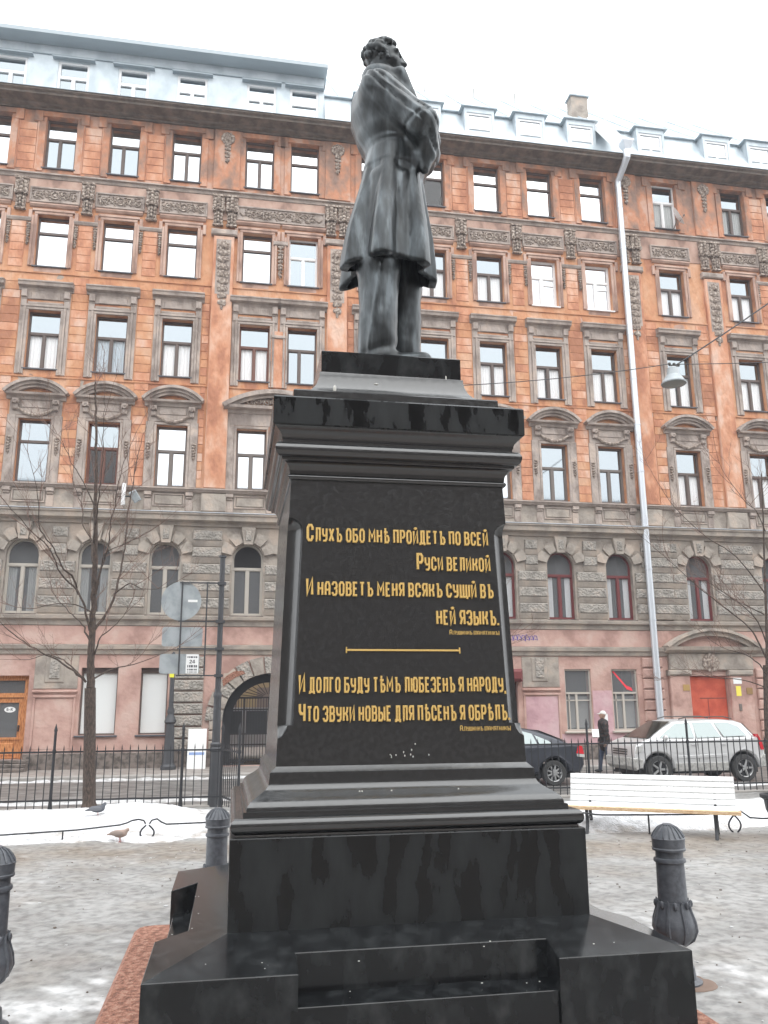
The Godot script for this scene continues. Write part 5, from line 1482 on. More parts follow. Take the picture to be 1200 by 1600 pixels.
func statue_field(p: Vector3) -> float:
	var d := 9.0
	if p.y > 0.84:
		d = torso_d(p, TORSO)
		# waist seam
		d += 0.006 * exp(-pow((p.y - 1.125 - 0.02 * p.z) / 0.012, 2))
		# right arm: shoulder, raised elbow, forearm folded across the chest
		var sl := 0.007 * gn.get_noise_3d(p.x * 260.0 + p.z * 160.0, p.y * 420.0 + p.z * 260.0, 3.0) + 0.009 * exp(-pow((p.y + p.z * 1.05 - 1.375) / 0.009, 2)) + 0.009 * exp(-pow((p.y + p.z * 1.15 - 1.31) / 0.01, 2)) - 0.006 * exp(-pow((p.y + p.z * 1.1 - 1.342) / 0.012, 2)) + 0.006 * exp(-pow((p.y - p.z * 0.5 - 1.1) / 0.008, 2))
		var arm := cap(p, V(-0.16, 1.385, -0.05), V(-0.2, 1.165, 0.15), 0.082, 0.07)
		arm = smin(arm, cap(p, V(-0.2, 1.165, 0.15), V(0.06, 1.19, 0.19), 0.072, 0.06), 0.04)
		d = smin(d, arm + sl, 0.045)
		# left arm under it, its cuff and hand showing below the right elbow
		var larm := cap(p, V(0.165, 1.37, -0.02), V(0.2, 1.16, 0.1), 0.088, 0.07)
		larm = smin(larm, cap(p, V(0.2, 1.16, 0.1), V(-0.08, 1.1, 0.16), 0.068, 0.06), 0.04)
		larm = smin(larm, cap(p, V(-0.08, 1.1, 0.17), V(-0.13, 1.05, 0.175), 0.048, 0.036), 0.04)
		larm = smin(larm, cap(p, V(-0.13, 1.05, 0.175), V(-0.135, 0.97, 0.165), 0.04, 0.016), 0.02)
		d = smin(d, larm + sl * 0.7, 0.07)
		# back seams and the crease behind the arm
		d += 0.004 * exp(-pow(p.x / 0.012, 2)) * (1.0 if p.z < 0 else 0.0)
		# collar and lapels
		var cr := V(p.x, (p.y - 1.535) + p.z * 0.3, p.z + 0.02)
		var rl := Vector2(cr.x / 1.05, cr.z).length()
		d = smin(d, Vector2(rl - 0.086, cr.y * 0.62).length() - 0.023, 0.025)
		d = smin(d, cap(p, V(-0.09, 1.53, 0.06), V(-0.06, 1.32, 0.15), 0.03, 0.02), 0.03)
		d = smin(d, cap(p, V(0.09, 1.53, 0.06), V(0.06, 1.32, 0.15), 0.03, 0.02), 0.03)
	if p.y < 1.2:
		# coat skirt: a flared shell in deep folds, open below
		var t := clampf((1.13 - p.y) / 0.63, 0.0, 1.0)
		var e := t * t * (3.0 - 2.0 * t) * 0.4 + t * 0.6
		var a := lerpf(0.155, 0.24, e); var b := lerpf(0.127, 0.2, e); var zc := lerpf(0.02, -0.015, e)
		var th := atan2(p.x / a, (p.z - zc) / b)
		var wob := sin(th * 7.0 + 0.4 + 0.5 * sin(th * 2.0)) * 0.8 + sin(th * 3.0 + 2.0) * 0.3 + sin(th * 16.0) * 0.1
		wob = clampf(wob * 1.7, -1.0, 1.0)
		var k := 1.0 + 0.16 * minf(1.0, 0.12 + 1.3 * t) * wob * smoothstep(0.02, 0.2, t)
		var q := Vector2(p.x / (a * k), (p.z - zc) / (b * k))
		var s := (q.length() - 1.0) * minf(a, b) * 0.75
		var hem := 0.5 - 0.015 * wob
		var shell := s
		if p.y < 0.95: shell = maxf(s, -(s + 0.026))
		shell = maxf(shell, maxf(hem - p.y, p.y - 1.14))
		d = smin(d, shell, 0.02) if p.y > 1.02 else minf(d, shell)
	if p.y < 1.0:
		# legs in trousers, the left one forward; shoes
		var cre := 0.006 * gn.get_noise_3d(p.x * 220.0, p.y * 160.0, p.z * 220.0) - 0.01 * exp(-pow((p.z - p.x * 0.5 - 0.02 - 0.18 * (p.y - 0.2)) / 0.011, 2)) * (1.0 if p.x < 0.0 else 0.0)
		cre += 0.009 * exp(-pow((p.y - 0.1 - 0.35 * p.z) / 0.02, 2))
		var l := cap(p, V(-0.085, 0.93, 0.0), V(-0.1, 0.5, -0.05), 0.1, 0.09)
		l = smin(l, cap(p, V(-0.1, 0.5, -0.05), V(-0.105, 0.06, -0.055), 0.09, 0.086), 0.03)
		var r := cap(p, V(0.085, 0.93, 0.02), V(0.1, 0.5, 0.06), 0.1, 0.086)
		r = smin(r, cap(p, V(0.1, 0.5, 0.06), V(0.11, 0.06, 0.055), 0.086, 0.08), 0.03)
		var f := smin(l, r, 0.012) + cre
		f = smin(f, cap(p, V(-0.11, 0.035, -0.07), V(-0.14, 0.035, 0.14), 0.045, 0.04), 0.03)
		f = smin(f, cap(p, V(0.11, 0.035, 0.06), V(0.13, 0.035, 0.27), 0.045, 0.04), 0.03)
		# a low support of draped bronze between the legs
		f = maxf(f, -p.y)
		d = minf(d, f)
	return d
var curls := []
func head_field(p: Vector3) -> float:        # head frame: origin at the middle of the skull, face towards +z
	var d := ell(p, V(0, 0.015, -0.008), V(0.074, 0.088, 0.092))
	d = smin(d, ell(p, V(0, -0.05, 0.035), V(0.054, 0.068, 0.056)), 0.05)
	d = smin(d, ell(p, V(0, -0.098, 0.058), V(0.026, 0.02, 0.022)), 0.03)
	d = smin(d, cap(p, V(0, 0.012, 0.084), V(0, -0.028, 0.108), 0.011, 0.014), 0.016)
	d = smin(d, cap(p, V(-0.012, -0.032, 0.094), V(0.012, -0.032, 0.094), 0.011, 0.011), 0.012)
	d = smin(d, cap(p, V(-0.05, 0.026, 0.068), V(0.05, 0.026, 0.068), 0.012, 0.012), 0.016)
	d = smin(d, cap(p, V(-0.018, -0.06, 0.082), V(0.018, -0.06, 0.082), 0.009, 0.009), 0.012)
	d = smin(d, cap(p, V(-0.015, -0.073, 0.08), V(0.015, -0.073, 0.08), 0.009, 0.009), 0.01)
	d = smin(d, cap(p, V(0, -0.04, -0.01), V(0, -0.15, -0.035), 0.056, 0.06), 0.03)
	for s in [-1.0, 1.0]:
		d = maxf(d, -(ell(p, V(s * 0.032, 0.004, 0.084), V(0.018, 0.012, 0.014))))
		d = smin(d, ell(p, V(s * 0.031, 0.004, 0.07), V(0.013, 0.01, 0.012)), 0.004)
		d = smin(d, ell(p, V(s * 0.046, -0.03, 0.05), V(0.02, 0.018, 0.02)), 0.02)
		d = smin(d, ell(p, V(s * 0.074, -0.008, -0.01), V(0.01, 0.028, 0.018)), 0.008)
	return d
func hair_field(p: Vector3) -> float:
	var d := ell(p, V(0, 0.03, -0.02), V(0.082, 0.088, 0.096))
	d = maxf(d, (p.z - 0.015) * 0.8 + (0.05 - p.y) * 0.6)
	for c in curls:
		var q: Vector3 = p - c[0]
		if q.length_squared() < 0.004: d = smin(d, q.length() - c[1], 0.007)
	return d

func build_statue():
	var k := 1.9
	var o := thing("bronze_statue", "dark bronze statue of a standing man in a long frock coat with crossed arms", "statue", V(1.235, 4.673, -6.5), deg_to_rad(79.0))
	o.scale = V(k, k, k)
	var m := MB.new()
	surface_net(statue_field, V(-0.36, -0.02, -0.34), V(0.36, 1.68, 0.42), 0.0082, m, 1.6)
	var h := MB.new()
	surface_net(head_field, V(-0.1, -0.19, -0.14), V(0.1, 0.13, 0.15), 0.0052, h)
	var hx := Transform3D(Basis(Vector3.UP, deg_to_rad(-8.0)) * Basis(Vector3.RIGHT, 0.06).scaled(V(0.9, 0.9, 0.9)), V(-0.005, 1.668, -0.012))
	m.add(h, hx)
	part("body", m.mesh(70), M.bronze, o)
	rng.seed = 12
	for i in 150:
		var u := rng.randf_range(-0.35, 1.0); var a := rng.randf() * TAU
		var q := V(sqrt(1 - u * u) * cos(a), u, sqrt(1 - u * u) * sin(a))
		var at := V(q.x * 0.084, 0.03 + q.y * 0.09, -0.02 + q.z * 0.1)
		if at.z > 0.0 and at.y < 0.075: continue
		if at.z > 0.05 and at.y < 0.1: continue
		curls.append([at, rng.randf_range(0.013, 0.021)])
	for s in [-1.0, 1.0]:
		for j in 4: curls.append([V(s * 0.071, 0.03 - j * 0.02, 0.012 + 0.004 * j), 0.013])
	var hr := MB.new()
	surface_net(hair_field, V(-0.13, -0.12, -0.16), V(0.13, 0.16, 0.12), 0.0052, hr, 1.5)
	var hm := part("curly_hair", hr.mesh(70), M.bronze, o)
	hm.transform = hx

# ---------------------------------------------------------------- the passer-by, and two pigeons
func build_person():
	var o := thing("person", "person in a dark jacket, jeans and pale cap walking between the two parked cars", "person", V(11.15, 0.02, -24.6), deg_to_rad(-105.0))
	var body := func(p: Vector3) -> float:
		var d := cap(p, V(0, 0.95, 0), V(0, 1.42, 0.01), 0.15, 0.16)
		d = smin(d, cap(p, V(0, 0.78, -0.01), V(0, 1.0, 0), 0.175, 0.16), 0.06)
		d = smin(d, cap(p, V(-0.17, 1.42, 0), V(0.17, 1.42, 0), 0.075, 0.075), 0.06)
		d = smin(d, cap(p, V(0, 1.45, 0), V(0, 1.56, 0.02), 0.06, 0.055), 0.03)
		for s in [-1.0, 1.0]:
			var el := V(s * 0.25, 1.14, -0.03 if s > 0 else 0.02)
			var ha := V(s * 0.2, 1.05, 0.2) if s < 0 else V(s * 0.26, 0.88, 0.02)
			d = smin(d, cap(p, V(s * 0.2, 1.4, 0), el, 0.075, 0.062), 0.03)
			d = smin(d, cap(p, el, ha, 0.06, 0.048), 0.02)
		return d + 0.006 * sin(p.y * 45.0 + p.x * 18.0)
	var m := MB.new(); surface_net(body, V(-0.36, 0.56, -0.25), V(0.36, 1.62, 0.32), 0.02, m)
	part("jacket", m.mesh(70), tri_mat(noise_tex(60, 0.02, 3, ramp([[0.014, 0.014, 0.016], [0.024, 0.022, 0.022], [0.07, 0.032, 0.022]])), V(1.2, 1.2, 1.2), 0.85), o)
	var legs := func(p: Vector3) -> float:
		var d := cap(p, V(-0.09, 0.86, 0), V(-0.09, 0.48, 0.12), 0.1, 0.075)
		d = smin(d, cap(p, V(-0.09, 0.48, 0.12), V(-0.09, 0.09, 0.16), 0.075, 0.055), 0.02)
		d = smin(d, cap(p, V(0.09, 0.86, 0), V(0.09, 0.48, -0.1), 0.1, 0.075), 0.03)
		d = smin(d, cap(p, V(0.09, 0.48, -0.1), V(0.09, 0.12, -0.32), 0.075, 0.055), 0.02)
		return d
	m = MB.new(); surface_net(legs, V(-0.24, 0.0, -0.46), V(0.24, 1.0, 0.32), 0.02, m)
	part("jeans", m.mesh(70), std(0.05, 0.062, 0.095, 0.9), o)
	m = MB.new()
	m.ball(V(-0.09, 0.045, 0.21), V(0.048, 0.045, 0.13), 10, 6); m.ball(V(0.09, 0.07, -0.3), V(0.048, 0.05, 0.12), 10, 6)
	part("shoes", m.mesh(60), M.black, o)
	var hd := func(p: Vector3) -> float:
		var d := ell(p, V(0, 1.68, 0.01), V(0.075, 0.1, 0.092))
		d = smin(d, ell(p, V(0, 1.62, 0.04), V(0.05, 0.06, 0.05)), 0.03)
		d = smin(d, cap(p, V(0, 1.675, 0.1), V(0, 1.65, 0.118), 0.011, 0.014), 0.012)
		d = smin(d, cap(p, V(-0.045, 1.69, 0.085), V(0.045, 1.69, 0.085), 0.01, 0.01), 0.012)
		for s in [-1.0, 1.0]:
			d = smin(d, ell(p, V(s * 0.078, 1.665, 0.0), V(0.012, 0.028, 0.018)), 0.01)
		return smin(d, cap(p, V(0, 1.6, 0), V(0, 1.5, 0), 0.05, 0.055), 0.02)
	m = MB.new(); surface_net(hd, V(-0.12, 1.46, -0.12), V(0.12, 1.82, 0.16), 0.012, m)
	part("head", m.mesh(70), std(0.4, 0.25, 0.18, 0.7), o)
	m = MB.new()
	var cp := func(p: Vector3) -> float:
		var d := maxf(ell(p, V(0, 1.7, -0.005), V(0.088, 0.108, 0.105)), (1.7 - p.y) + 0.25 * p.z)
		return smin(d, ell(p, V(0, 1.715, 0.12), V(0.07, 0.012, 0.06)), 0.01)
	surface_net(cp, V(-0.12, 1.62, -0.14), V(0.12, 1.84, 0.2), 0.012, m)
	part("cap", m.mesh(70), std(0.66, 0.64, 0.6, 0.9), o)
	for s in [-1.0, 1.0]:
		m = MB.new()
		var w := V(-0.2, 1.05, 0.2) if s < 0 else V(0.26, 0.88, 0.02)
		var dir := V(0.02, -0.02, 0.08).normalized() if s < 0 else V(0, -0.08, 0.01).normalized()
		m.tube([w, w + dir * 0.05, w + dir * 0.09], [0.03, 0.04, 0.03], 8)
		var sidev := dir.cross(Vector3.RIGHT).normalized()
		for f in 4:
			var b := w + dir * 0.085 + V(0.0, 0, 0) + sidev * (f - 1.5) * 0.018
			var L: float = [0.055, 0.07, 0.066, 0.05][f]
			m.tube([b, b + dir * L * 0.55, b + dir * L * 0.85 + V(-s * 0.025, 0, 0)], [0.009, 0.0085, 0.007], 6)
		m.tube([w + dir * 0.03, w + dir * 0.06 + V(-s * 0.035, 0.01, 0), w + dir * 0.095 + V(-s * 0.04, 0.01, 0)], [0.011, 0.01, 0.008], 6)
		part("hand", m.mesh(60), std(0.4, 0.25, 0.18, 0.7), o)
	var pp := solo("paper_sheets", boxm(-0.1, 0.1, -0.13, 0.13, -0.006, 0.006), M.paper, "white sheets of paper in the hand of the passer-by", "paper", V(10.8, 1.17, -24.42), deg_to_rad(-20.0))
	pp.rotation.x = -0.5
	var bag := MB.new()
	bag.bbox(-0.06, 0.06, -0.24, 0.0, -0.14, 0.14, 0.02)
	bag.tube([V(0, 0, -0.08), V(0, 0.12, -0.04), V(0, 0.12, 0.04), V(0, 0, 0.08)], [0.01], 5)
	solo("black_bag", bag.mesh(), M.black, "black bag carried behind the passer-by in the dark jacket", "bag", V(11.5, 0.8, -24.75), deg_to_rad(70.0))

func pigeon(at: Vector3, ry: float, peck: float, mat: Material, dark: Material, label: String):
	var o := thing("pigeon", label, "pigeon", at, ry, "pigeons by the snow")
	var hp := V(0, 0.215, 0.1).lerp(V(0, 0.075, 0.17), peck)
	var f := func(p: Vector3) -> float:
		var d := ell(p, V(0, 0.12, 0.0), V(0.055, 0.058, 0.105))
		d = smin(d, cap(p, V(0, 0.13, -0.06), V(0, 0.105, -0.2), 0.035, 0.012), 0.03)
		d = smin(d, cap(p, V(0, 0.14, 0.07), hp, 0.042, 0.024), 0.03)
		d = smin(d, ell(p, hp, V(0.024, 0.025, 0.028)), 0.01)
		return smin(d, cap(p, hp + V(0, -0.004, 0.022), hp + V(0, -0.012, 0.048), 0.006, 0.002), 0.006)
	var m := MB.new()
	surface_net(f, V(-0.09, 0.02, -0.25), V(0.09, 0.27, 0.25), 0.011, m)
	part("body", m.mesh(70), mat, o)
	m = MB.new()
	for s in [-1.0, 1.0]: m.ball(V(s * 0.05, 0.13, -0.04), V(0.014, 0.04, 0.11), 8, 5)
	part("wings", m.mesh(60), dark, o)
	m = MB.new()
	for s in [-1.0, 1.0]:
		m.tube([V(s * 0.022, 0.08, 0.0), V(s * 0.024, 0.0, 0.01)], [0.007, 0.005], 5)
		m.tube([V(s * 0.024, 0.004, -0.015), V(s * 0.024, 0.004, 0.035)], [0.005, 0.003], 5)
	part("legs", m.mesh(), std(0.35, 0.12, 0.1, 0.8), o)

# ---------------------------------------------------------------- street furniture, plants, cars
const LIMBS_A := [
		[0.00, 0.125, 0.105, [[-2.53, 0.21], [-2.60, 1.38], [-2.66, 2.38]]],
		[0.00, 0.095, 0.020, [[-2.66, 2.38], [-2.69, 3.17], [-2.71, 4.03], [-2.75, 5.05], [-2.81, 6.09], [-2.87, 7.16], [-2.99, 8.54]]],
		[0.50, 0.035, 0.006, [[-2.74, 2.49], [-2.96, 2.71], [-3.25, 2.90], [-3.55, 3.04], [-3.92, 3.28], [-4.41, 3.67], [-4.89, 3.94]]],
		[-0.50, 0.030, 0.005, [[-2.79, 2.54], [-3.12, 2.84], [-3.52, 3.02], [-3.89, 2.94], [-4.34, 2.94]]],
		[-0.90, 0.030, 0.005, [[-2.72, 3.29], [-2.91, 3.60], [-3.14, 3.80], [-3.45, 4.05], [-3.68, 4.33], [-3.90, 4.77]]],
		[0.70, 0.040, 0.006, [[-2.71, 3.47], [-2.89, 4.03], [-3.08, 4.28], [-3.29, 4.53], [-3.52, 4.96], [-3.85, 5.30], [-4.31, 5.78], [-4.77, 6.28]]],
		[0.90, 0.035, 0.005, [[-2.95, 4.16], [-3.13, 4.47], [-3.22, 4.59], [-3.41, 4.97], [-3.63, 5.26], [-3.65, 5.80], [-3.83, 6.58]]],
		[-0.60, 0.045, 0.006, [[-2.67, 3.47], [-2.48, 3.79], [-2.33, 4.17], [-2.25, 4.80], [-2.23, 5.32], [-2.24, 5.98], [-2.14, 7.20], [-2.00, 8.04]]],
		[0.60, 0.035, 0.005, [[-2.71, 4.16], [-2.60, 4.67], [-2.44, 5.06], [-2.39, 5.51], [-2.36, 5.84], [-2.28, 6.38], [-2.08, 7.20]]],
		[-0.80, 0.028, 0.005, [[-2.56, 2.56], [-2.30, 2.74], [-1.95, 2.84], [-1.59, 2.99], [-1.27, 3.17], [-1.06, 3.30]]],
		[0.80, 0.028, 0.004, [[-2.61, 3.02], [-2.51, 3.29], [-2.28, 3.44], [-2.05, 3.64], [-1.92, 3.86]]],
		[0.40, 0.030, 0.004, [[-2.69, 4.16], [-2.57, 4.60], [-2.52, 4.92], [-2.26, 5.06], [-1.96, 5.20], [-1.60, 5.41]]],
		[-1.00, 0.030, 0.004, [[-2.73, 4.79], [-2.91, 5.30], [-3.09, 5.62], [-3.21, 6.08], [-3.48, 6.73], [-3.55, 7.27]]],
		[1.00, 0.030, 0.004, [[-2.75, 5.18], [-2.68, 5.83], [-2.62, 6.50], [-2.59, 7.31], [-2.57, 8.01]]],
		[-0.50, 0.025, 0.004, [[-2.69, 3.78], [-3.03, 3.97], [-3.51, 4.00], [-3.97, 3.92], [-4.44, 4.01]]],
		[0.50, 0.025, 0.004, [[-2.33, 4.17], [-2.04, 4.36], [-1.78, 4.24], [-1.42, 4.24], [-1.14, 4.35]]],
		[-0.30, 0.025, 0.004, [[-2.79, 5.83], [-3.02, 6.35], [-3.37, 6.87], [-3.65, 7.40], [-4.05, 7.79]]],
]
const LIMBS_B := [
		[0.00, 0.120, 0.100, [[12.18, -0.10], [12.20, 1.13], [12.35, 2.87]]],
		[0.00, 0.050, 0.015, [[12.35, 2.87], [12.47, 4.07], [12.57, 5.31], [12.65, 6.10], [12.77, 7.57]]],
		[0.50, 0.030, 0.005, [[12.31, 2.57], [12.04, 2.87], [11.57, 3.09], [10.93, 3.23], [10.39, 3.45]]],
		[-0.60, 0.035, 0.005, [[12.37, 3.02], [12.13, 3.69], [11.85, 4.06], [11.40, 4.51], [10.95, 4.96], [10.49, 5.34], [9.74, 6.17]]],
		[0.70, 0.030, 0.005, [[12.39, 3.31], [12.07, 3.84], [11.69, 4.14], [11.22, 4.43], [10.59, 4.65], [10.03, 4.87]]],
		[-0.80, 0.030, 0.005, [[12.51, 4.53], [12.16, 5.30], [11.86, 5.68], [11.40, 6.06], [10.88, 6.84], [10.53, 7.47], [10.25, 8.11]]],
		[0.50, 0.025, 0.004, [[12.45, 4.07], [11.95, 4.21], [11.22, 4.39], [10.74, 4.58]]],
		[-0.40, 0.025, 0.004, [[12.29, 2.35], [11.83, 2.54], [11.19, 2.60], [10.55, 2.69], [10.06, 2.58]]],
		[0.50, 0.020, 0.004, [[12.68, 6.10], [12.39, 6.57], [11.98, 6.72], [11.38, 7.51], [11.10, 8.15]]],
]

func tree(limbs: Array, n: float, sd: int, label: String, shift := 0.0, k := 1.0):
	var base: Array = limbs[0][3][0]
	var o := thing("bare_tree", label, "tree", V(base[0] + shift, 0, -n), 0.0, "bare winter trees along the fence")
	var r := RandomNumberGenerator.new(); r.seed = sd
	var tw := MB.new()
	for li in limbs.size():
		var L: Array = limbs[li]
		var src: Array = L[3]
		# smooth the traced line
		var pts := []; var rad := []
		var cv := Curve3D.new()
		var total := src.size() - 1
		for i in src.size():
			var t := float(i) / total
			var jit := V(r.randfn(0, 0.02), 0, r.randfn(0, 0.05)) if li > 1 else V(0, 0, 0)
			cv.add_point(V((src[i][0] - base[0]) * k, src[i][1] * k, L[0] * t * 1.4 * k + (0.0 if i == 0 else jit.z)) + V(jit.x, 0, 0))
		for i in cv.point_count:
			var a := cv.get_point_position(maxi(i - 1, 0)); var b := cv.get_point_position(mini(i + 1, cv.point_count - 1))
			cv.set_point_in(i, (a - b) * 0.16); cv.set_point_out(i, (b - a) * 0.16)
		var len := cv.get_baked_length()
		var steps := int(len / 0.12) + 2
		for i in steps + 1:
			var t := float(i) / steps
			var w := r.randfn(0, 0.008) if li > 0 else 0.0
			pts.append(cv.sample_baked(t * len, true) + V(w, w * 0.5, -w))
			rad.append(lerpf(L[1], L[2], pow(t, 0.7)) * k * (1.0 if li == 0 else (0.85 if li == 1 else 0.68)))
		if li == 0: rad[0] *= 1.25
		var m := MB.new(); m.tube(pts, rad, 9 if li < 2 else 6)
		part("trunk" if li == 0 else "limb", m.mesh(70), M.bark, o)
		if li == 0: continue
		# side shoots, then finer twigs
		var shoots := int(len * (1.8 if li == 1 else 2.6))
		for s in shoots:
			var t := r.randf_range(0.22, 1.0)
			var p := cv.sample_baked(t * len, true)
			var dirv := (cv.sample_baked(minf(t * len + 0.1, len), true) - cv.sample_baked(maxf(t * len - 0.1, 0.0), true)).normalized()
			_shoot(tw, p, (dirv * 0.9 + V(r.randfn(0, 0.5), r.randf_range(0.0, 0.7), r.randfn(0, 0.6))).normalized(), r.randf_range(0.35, 1.05) * k, lerpf(0.0085, 0.005, t), 2, r)
		_shoot(tw, pts[-1], (pts[-1] - pts[-3]).normalized(), 0.6 * k, 0.005, 2, r)
	var t := part("twigs", tw.mesh(70), M.twig, o)
	t.set_meta("kind", "stuff")
func _shoot(m: MB, p: Vector3, d: Vector3, len: float, rad: float, depth: int, r: RandomNumberGenerator):
	var pts := [p]; var dd := d
	var n := 5
	for i in n:
		dd = (dd + V(r.randfn(0, 0.13), r.randf_range(-0.02, 0.12), r.randfn(0, 0.13))).normalized()
		pts.append(pts[-1] + dd * len / n)
	m.tube(pts, [rad, rad * 0.9, rad * 0.78, rad * 0.66, rad * 0.52, 0.002], 4, false)
	if depth > 0:
		for k in r.randi_range(2, 4):
			var i := r.randi_range(1, n)
			_shoot(m, pts[i], (dd + V(r.randfn(0, 0.6), r.randf_range(-0.1, 0.6), r.randfn(0, 0.6))).normalized(), len * r.randf_range(0.4, 0.7), rad * 0.6, depth - 1, r)

func build_bollards():
	var labels := ["cast-iron bollard right of the pedestal with its base in view", "cast-iron bollard cut by the left edge of the photo", "cast-iron bollard behind the left corner of the stepped base"]
	var spots := [V(3.295, 0, -6.25), V(-1.5, 0, -6.25), V(-0.1, -0.1, -9.05)]
	var sh := MB.new()
	sh.lathe([Vector2(0.165, 0), Vector2(0.165, 0.035), Vector2(0.125, 0.05), Vector2(0.115, 0.13), Vector2(0.09, 0.15), Vector2(0.07, 0.2), Vector2(0.066, 0.26)], 28)
	var base_m := sh.mesh(35)
	sh = MB.new()
	sh.lathe([Vector2(0.066, 0.255), Vector2(0.1, 0.29), Vector2(0.14, 0.33), Vector2(0.158, 0.38), Vector2(0.155, 0.42), Vector2(0.14, 0.47), Vector2(0.118, 0.53), Vector2(0.112, 0.57)], 28)
	for i in 8:      # overlapping leaves round the bulb
		var a := TAU * i / 8
		var pts := []; var rad := []
		for q in [[0.075, 0.27, 0.012], [0.13, 0.315, 0.034], [0.154, 0.38, 0.05], [0.148, 0.44, 0.044], [0.126, 0.51, 0.036], [0.118, 0.565, 0.026], [0.126, 0.585, 0.01]]:
			pts.append(V(q[0] * cos(a), q[1], -q[0] * sin(a))); rad.append(q[2] * 0.36)
		sh.tube(pts, rad, 6)
		var c2 := TAU * (i + 0.5) / 8
		sh.ball(V(0.125 * cos(c2), 0.555, -0.125 * sin(c2)), V(0.018, 0.028, 0.018), 6, 4)
	var bulb_m := sh.mesh(50)
	sh = MB.new()
	sh.lathe([Vector2(0.107, 0.56), Vector2(0.103, 0.82), Vector2(0.104, 0.838), Vector2(0.116, 0.845), Vector2(0.118, 0.858), Vector2(0.114, 0.87), Vector2(0.101, 0.876), Vector2(0.1, 0.925)], 32)
	var shaft_m := sh.mesh(35)
	sh = MB.new()
	sh.lathe([Vector2(0.1, 0.922), Vector2(0.122, 0.926), Vector2(0.124, 0.94), Vector2(0.119, 0.946), Vector2(0.122, 1.005), Vector2(0.126, 1.012), Vector2(0.118, 1.02), Vector2(0.1, 1.05), Vector2(0.07, 1.085), Vector2(0.042, 1.1), Vector2(0.04, 1.11), Vector2(0.03, 1.116)], 32)
	for i in 16:
		var a := TAU * i / 16
		sh.tube([V(0.119 * cos(a), 1.02, -0.119 * sin(a)), V(0.102 * cos(a), 1.052, -0.102 * sin(a)), V(0.072 * cos(a), 1.088, -0.072 * sin(a)), V(0.044 * cos(a), 1.104, -0.044 * sin(a))], [0.0075, 0.008, 0.006, 0.004], 5)
	var cap_m := sh.mesh(35)
	for i in 3:
		var o := thing("bollard", labels[i], "bollard", spots[i], i * 0.4, "iron bollards round the monument")
		part("foot", base_m, M.bollard, o); part("leafy_bulb", bulb_m, M.bollard, o); part("shaft", shaft_m, M.bollard, o); part("fluted_cap", cap_m, M.bollard, o)
	var col := MB.new(); col.lathe([Vector2(0.2, 0), Vector2(0.2, 0.006), Vector2(0.17, 0.012)], 20)
	solo("rust_stain_plate", col.mesh(), std(0.2, 0.14, 0.11, 0.9), "rusty round plate under the foot of the right bollard", "plate", V(3.36, 0.012, -6.22))

func fence(label: String, a: Vector3, b: Vector3, posts: Array, group := "iron fences round the square"):
	var d := b - a
	var len := d.length()
	var o := thing("iron_fence", label, "fence", a, atan2(-d.z, d.x), group)
	if not cache.has("picket"):
		var m := MB.new()
		m.box(-0.008, 0.008, 0.14, 1.22, -0.008, 0.008)
		m.loft([[V(-0.012, 1.22, 0.006), V(0.012, 1.22, 0.006), V(0.012, 1.22, -0.006), V(-0.012, 1.22, -0.006)], [V(-0.001, 1.31, 0.001), V(0.001, 1.31, 0.001), V(0.001, 1.31, -0.001), V(-0.001, 1.31, -0.001)]])
		cache["picket"] = m.mesh()
		m = MB.new()
		m.lathe([Vector2(0.05, -0.05), Vector2(0.045, 0.1), Vector2(0.03, 0.3), Vector2(0.026, 1.15), Vector2(0.038, 1.17), Vector2(0.038, 1.21), Vector2(0.026, 1.23), Vector2(0.026, 1.56), Vector2(0.034, 1.58), Vector2(0.03, 1.61), Vector2(0.004, 1.71)], 8)
		cache["fence_post"] = m.mesh(35)
	for y in [0.27, 1.165]: part("rail", boxm(0, len, y, y + 0.032, -0.014, 0.014), M.iron, o)
	var n := int(len / 0.153)
	for i in n:
		var x := (i + 0.5) * len / n
		var near := false
		for p in posts: near = near or absf(p - x) < 0.05
		if not near: part("picket", cache["picket"], M.iron, o, V(x, 0, 0))
	for p in posts: part("post", cache["fence_post"], M.iron, o, V(p, 0, 0))
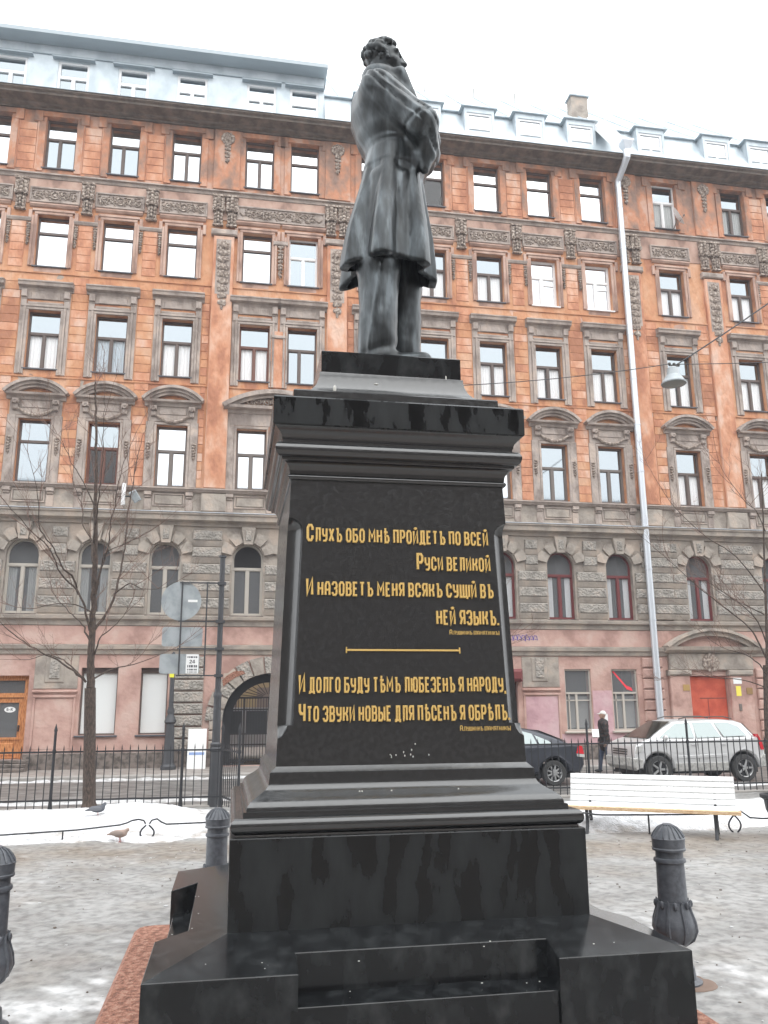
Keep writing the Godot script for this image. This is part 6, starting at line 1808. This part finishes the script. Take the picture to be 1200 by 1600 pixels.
func build_fences():
	fence("black iron picket fence with tall posts left of the entrance", V(-8.24, 0, -17.66), V(-0.15, 0, -17.66), [0.0, 2.44, 4.88, 7.31, 8.08])
	fence("open leaf of the black iron fence next to the sign pole", V(-0.13, 0, -17.6), V(0.18, 0, -16.4), [1.2])
	fence("black iron picket fence behind the white bench", V(5.18, 0, -17.66), V(16.2, 0, -17.66), [0.0, 2.43, 4.78, 7.2, 9.6])
	# low rails round the snow beds
	var rail := func(label: String, z: float, parts_: Array, legs: Array, loops: Array, y0: float, y1: float, x0: float, x1: float):
		var o := thing("low_rail", label, "rail", V(0, 0, z), 0.0, "low rails round the snow beds")
		for p in parts_:
			var pts := []
			for q in p: pts.append(V(q[0], q[1], 0))
			var m := MB.new(); m.tube(pts, [0.013], 7)
			part("bar", m.mesh(60), M.iron, o)
		for l in legs: part("leg", boxm(l[0] - 0.01, l[0] + 0.01, -0.05, l[1], -0.01, 0.01), M.iron, o)
		for c in loops:
			var m := MB.new()
			for s in [-1.0, 1.0]:
				var pts := []
				for i in 15:
					var t := i / 14.0
					pts.append(V(c[0] + s * (0.02 + 0.085 * sin(t * PI)) * (1.0 if t < 0.8 else 0.9), c[1] - t * (c[1] + 0.02), 0.0))
				m.tube(pts, [0.014], 7)
			part("loop", m.mesh(60), M.iron, o)
	rail.call("low black rail with curled joint before the left snow bed", -14.3,
		[[[-5.4, 0.1], [-3.4, 0.13], [-2.3, 0.17], [-1.66, 0.225], [-1.56, 0.25], [-1.48, 0.285], [-1.38, 0.3], [-1.3, 0.28], [-1.27, 0.23]],
		[[-1.21, 0.23], [-1.18, 0.28], [-1.1, 0.3], [-1.03, 0.25], [-0.95, 0.215], [-0.6, 0.22], [-0.1, 0.225]]], [[-2.5, 0.165], [-4.3, 0.12], [-0.3, 0.22]], [[-1.24, 0.21]], 0, 0, 0, 0)
	rail.call("low black rail with curled joint behind the white bench", -12.9,
		[[[5.0, 0.42], [5.5, 0.36], [5.62, 0.34], [5.75, 0.33], [6.5, 0.31], [7.5, 0.29], [7.72, 0.31], [7.83, 0.33], [7.9, 0.32], [7.97, 0.25]],
		[[7.98, 0.24], [8.02, 0.31], [8.1, 0.32], [8.25, 0.22], [8.45, 0.2], [9.6, 0.19]]], [[6.5, 0.3], [9.0, 0.19]], [[7.97, 0.25]], 0, 0, 0, 0)

func build_bench():
	var o := thing("park_bench", "long white slatted park bench with bare wooden front edge right of the pedestal", "bench", V(6.55, 0, -12.94), -0.57)
	# local: x along the bench, +z towards the path
	var hl := 1.27
	for i in 5:
		var y := 0.46 + i * 0.086; var z := -0.2 - i * 0.026
		var s := part("back_slat", boxm(-hl, hl, -0.04, 0.04, -0.018, 0.018, 0.012), M.white_paint, o, V(0, y + 0.04, z))
		s.rotation.x = -0.28
	for i in 4:
		var s := part("seat_slat", boxm(-hl - 0.02, hl + (0.07 if i == 3 else 0.02), -0.02, 0.02, -0.045, 0.045, 0.012), M.white_paint if i < 3 else M.bare_wood, o, V(0, 0.415 + (0.012 if i == 0 else 0.0) - 0.004 * i, -0.12 + i * 0.105))
		s.rotation.x = 0.05
	part("seat_edge", boxm(-hl - 0.02, hl + 0.07, 0.372, 0.42, 0.243, 0.262), M.bare_wood, o)
	for x in [-0.95, 0.97]:
		var m := MB.new()
		var tube := func(p: Array, r: float):
			var q := []
			for c in p: q.append(V(0, c[1], c[0]))
			m.tube(q, [r], 7)
		tube.call([[0.2, 0.4], [0.22, 0.32], [0.19, 0.22], [0.21, 0.12], [0.27, 0.04], [0.33, 0.0]], 0.028)
		tube.call([[-0.16, 0.42], [-0.14, 0.3], [-0.19, 0.18], [-0.26, 0.08], [-0.34, 0.0]], 0.028)
		tube.call([[0.22, 0.38], [-0.17, 0.39]], 0.024)
		tube.call([[0.19, 0.2], [0.05, 0.25], [-0.16, 0.2]], 0.018)
		tube.call([[-0.15, 0.4], [-0.245, 0.56], [-0.36, 0.86]], 0.022)
		part("cast_leg", m.mesh(60), M.iron, o, V(x, 0.0, 0))

# side outline drawn out across the width; wfun gives the half width at a height
func body_shell(m: MB, poly: PackedVector2Array, wfun: Callable, bevel := 0.05):
	var p := poly
	if Geometry2D.is_polygon_clockwise(p):
		p = p.duplicate(); p.reverse()
	var n := p.size()
	var inn := PackedVector2Array()
	for i in n:
		var a := (p[i] - p[(i - 1 + n) % n]).normalized(); var b := (p[(i + 1) % n] - p[i]).normalized()
		var nn := (Vector2(-a.y, a.x) + Vector2(-b.y, b.x)).normalized()
		inn.append(p[i] + nn * bevel)
	var ix := Geometry2D.triangulate_polygon(inn)
	for s in [1.0, -1.0]:
		for t in range(0, ix.size(), 3):
			var q := [inn[ix[t]], inn[ix[t + 1]], inn[ix[t + 2]]]
			if ((q[1] - q[0]).cross(q[2] - q[0]) < 0) != (s < 0): q = [q[0], q[2], q[1]]
			m.tri(V(q[0].x, q[0].y, s * wfun.call(q[0].y)), V(q[1].x, q[1].y, s * wfun.call(q[1].y)), V(q[2].x, q[2].y, s * wfun.call(q[2].y)))
	for i in n:
		var j := (i + 1) % n
		var e := func(v: Vector2, s: float, d: float): return V(v.x, v.y, s * (wfun.call(v.y) - d))
		for s in [1.0, -1.0]:
			var f: Array = [e.call(p[i], s, bevel), e.call(p[j], s, bevel), e.call(inn[j], s, 0.0), e.call(inn[i], s, 0.0)]
			if s > 0: m.quad(f[0], f[1], f[2], f[3])
			else: m.quad(f[3], f[2], f[1], f[0])
		m.quad(e.call(p[i], -1.0, bevel), e.call(p[j], -1.0, bevel), e.call(p[j], 1.0, bevel), e.call(p[i], 1.0, bevel))
func P(a: Array) -> PackedVector2Array:
	var o := PackedVector2Array()
	for q in a: o.append(Vector2(q[0], q[1]))
	return o
func arch_pts(cx: float, cy: float, r: float, a0: float, a1: float, n := 12) -> Array:
	var o := []
	for i in n + 1:
		var a := lerpf(a0, a1, float(i) / n)
		o.append([cx + r * cos(a), cy + r * sin(a)])
	return o
func wheel(parent: Node3D, x: float, y: float, z: float, r: float, spokes: int):
	var side := signf(z)
	var m := MB.new()
	var prof := [Vector2(r * 0.66, -0.1), Vector2(r * 0.94, -0.1), Vector2(r, -0.07), Vector2(r, 0.07), Vector2(r * 0.94, 0.1), Vector2(r * 0.68, 0.1), Vector2(r * 0.66, 0.08)]
	m.lathe(prof, 30, Vector3.ZERO, true, false)
	var w := part("wheel", m.mesh(35), M.tyre, parent, V(x, y, z))
	w.rotation.x = PI / 2 * side
	var rm := MB.new()
	rm.lathe([Vector2(0.0, 0.02), Vector2(r * 0.6, 0.02), Vector2(r * 0.62, 0.075), Vector2(r * 0.66, 0.085), Vector2(r * 0.67, 0.07)], 28, Vector3.ZERO, false, false)
	rm.lathe([Vector2(r * 0.17, 0.02), Vector2(r * 0.15, 0.08), Vector2(r * 0.02, 0.085)], 14, Vector3.ZERO, false, false)
	for k in spokes:
		var a := TAU * k / spokes
		rm.tube([V(r * 0.1 * cos(a), 0.06, r * 0.1 * sin(a)), V(r * 0.6 * cos(a), 0.062, r * 0.6 * sin(a))], [r * 0.1, r * 0.075], 6)
	part("rim", rm.mesh(40), M.rim, w)
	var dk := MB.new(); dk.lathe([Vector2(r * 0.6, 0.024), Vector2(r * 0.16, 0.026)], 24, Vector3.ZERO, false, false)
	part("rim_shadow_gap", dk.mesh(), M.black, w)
func car_glass(o: Node3D, wins: Array, wf: Callable):
	for wv in wins:
		for s in [1.0, -1.0]:
			var m := MB.new()
			var pl := P(wv)
			if Geometry2D.is_polygon_clockwise(pl): pl.reverse()
			var n := pl.size()
			var f := []
			for q in pl: f.append(V(q.x, q.y, s * (wf.call(q.y) + 0.006)))
			for i in range(1, n - 1):
				if s > 0: m.tri(f[0], f[i], f[i + 1])
				else: m.tri(f[0], f[i + 1], f[i])
			part("side_window", m.mesh(), M.glass_car, o)
func build_cars():
	# silver estate
	var o := thing("parked_car", "silver high-roofed estate car with a dirty lower body parked behind the fence on the right", "car", V(9.85, 0.012, -21.78))
	var W := 0.86
	var wl := func(y: float) -> float: return W - 0.07 * pow(clampf((0.75 - y) / 0.45, 0, 1), 2) - 0.05 * pow(clampf((y - 0.8) / 0.35, 0, 1), 2)
	var lower := [[0.52, 0.36], [0.46, 0.5], [0.45, 0.7], [0.49, 0.9], [0.57, 0.985], [0.75, 1.06], [0.95, 1.12], [2.2, 1.1], [4.02, 1.13], [4.13, 0.98], [4.16, 0.7], [4.17, 0.45], [4.08, 0.36]]
	lower += arch_pts(3.55, 0.35, 0.42, 0.0, PI) + [[3.0, 0.3], [1.66, 0.3]] + arch_pts(1.12, 0.35, 0.42, 0.0, PI)
	var m := MB.new(); body_shell(m, P(lower), wl, 0.045)
	part("body", m.mesh(38), M.car_silver, o)
	var cl := MB.new(); body_shell(cl, P([[1.58, 0.28], [3.1, 0.28], [3.1, 0.5], [1.58, 0.5]]), func(y): return wl.call(y) + 0.012, 0.02)
	part("sill_cladding", cl.mesh(30), M.car_silver_low, o)
	cl = MB.new(); body_shell(cl, P([[1.62, 0.6], [3.05, 0.63], [3.05, 0.71], [1.62, 0.68]]), func(y): return wl.call(y) + 0.014, 0.012)
	part("side_moulding", cl.mesh(), M.car_silver, o)
	for b in [[[0.5, 0.32], [0.42, 0.42], [0.42, 0.62], [0.5, 0.66], [0.68, 0.6], [0.68, 0.4]], [[4.0, 0.34], [4.2, 0.36], [4.22, 0.66], [4.1, 0.7], [4.0, 0.6]]]:
		cl = MB.new(); body_shell(cl, P(b), func(y): return wl.call(y) + 0.008, 0.03)
		part("bumper", cl.mesh(30), M.car_silver_low, o)
	var wg := func(y: float) -> float: return W - 0.06 - 0.24 * clampf((y - 1.08) / 0.52, 0, 1)
	m = MB.new(); body_shell(m, P([[0.9, 1.08], [1.1, 1.22], [1.45, 1.43], [1.72, 1.545], [2.1, 1.585], [3.1, 1.59], [3.5, 1.555], [3.72, 1.48], [4.0, 1.1], [3.98, 0.9], [0.95, 0.9]]), wg, 0.05)
	part("cabin", m.mesh(38), M.car_silver, o)
	car_glass(o, [[[1.2, 1.13], [1.45, 1.3], [1.75, 1.475], [2.18, 1.51], [2.2, 1.12]], [[2.27, 1.12], [2.26, 1.512], [2.8, 1.515], [2.98, 1.13]], [[3.06, 1.14], [2.88, 1.51], [3.3, 1.495], [3.55, 1.4], [3.72, 1.16]]], wg)
	m = MB.new(); m.quad(V(0.92, 1.105, -0.72), V(0.92, 1.105, 0.72), V(1.66, 1.53, 0.56), V(1.66, 1.53, -0.56))
	part("windscreen", m.mesh(), M.glass_car, o, V(-0.02, 0.012, 0))
	m = MB.new(); m.quad(V(4.01, 1.13, 0.68), V(4.01, 1.13, -0.68), V(3.76, 1.46, -0.56), V(3.76, 1.46, 0.56))
	part("rear_window", m.mesh(), M.glass_car, o, V(0.012, 0.01, 0))
	for s in [1.0, -1.0]:
		m = MB.new(); m.tube([V(1.9, 1.6, s * 0.58), V(2.1, 1.65, s * 0.57), V(3.2, 1.655, s * 0.57), V(3.45, 1.6, s * 0.57)], [0.016], 6)
		part("roof_rail", m.mesh(60), M.trim_dark, o)
		part("headlight", _lamp([[0.47, 0.74], [0.66, 0.82], [0.69, 0.93], [0.51, 0.92]], wl, s), M.lamp_clear, o)
		part("taillight", _lamp([[4.05, 0.8], [4.13, 0.8], [4.1, 1.0], [4.02, 1.2], [3.98, 1.2]], wl, s), M.tail_red, o)
		m = MB.new(); m.ball(V(1.3, 1.14, s * 0.93), V(0.06, 0.07, 0.09), 8, 5)
		part("wing_mirror", m.mesh(60), M.car_silver, o)
		for x in [1.12, 3.55]: wheel(o, x, 0.34, s * 0.76, 0.345, 5)
		for x in [2.06, 2.9]: part("door_handle", boxm(x, x + 0.14, 0.94, 0.965, s * W - 0.03, s * W + 0.015), M.car_silver, o)
		m = MB.new(); m.box(2.24, 2.25, 0.52, 1.1, s * (W + 0.001) - 0.01, s * (W + 0.001)); m.box(1.34, 1.35, 0.66, 1.1, s * (W + 0.001) - 0.01, s * (W + 0.001))
		part("door_gap", m.mesh(), M.trim_dark, o)
	for i in 3: part("grille_bar", boxm(0.43, 0.46, 0.7 + i * 0.06, 0.73 + i * 0.06, -0.4, 0.4), M.trim_dark, o)
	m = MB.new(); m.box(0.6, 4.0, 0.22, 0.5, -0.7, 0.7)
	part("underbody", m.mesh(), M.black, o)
	# dark blue saloon
	o = thing("parked_car", "dark blue saloon car with silver wheel cover parked half behind the pedestal", "car", V(4.54, 0.012, -21.85))
	W = 0.84
	var ws := func(y: float) -> float: return 0.84 - 0.07 * pow(clampf((0.7 - y) / 0.45, 0, 1), 2) - 0.06 * pow(clampf((y - 0.75) / 0.3, 0, 1), 2)
	lower = [[0.12, 0.3], [0.0, 0.45], [0.02, 0.65], [0.2, 0.78], [0.9, 0.9], [1.3, 0.94], [3.6, 0.99], [4.1, 1.01], [4.3, 0.985], [4.4, 0.86], [4.41, 0.5], [4.32, 0.3]]
	lower += arch_pts(3.59, 0.31, 0.37, 0.0, PI) + [[3.0, 0.24], [1.3, 0.24]] + arch_pts(0.9, 0.31, 0.37, 0.0, PI)
	m = MB.new(); body_shell(m, P(lower), ws, 0.05)
	part("body", m.mesh(38), M.car_blue, o)
	var wq := func(y: float) -> float: return 0.78 - 0.24 * clampf((y - 0.92) / 0.5, 0, 1)
	m = MB.new(); body_shell(m, P([[1.0, 0.9], [1.5, 1.2], [1.9, 1.38], [2.3, 1.435], [2.85, 1.42], [3.25, 1.35], [3.7, 1.18], [4.1, 1.0], [4.05, 0.8], [1.05, 0.8]]), wq, 0.05)
	part("cabin", m.mesh(38), M.car_blue, o)
	car_glass(o, [[[1.35, 0.99], [1.9, 1.3], [2.3, 1.355], [2.32, 0.99]], [[2.4, 0.99], [2.38, 1.355], [2.85, 1.34], [3.1, 1.27], [3.2, 1.0]], [[3.26, 1.01], [3.16, 1.24], [3.5, 1.1], [3.6, 1.02]]], wq)
	m = MB.new(); m.quad(V(4.02, 1.06, 0.66), V(4.02, 1.06, -0.66), V(3.3, 1.345, -0.52), V(3.3, 1.345, 0.52))
	part("rear_window", m.mesh(), M.glass_car, o, V(0.015, 0.014, 0))
	m = MB.new(); m.quad(V(1.06, 0.96, -0.68), V(1.06, 0.96, 0.68), V(1.84, 1.37, 0.52), V(1.84, 1.37, -0.52))
	part("windscreen", m.mesh(), M.glass_car, o, V(-0.015, 0.014, 0))
	for s in [1.0, -1.0]:
		part("taillight", _lamp([[4.2, 0.78], [4.4, 0.76], [4.37, 0.96], [4.26, 0.97]], ws, s), M.tail_red, o)
		part("reflector", _lamp([[4.22, 0.7], [4.41, 0.68], [4.41, 0.755], [4.21, 0.77]], ws, s), M.lamp_clear, o)
		for x in [0.9, 3.59]: wheel(o, x, 0.305, s * 0.745, 0.31, 9)
		part("door_handle", boxm(2.95, 3.1, 0.86, 0.885, s * 0.84 - 0.05, s * 0.84 + 0.012), M.car_blue, o)
		m = MB.new(); m.box(2.35, 2.36, 0.4, 0.97, s * 0.841 - 0.01, s * 0.841)
		part("door_gap", m.mesh(), M.black, o)
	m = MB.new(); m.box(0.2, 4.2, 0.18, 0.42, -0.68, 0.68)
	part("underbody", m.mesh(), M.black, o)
func _lamp(poly: Array, wf: Callable, s: float) -> ArrayMesh:
	var m := MB.new()
	var pl := P(poly)
	if Geometry2D.is_polygon_clockwise(pl): pl.reverse()
	var f := []; var g := []
	for q in pl:
		f.append(V(q.x, q.y, s * (wf.call(q.y) + 0.012))); g.append(V(q.x, q.y, s * (wf.call(q.y) - 0.25)))
	if s < 0:
		f.reverse(); g.reverse()
	m.loft([g, f] if s > 0 else [g, f])
	return m.mesh(30)

func build_signs():
	var o := thing("sign_pole", "tall dark iron pole with a side frame of cross bars beside the pedestal", "pole", V(-0.3, 0, -18.4))
	var m := MB.new()
	m.lathe([Vector2(0.13, 0), Vector2(0.12, 0.5), Vector2(0.105, 1.1), Vector2(0.13, 1.13), Vector2(0.13, 1.17), Vector2(0.1, 1.2), Vector2(0.12, 1.26), Vector2(0.085, 1.3), Vector2(0.078, 2.2), Vector2(0.09, 2.22), Vector2(0.09, 2.28), Vector2(0.06, 2.34), Vector2(0.055, 5.2), Vector2(0.08, 5.21), Vector2(0.08, 5.25)], 16)
	part("shaft", m.mesh(35), M.iron_grey, o)
	for y in [4.63, 3.8, 3.22, 2.66]:
		part("cross_bar", boxm(-0.88, 0.1, y - 0.014, y + 0.014, 0.05, 0.075), M.iron_grey, o)
		part("clamp", boxm(-0.09, 0.09, y - 0.03, y + 0.03, -0.08, 0.09), M.iron_grey, o)
	for x in [-0.3, -0.825]: part("upright_bar", boxm(x - 0.016, x + 0.016, 2.65, 4.65, 0.076, 0.1), M.iron_grey, o)
	m = MB.new()
	var c := PackedVector2Array()
	for i in 40: c.append(Vector2(0.42 * cos(TAU * i / 40), 0.42 * sin(TAU * i / 40)))
	m.prism(c, -0.006, 0.006)
	var rs := solo("round_sign", m.mesh(), M.sign_back, "grey back of the round traffic sign, topmost on the pole frame", "sign", V(-1.14, 4.235, -18.37))
	part("sticker", boxm(0.14, 0.34, -0.02, 0.03, 0.007, 0.009), M.paper, rs)
	for k in 2:
		var y: float = [3.475, 2.905][k]
		var rp := PackedVector2Array()
		var hw := 0.42 if k == 0 else 0.41; var hh := 0.205
		for q in 4:
			for i in 5:
				var a := PI / 2 * (q + i / 4.0)
				rp.append(Vector2(signf(cos(PI / 2 * (q + 0.5))) * (hw - 0.05) + 0.05 * cos(a), signf(sin(PI / 2 * (q + 0.5))) * (hh - 0.05) + 0.05 * sin(a)))
		m = MB.new(); m.prism(rp, -0.005, 0.005)
		solo("rectangular_sign", m.mesh(), M.sign_back, ["grey back of the plain rectangular sign under the round one", "grey back of the lowest rectangular sign, with a white poster on it"][k], "sign", V(-1.085 if k == 0 else -1.12, y, -18.37))
	var po := solo("poster", boxm(-0.13, 0.13, -0.2, 0.2, 0, 0.004), M.paper, "white paper poster reading 24 on the lowest sign", "poster", V(-0.855, 2.905, -18.362))
	text_on("24", po, V(0, 0.01, 0.005), 0.075, 0.12, M.ink, "poster_figures")
	var ib := MB.new()
	for r in [[0.14, 0.035, 0.2], [-0.05, 0.05, 0.2], [-0.12, 0.035, 0.2], [-0.17, 0.02, 0.2]]:
		var x: float = -r[2] / 2
		var k := 0
		while x < r[2] / 2 - 0.01:
			ib.box(x, x + 0.018 + 0.006 * (k % 3), r[0] - r[1] / 2, r[0] + r[1] / 2, 0.0042, 0.005)
			x += 0.034; k += 1
	part("poster_print", ib.mesh(), M.ink, po)
	# the older cast-iron post by the wall
	var l := thing("iron_post", "old cast-iron post with flared foot by the shop wall behind the signs", "post", V(-1.9, 0.1, -28.0))
	m = MB.new()
	m.lathe([Vector2(0.24, 0), Vector2(0.24, 0.12), Vector2(0.18, 0.2), Vector2(0.15, 0.9), Vector2(0.13, 1.4), Vector2(0.19, 1.46), Vector2(0.16, 1.56), Vector2(0.1, 1.7), Vector2(0.12, 1.8), Vector2(0.075, 1.95), Vector2(0.065, 3.6), Vector2(0.02, 3.66)], 12)
	part("shaft", m.mesh(35), M.iron_grey, l)
	for y in [2.85, 3.42]: part("yellow_band", boxm(-0.09, 0.05, y, y + 0.14, 0.0, 0.08), M.yellow, l)
	# display board on the pavement
	var b := thing("display_board", "white leaning display board on the pavement left of the gateway", "board", V(-1.05, 0.12, -28.2))
	m = MB.new(); m.loft([[V(-0.29, 0, 0.1), V(0.29, 0, 0.1), V(0.29, 0, 0.06), V(-0.29, 0, 0.06)], [V(-0.29, 1.22, -0.06), V(0.29, 1.22, -0.06), V(0.29, 1.22, -0.1), V(-0.29, 1.22, -0.1)]])
	part("board", m.mesh(), M.paper, b)
	m = MB.new(); m.loft([[V(-0.24, 0.42, 0.05), V(0.24, 0.42, 0.05), V(0.24, 0.42, 0.04), V(-0.24, 0.42, 0.04)], [V(-0.24, 0.5, 0.04), V(0.24, 0.5, 0.04), V(0.24, 0.5, 0.03), V(-0.24, 0.5, 0.03)]])
	part("blue_stripe", m.mesh(), std(0.25, 0.35, 0.6, 0.7), b)
	part("leg", boxm(-0.25, -0.2, 0, 1.15, -0.3, -0.26), M.frame_grey, b); part("leg", boxm(0.2, 0.25, 0, 1.15, -0.3, -0.26), M.frame_grey, b)
	# lamp slung over the street
	var hl := thing("street_lamp", "bell-shaped grey street lamp slung from a cable over the street", "street lamp", V(11.8, 10.6, -20.0), 0.0)
	m = MB.new()
	m.lathe([Vector2(0.335, 0.06), Vector2(0.345, 0.09), Vector2(0.32, 0.12), Vector2(0.24, 0.25), Vector2(0.2, 0.3), Vector2(0.17, 0.34), Vector2(0.15, 0.52), Vector2(0.1, 0.56), Vector2(0.04, 0.58)], 22, Vector3.ZERO, false, true)
	part("shade", m.mesh(35), M.sign_back, hl)
	m = MB.new(); m.lathe([Vector2(0.05, 0.02), Vector2(0.2, 0.03), Vector2(0.32, 0.07), Vector2(0.32, 0.085)], 22)
	part("lens", m.mesh(40), std(0.2, 0.21, 0.19, 0.25), hl)
	m = MB.new(); m.box(-0.1, 0.22, 0.6, 0.64, -0.015, 0.015); m.tube([V(0, 0.56, 0), V(0, 0.62, 0)], [0.02], 6)
	for x in [-0.08, 0.06, 0.2]: m.ball(V(x, 0.66, 0), V(0.045, 0.045, 0.045), 7, 5)
	part("insulators", m.mesh(40), M.trim_dark, hl)
	var wire := func(called: String, label: String, a: Vector3, b2: Vector3, sag: float, r: float):
		var pts := []
		for i in 21:
			var t := i / 20.0
			pts.append(a.lerp(b2, t) - V(0, sag * 4.0 * t * (1.0 - t), 0))
		var w := MB.new(); w.tube(pts, [r], 5)
		solo(called, w.mesh(60), M.iron, label, "cable")
	wire.call("cable", "thin black cable crossing behind the pedestal to the slung lamp", V(2.0, 9.95, -20.0), V(11.72, 11.26, -20.0), 0.22, 0.012)
	wire.call("cable", "thin black cable running right from the slung lamp past the pilaster", V(11.88, 11.26, -20.0), V(21.0, 12.4, -20.0), 0.12, 0.012)
	wire.call("cable", "thicker black cable rising steeply from the slung lamp to the right edge", V(11.95, 11.26, -20.0), V(18.4, 15.9, -20.0), 0.1, 0.02)
	# satellite dish and floodlight on the facade
	var d := thing("satellite_dish", "white satellite dish fixed under a top-floor window near the right", "satellite dish", V(17.62, 21.75, ZF + 0.12))
	m = MB.new()
	m.lathe([Vector2(0.02, 0.0), Vector2(0.15, 0.015), Vector2(0.28, 0.05), Vector2(0.4, 0.11), Vector2(0.41, 0.11), Vector2(0.28, 0.03), Vector2(0.02, -0.02)], 24, Vector3.ZERO, false, false)
	var ds := part("reflector", m.mesh(40), M.white_paint, d, V(0, 0.05, 0.35))
	ds.rotation = V(deg_to_rad(62), deg_to_rad(20), deg_to_rad(-28))
	m = MB.new(); m.tube([V(0, -0.35, 0), V(0, -0.2, 0.2), V(0, 0.0, 0.33)], [0.025], 6); m.tube([V(0, -0.28, 0.36), V(0.1, -0.1, 0.72)], [0.012], 5); m.ball(V(0.1, -0.08, 0.74), V(0.04, 0.04, 0.05), 7, 5)
	part("arm", m.mesh(50), M.frame_grey, d)
	var fd := thing("floodlight", "grey floodlight with a white tube bracket on the ledge above the arched windows", "floodlight", V(-3.85, 8.7, ZF + 0.42))
	m = MB.new(); m.tube([V(0, 0.0, 0), V(0, 0.75, 0.0)], [0.07], 10)
	part("white_tube", m.mesh(50), M.frame_white, fd)
	m = MB.new(); m.bbox(-0.13, 0.13, -0.2, 0.2, -0.1, 0.1, 0.03)
	var fb := part("lamp_body", m.mesh(), M.sign_back, fd, V(0.38, 0.3, 0.05))
	fb.rotation = V(0.3, 0.2, 0.6)
	part("bracket", boxm(0.05, 0.4, 0.28, 0.32, -0.03, 0.03), M.iron, fd)
	# bin at the right edge
	var bn := thing("litter_bin", "black cast-iron litter bin at the right edge beyond the bench", "litter bin", V(8.42, 0, -12.3))
	m = MB.new(); m.lathe([Vector2(0.17, 0), Vector2(0.18, 0.04), Vector2(0.1, 0.08), Vector2(0.08, 0.16), Vector2(0.17, 0.26), Vector2(0.23, 0.4), Vector2(0.25, 0.55), Vector2(0.3, 0.58), Vector2(0.3, 0.63), Vector2(0.25, 0.63), Vector2(0.22, 0.5)], 20, Vector3.ZERO, true, true)
	part("bowl", m.mesh(35), M.iron, bn)

func _ready():
	var cam := Camera3D.new()
	cam.name = "camera"
	cam.fov = rad_to_deg(2.0 * atan(800.0 / 1302.68))
	cam.near = 0.05; cam.far = 500.0
	cam.position = V(0, 2.0, 0)
	cam.rotation_degrees = V(13.121, -10.18, -0.417)
	add_child(cam)
	cam.make_current()
	var env := Environment.new()
	env.background_mode = Environment.BG_SKY
	# an even winter overcast: a little brighter and bluer overhead, with faint cloud tone
	var cn := FastNoiseLite.new(); cn.seed = 4; cn.frequency = 1.3; cn.fractal_octaves = 4
	var si := Image.create(512, 256, false, Image.FORMAT_RGB8)
	for y in 256:
		var up := sin((0.5 - (y + 0.5) / 256.0) * PI)
		var cr := sqrt(1.0 - up * up)
		for x in 512:
			var az := TAU * x / 512.0
			var v := 0.9 + 0.07 * maxf(up, 0.0) + 0.035 * cn.get_noise_3d(cr * cos(az), up * 1.6, cr * sin(az))
			if up < 0.0: v = 0.4
			si.set_pixel(x, y, lin(v * (0.985 - 0.03 * maxf(up, 0.0)), v * 0.995, minf(v * (1.0 + 0.025 * maxf(up, 0.0)), 1.0)))
	var sm := PanoramaSkyMaterial.new()
	sm.panorama = ImageTexture.create_from_image(si)
	var sky := Sky.new(); sky.sky_material = sm
	env.sky = sky
	env.tonemap_mode = Environment.TONE_MAPPER_LINEAR
	env.tonemap_exposure = 2.85
	env.sdfgi_enabled = true; env.ssao_enabled = true; env.ssil_enabled = true
	env.fog_enabled = true; env.fog_density = 0.0012; env.fog_light_color = Color(0.93, 0.95, 1.0)
	var we := WorldEnvironment.new()
	we.name = "environment"; we.environment = env
	add_child(we)
	var sun := DirectionalLight3D.new()
	sun.name = "sun"
	sun.light_energy = 0.15; sun.light_angular_distance = 60.0; sun.light_color = Color(1.0, 0.99, 0.97)
	sun.rotation_degrees = V(-62, 25, 0)
	sun.shadow_enabled = true
	add_child(sun)
	make_materials()
	build_setting()
	build_building()
	build_monument()
	build_statue()
	tree(LIMBS_A, 16.9, 5, "bare young tree in the snow bed left of the pedestal")
	tree(LIMBS_A, 17.2, 8, "bare tree mostly hidden behind the pedestal, its twigs showing right of the die", 7.25, 0.8)
	tree(LIMBS_B, 18.0, 9, "bare tree at the right edge, branches reaching over the red door")
	build_bollards()
	build_fences()
	build_bench()
	build_cars()
	build_signs()
	build_person()
	pigeon(V(-1.62, 0.01, -14.05), deg_to_rad(75.0), 0.25, std(0.34, 0.26, 0.22, 0.9), std(0.3, 0.24, 0.21, 0.9), "pale brown pigeon on the path in front of the low rail")
	pigeon(V(-2.2, 0.2, -15.7), deg_to_rad(100.0), 0.1, std(0.1, 0.105, 0.12, 0.9), std(0.15, 0.155, 0.17, 0.9), "dark grey pigeon standing on the snow beside the tree trunk")
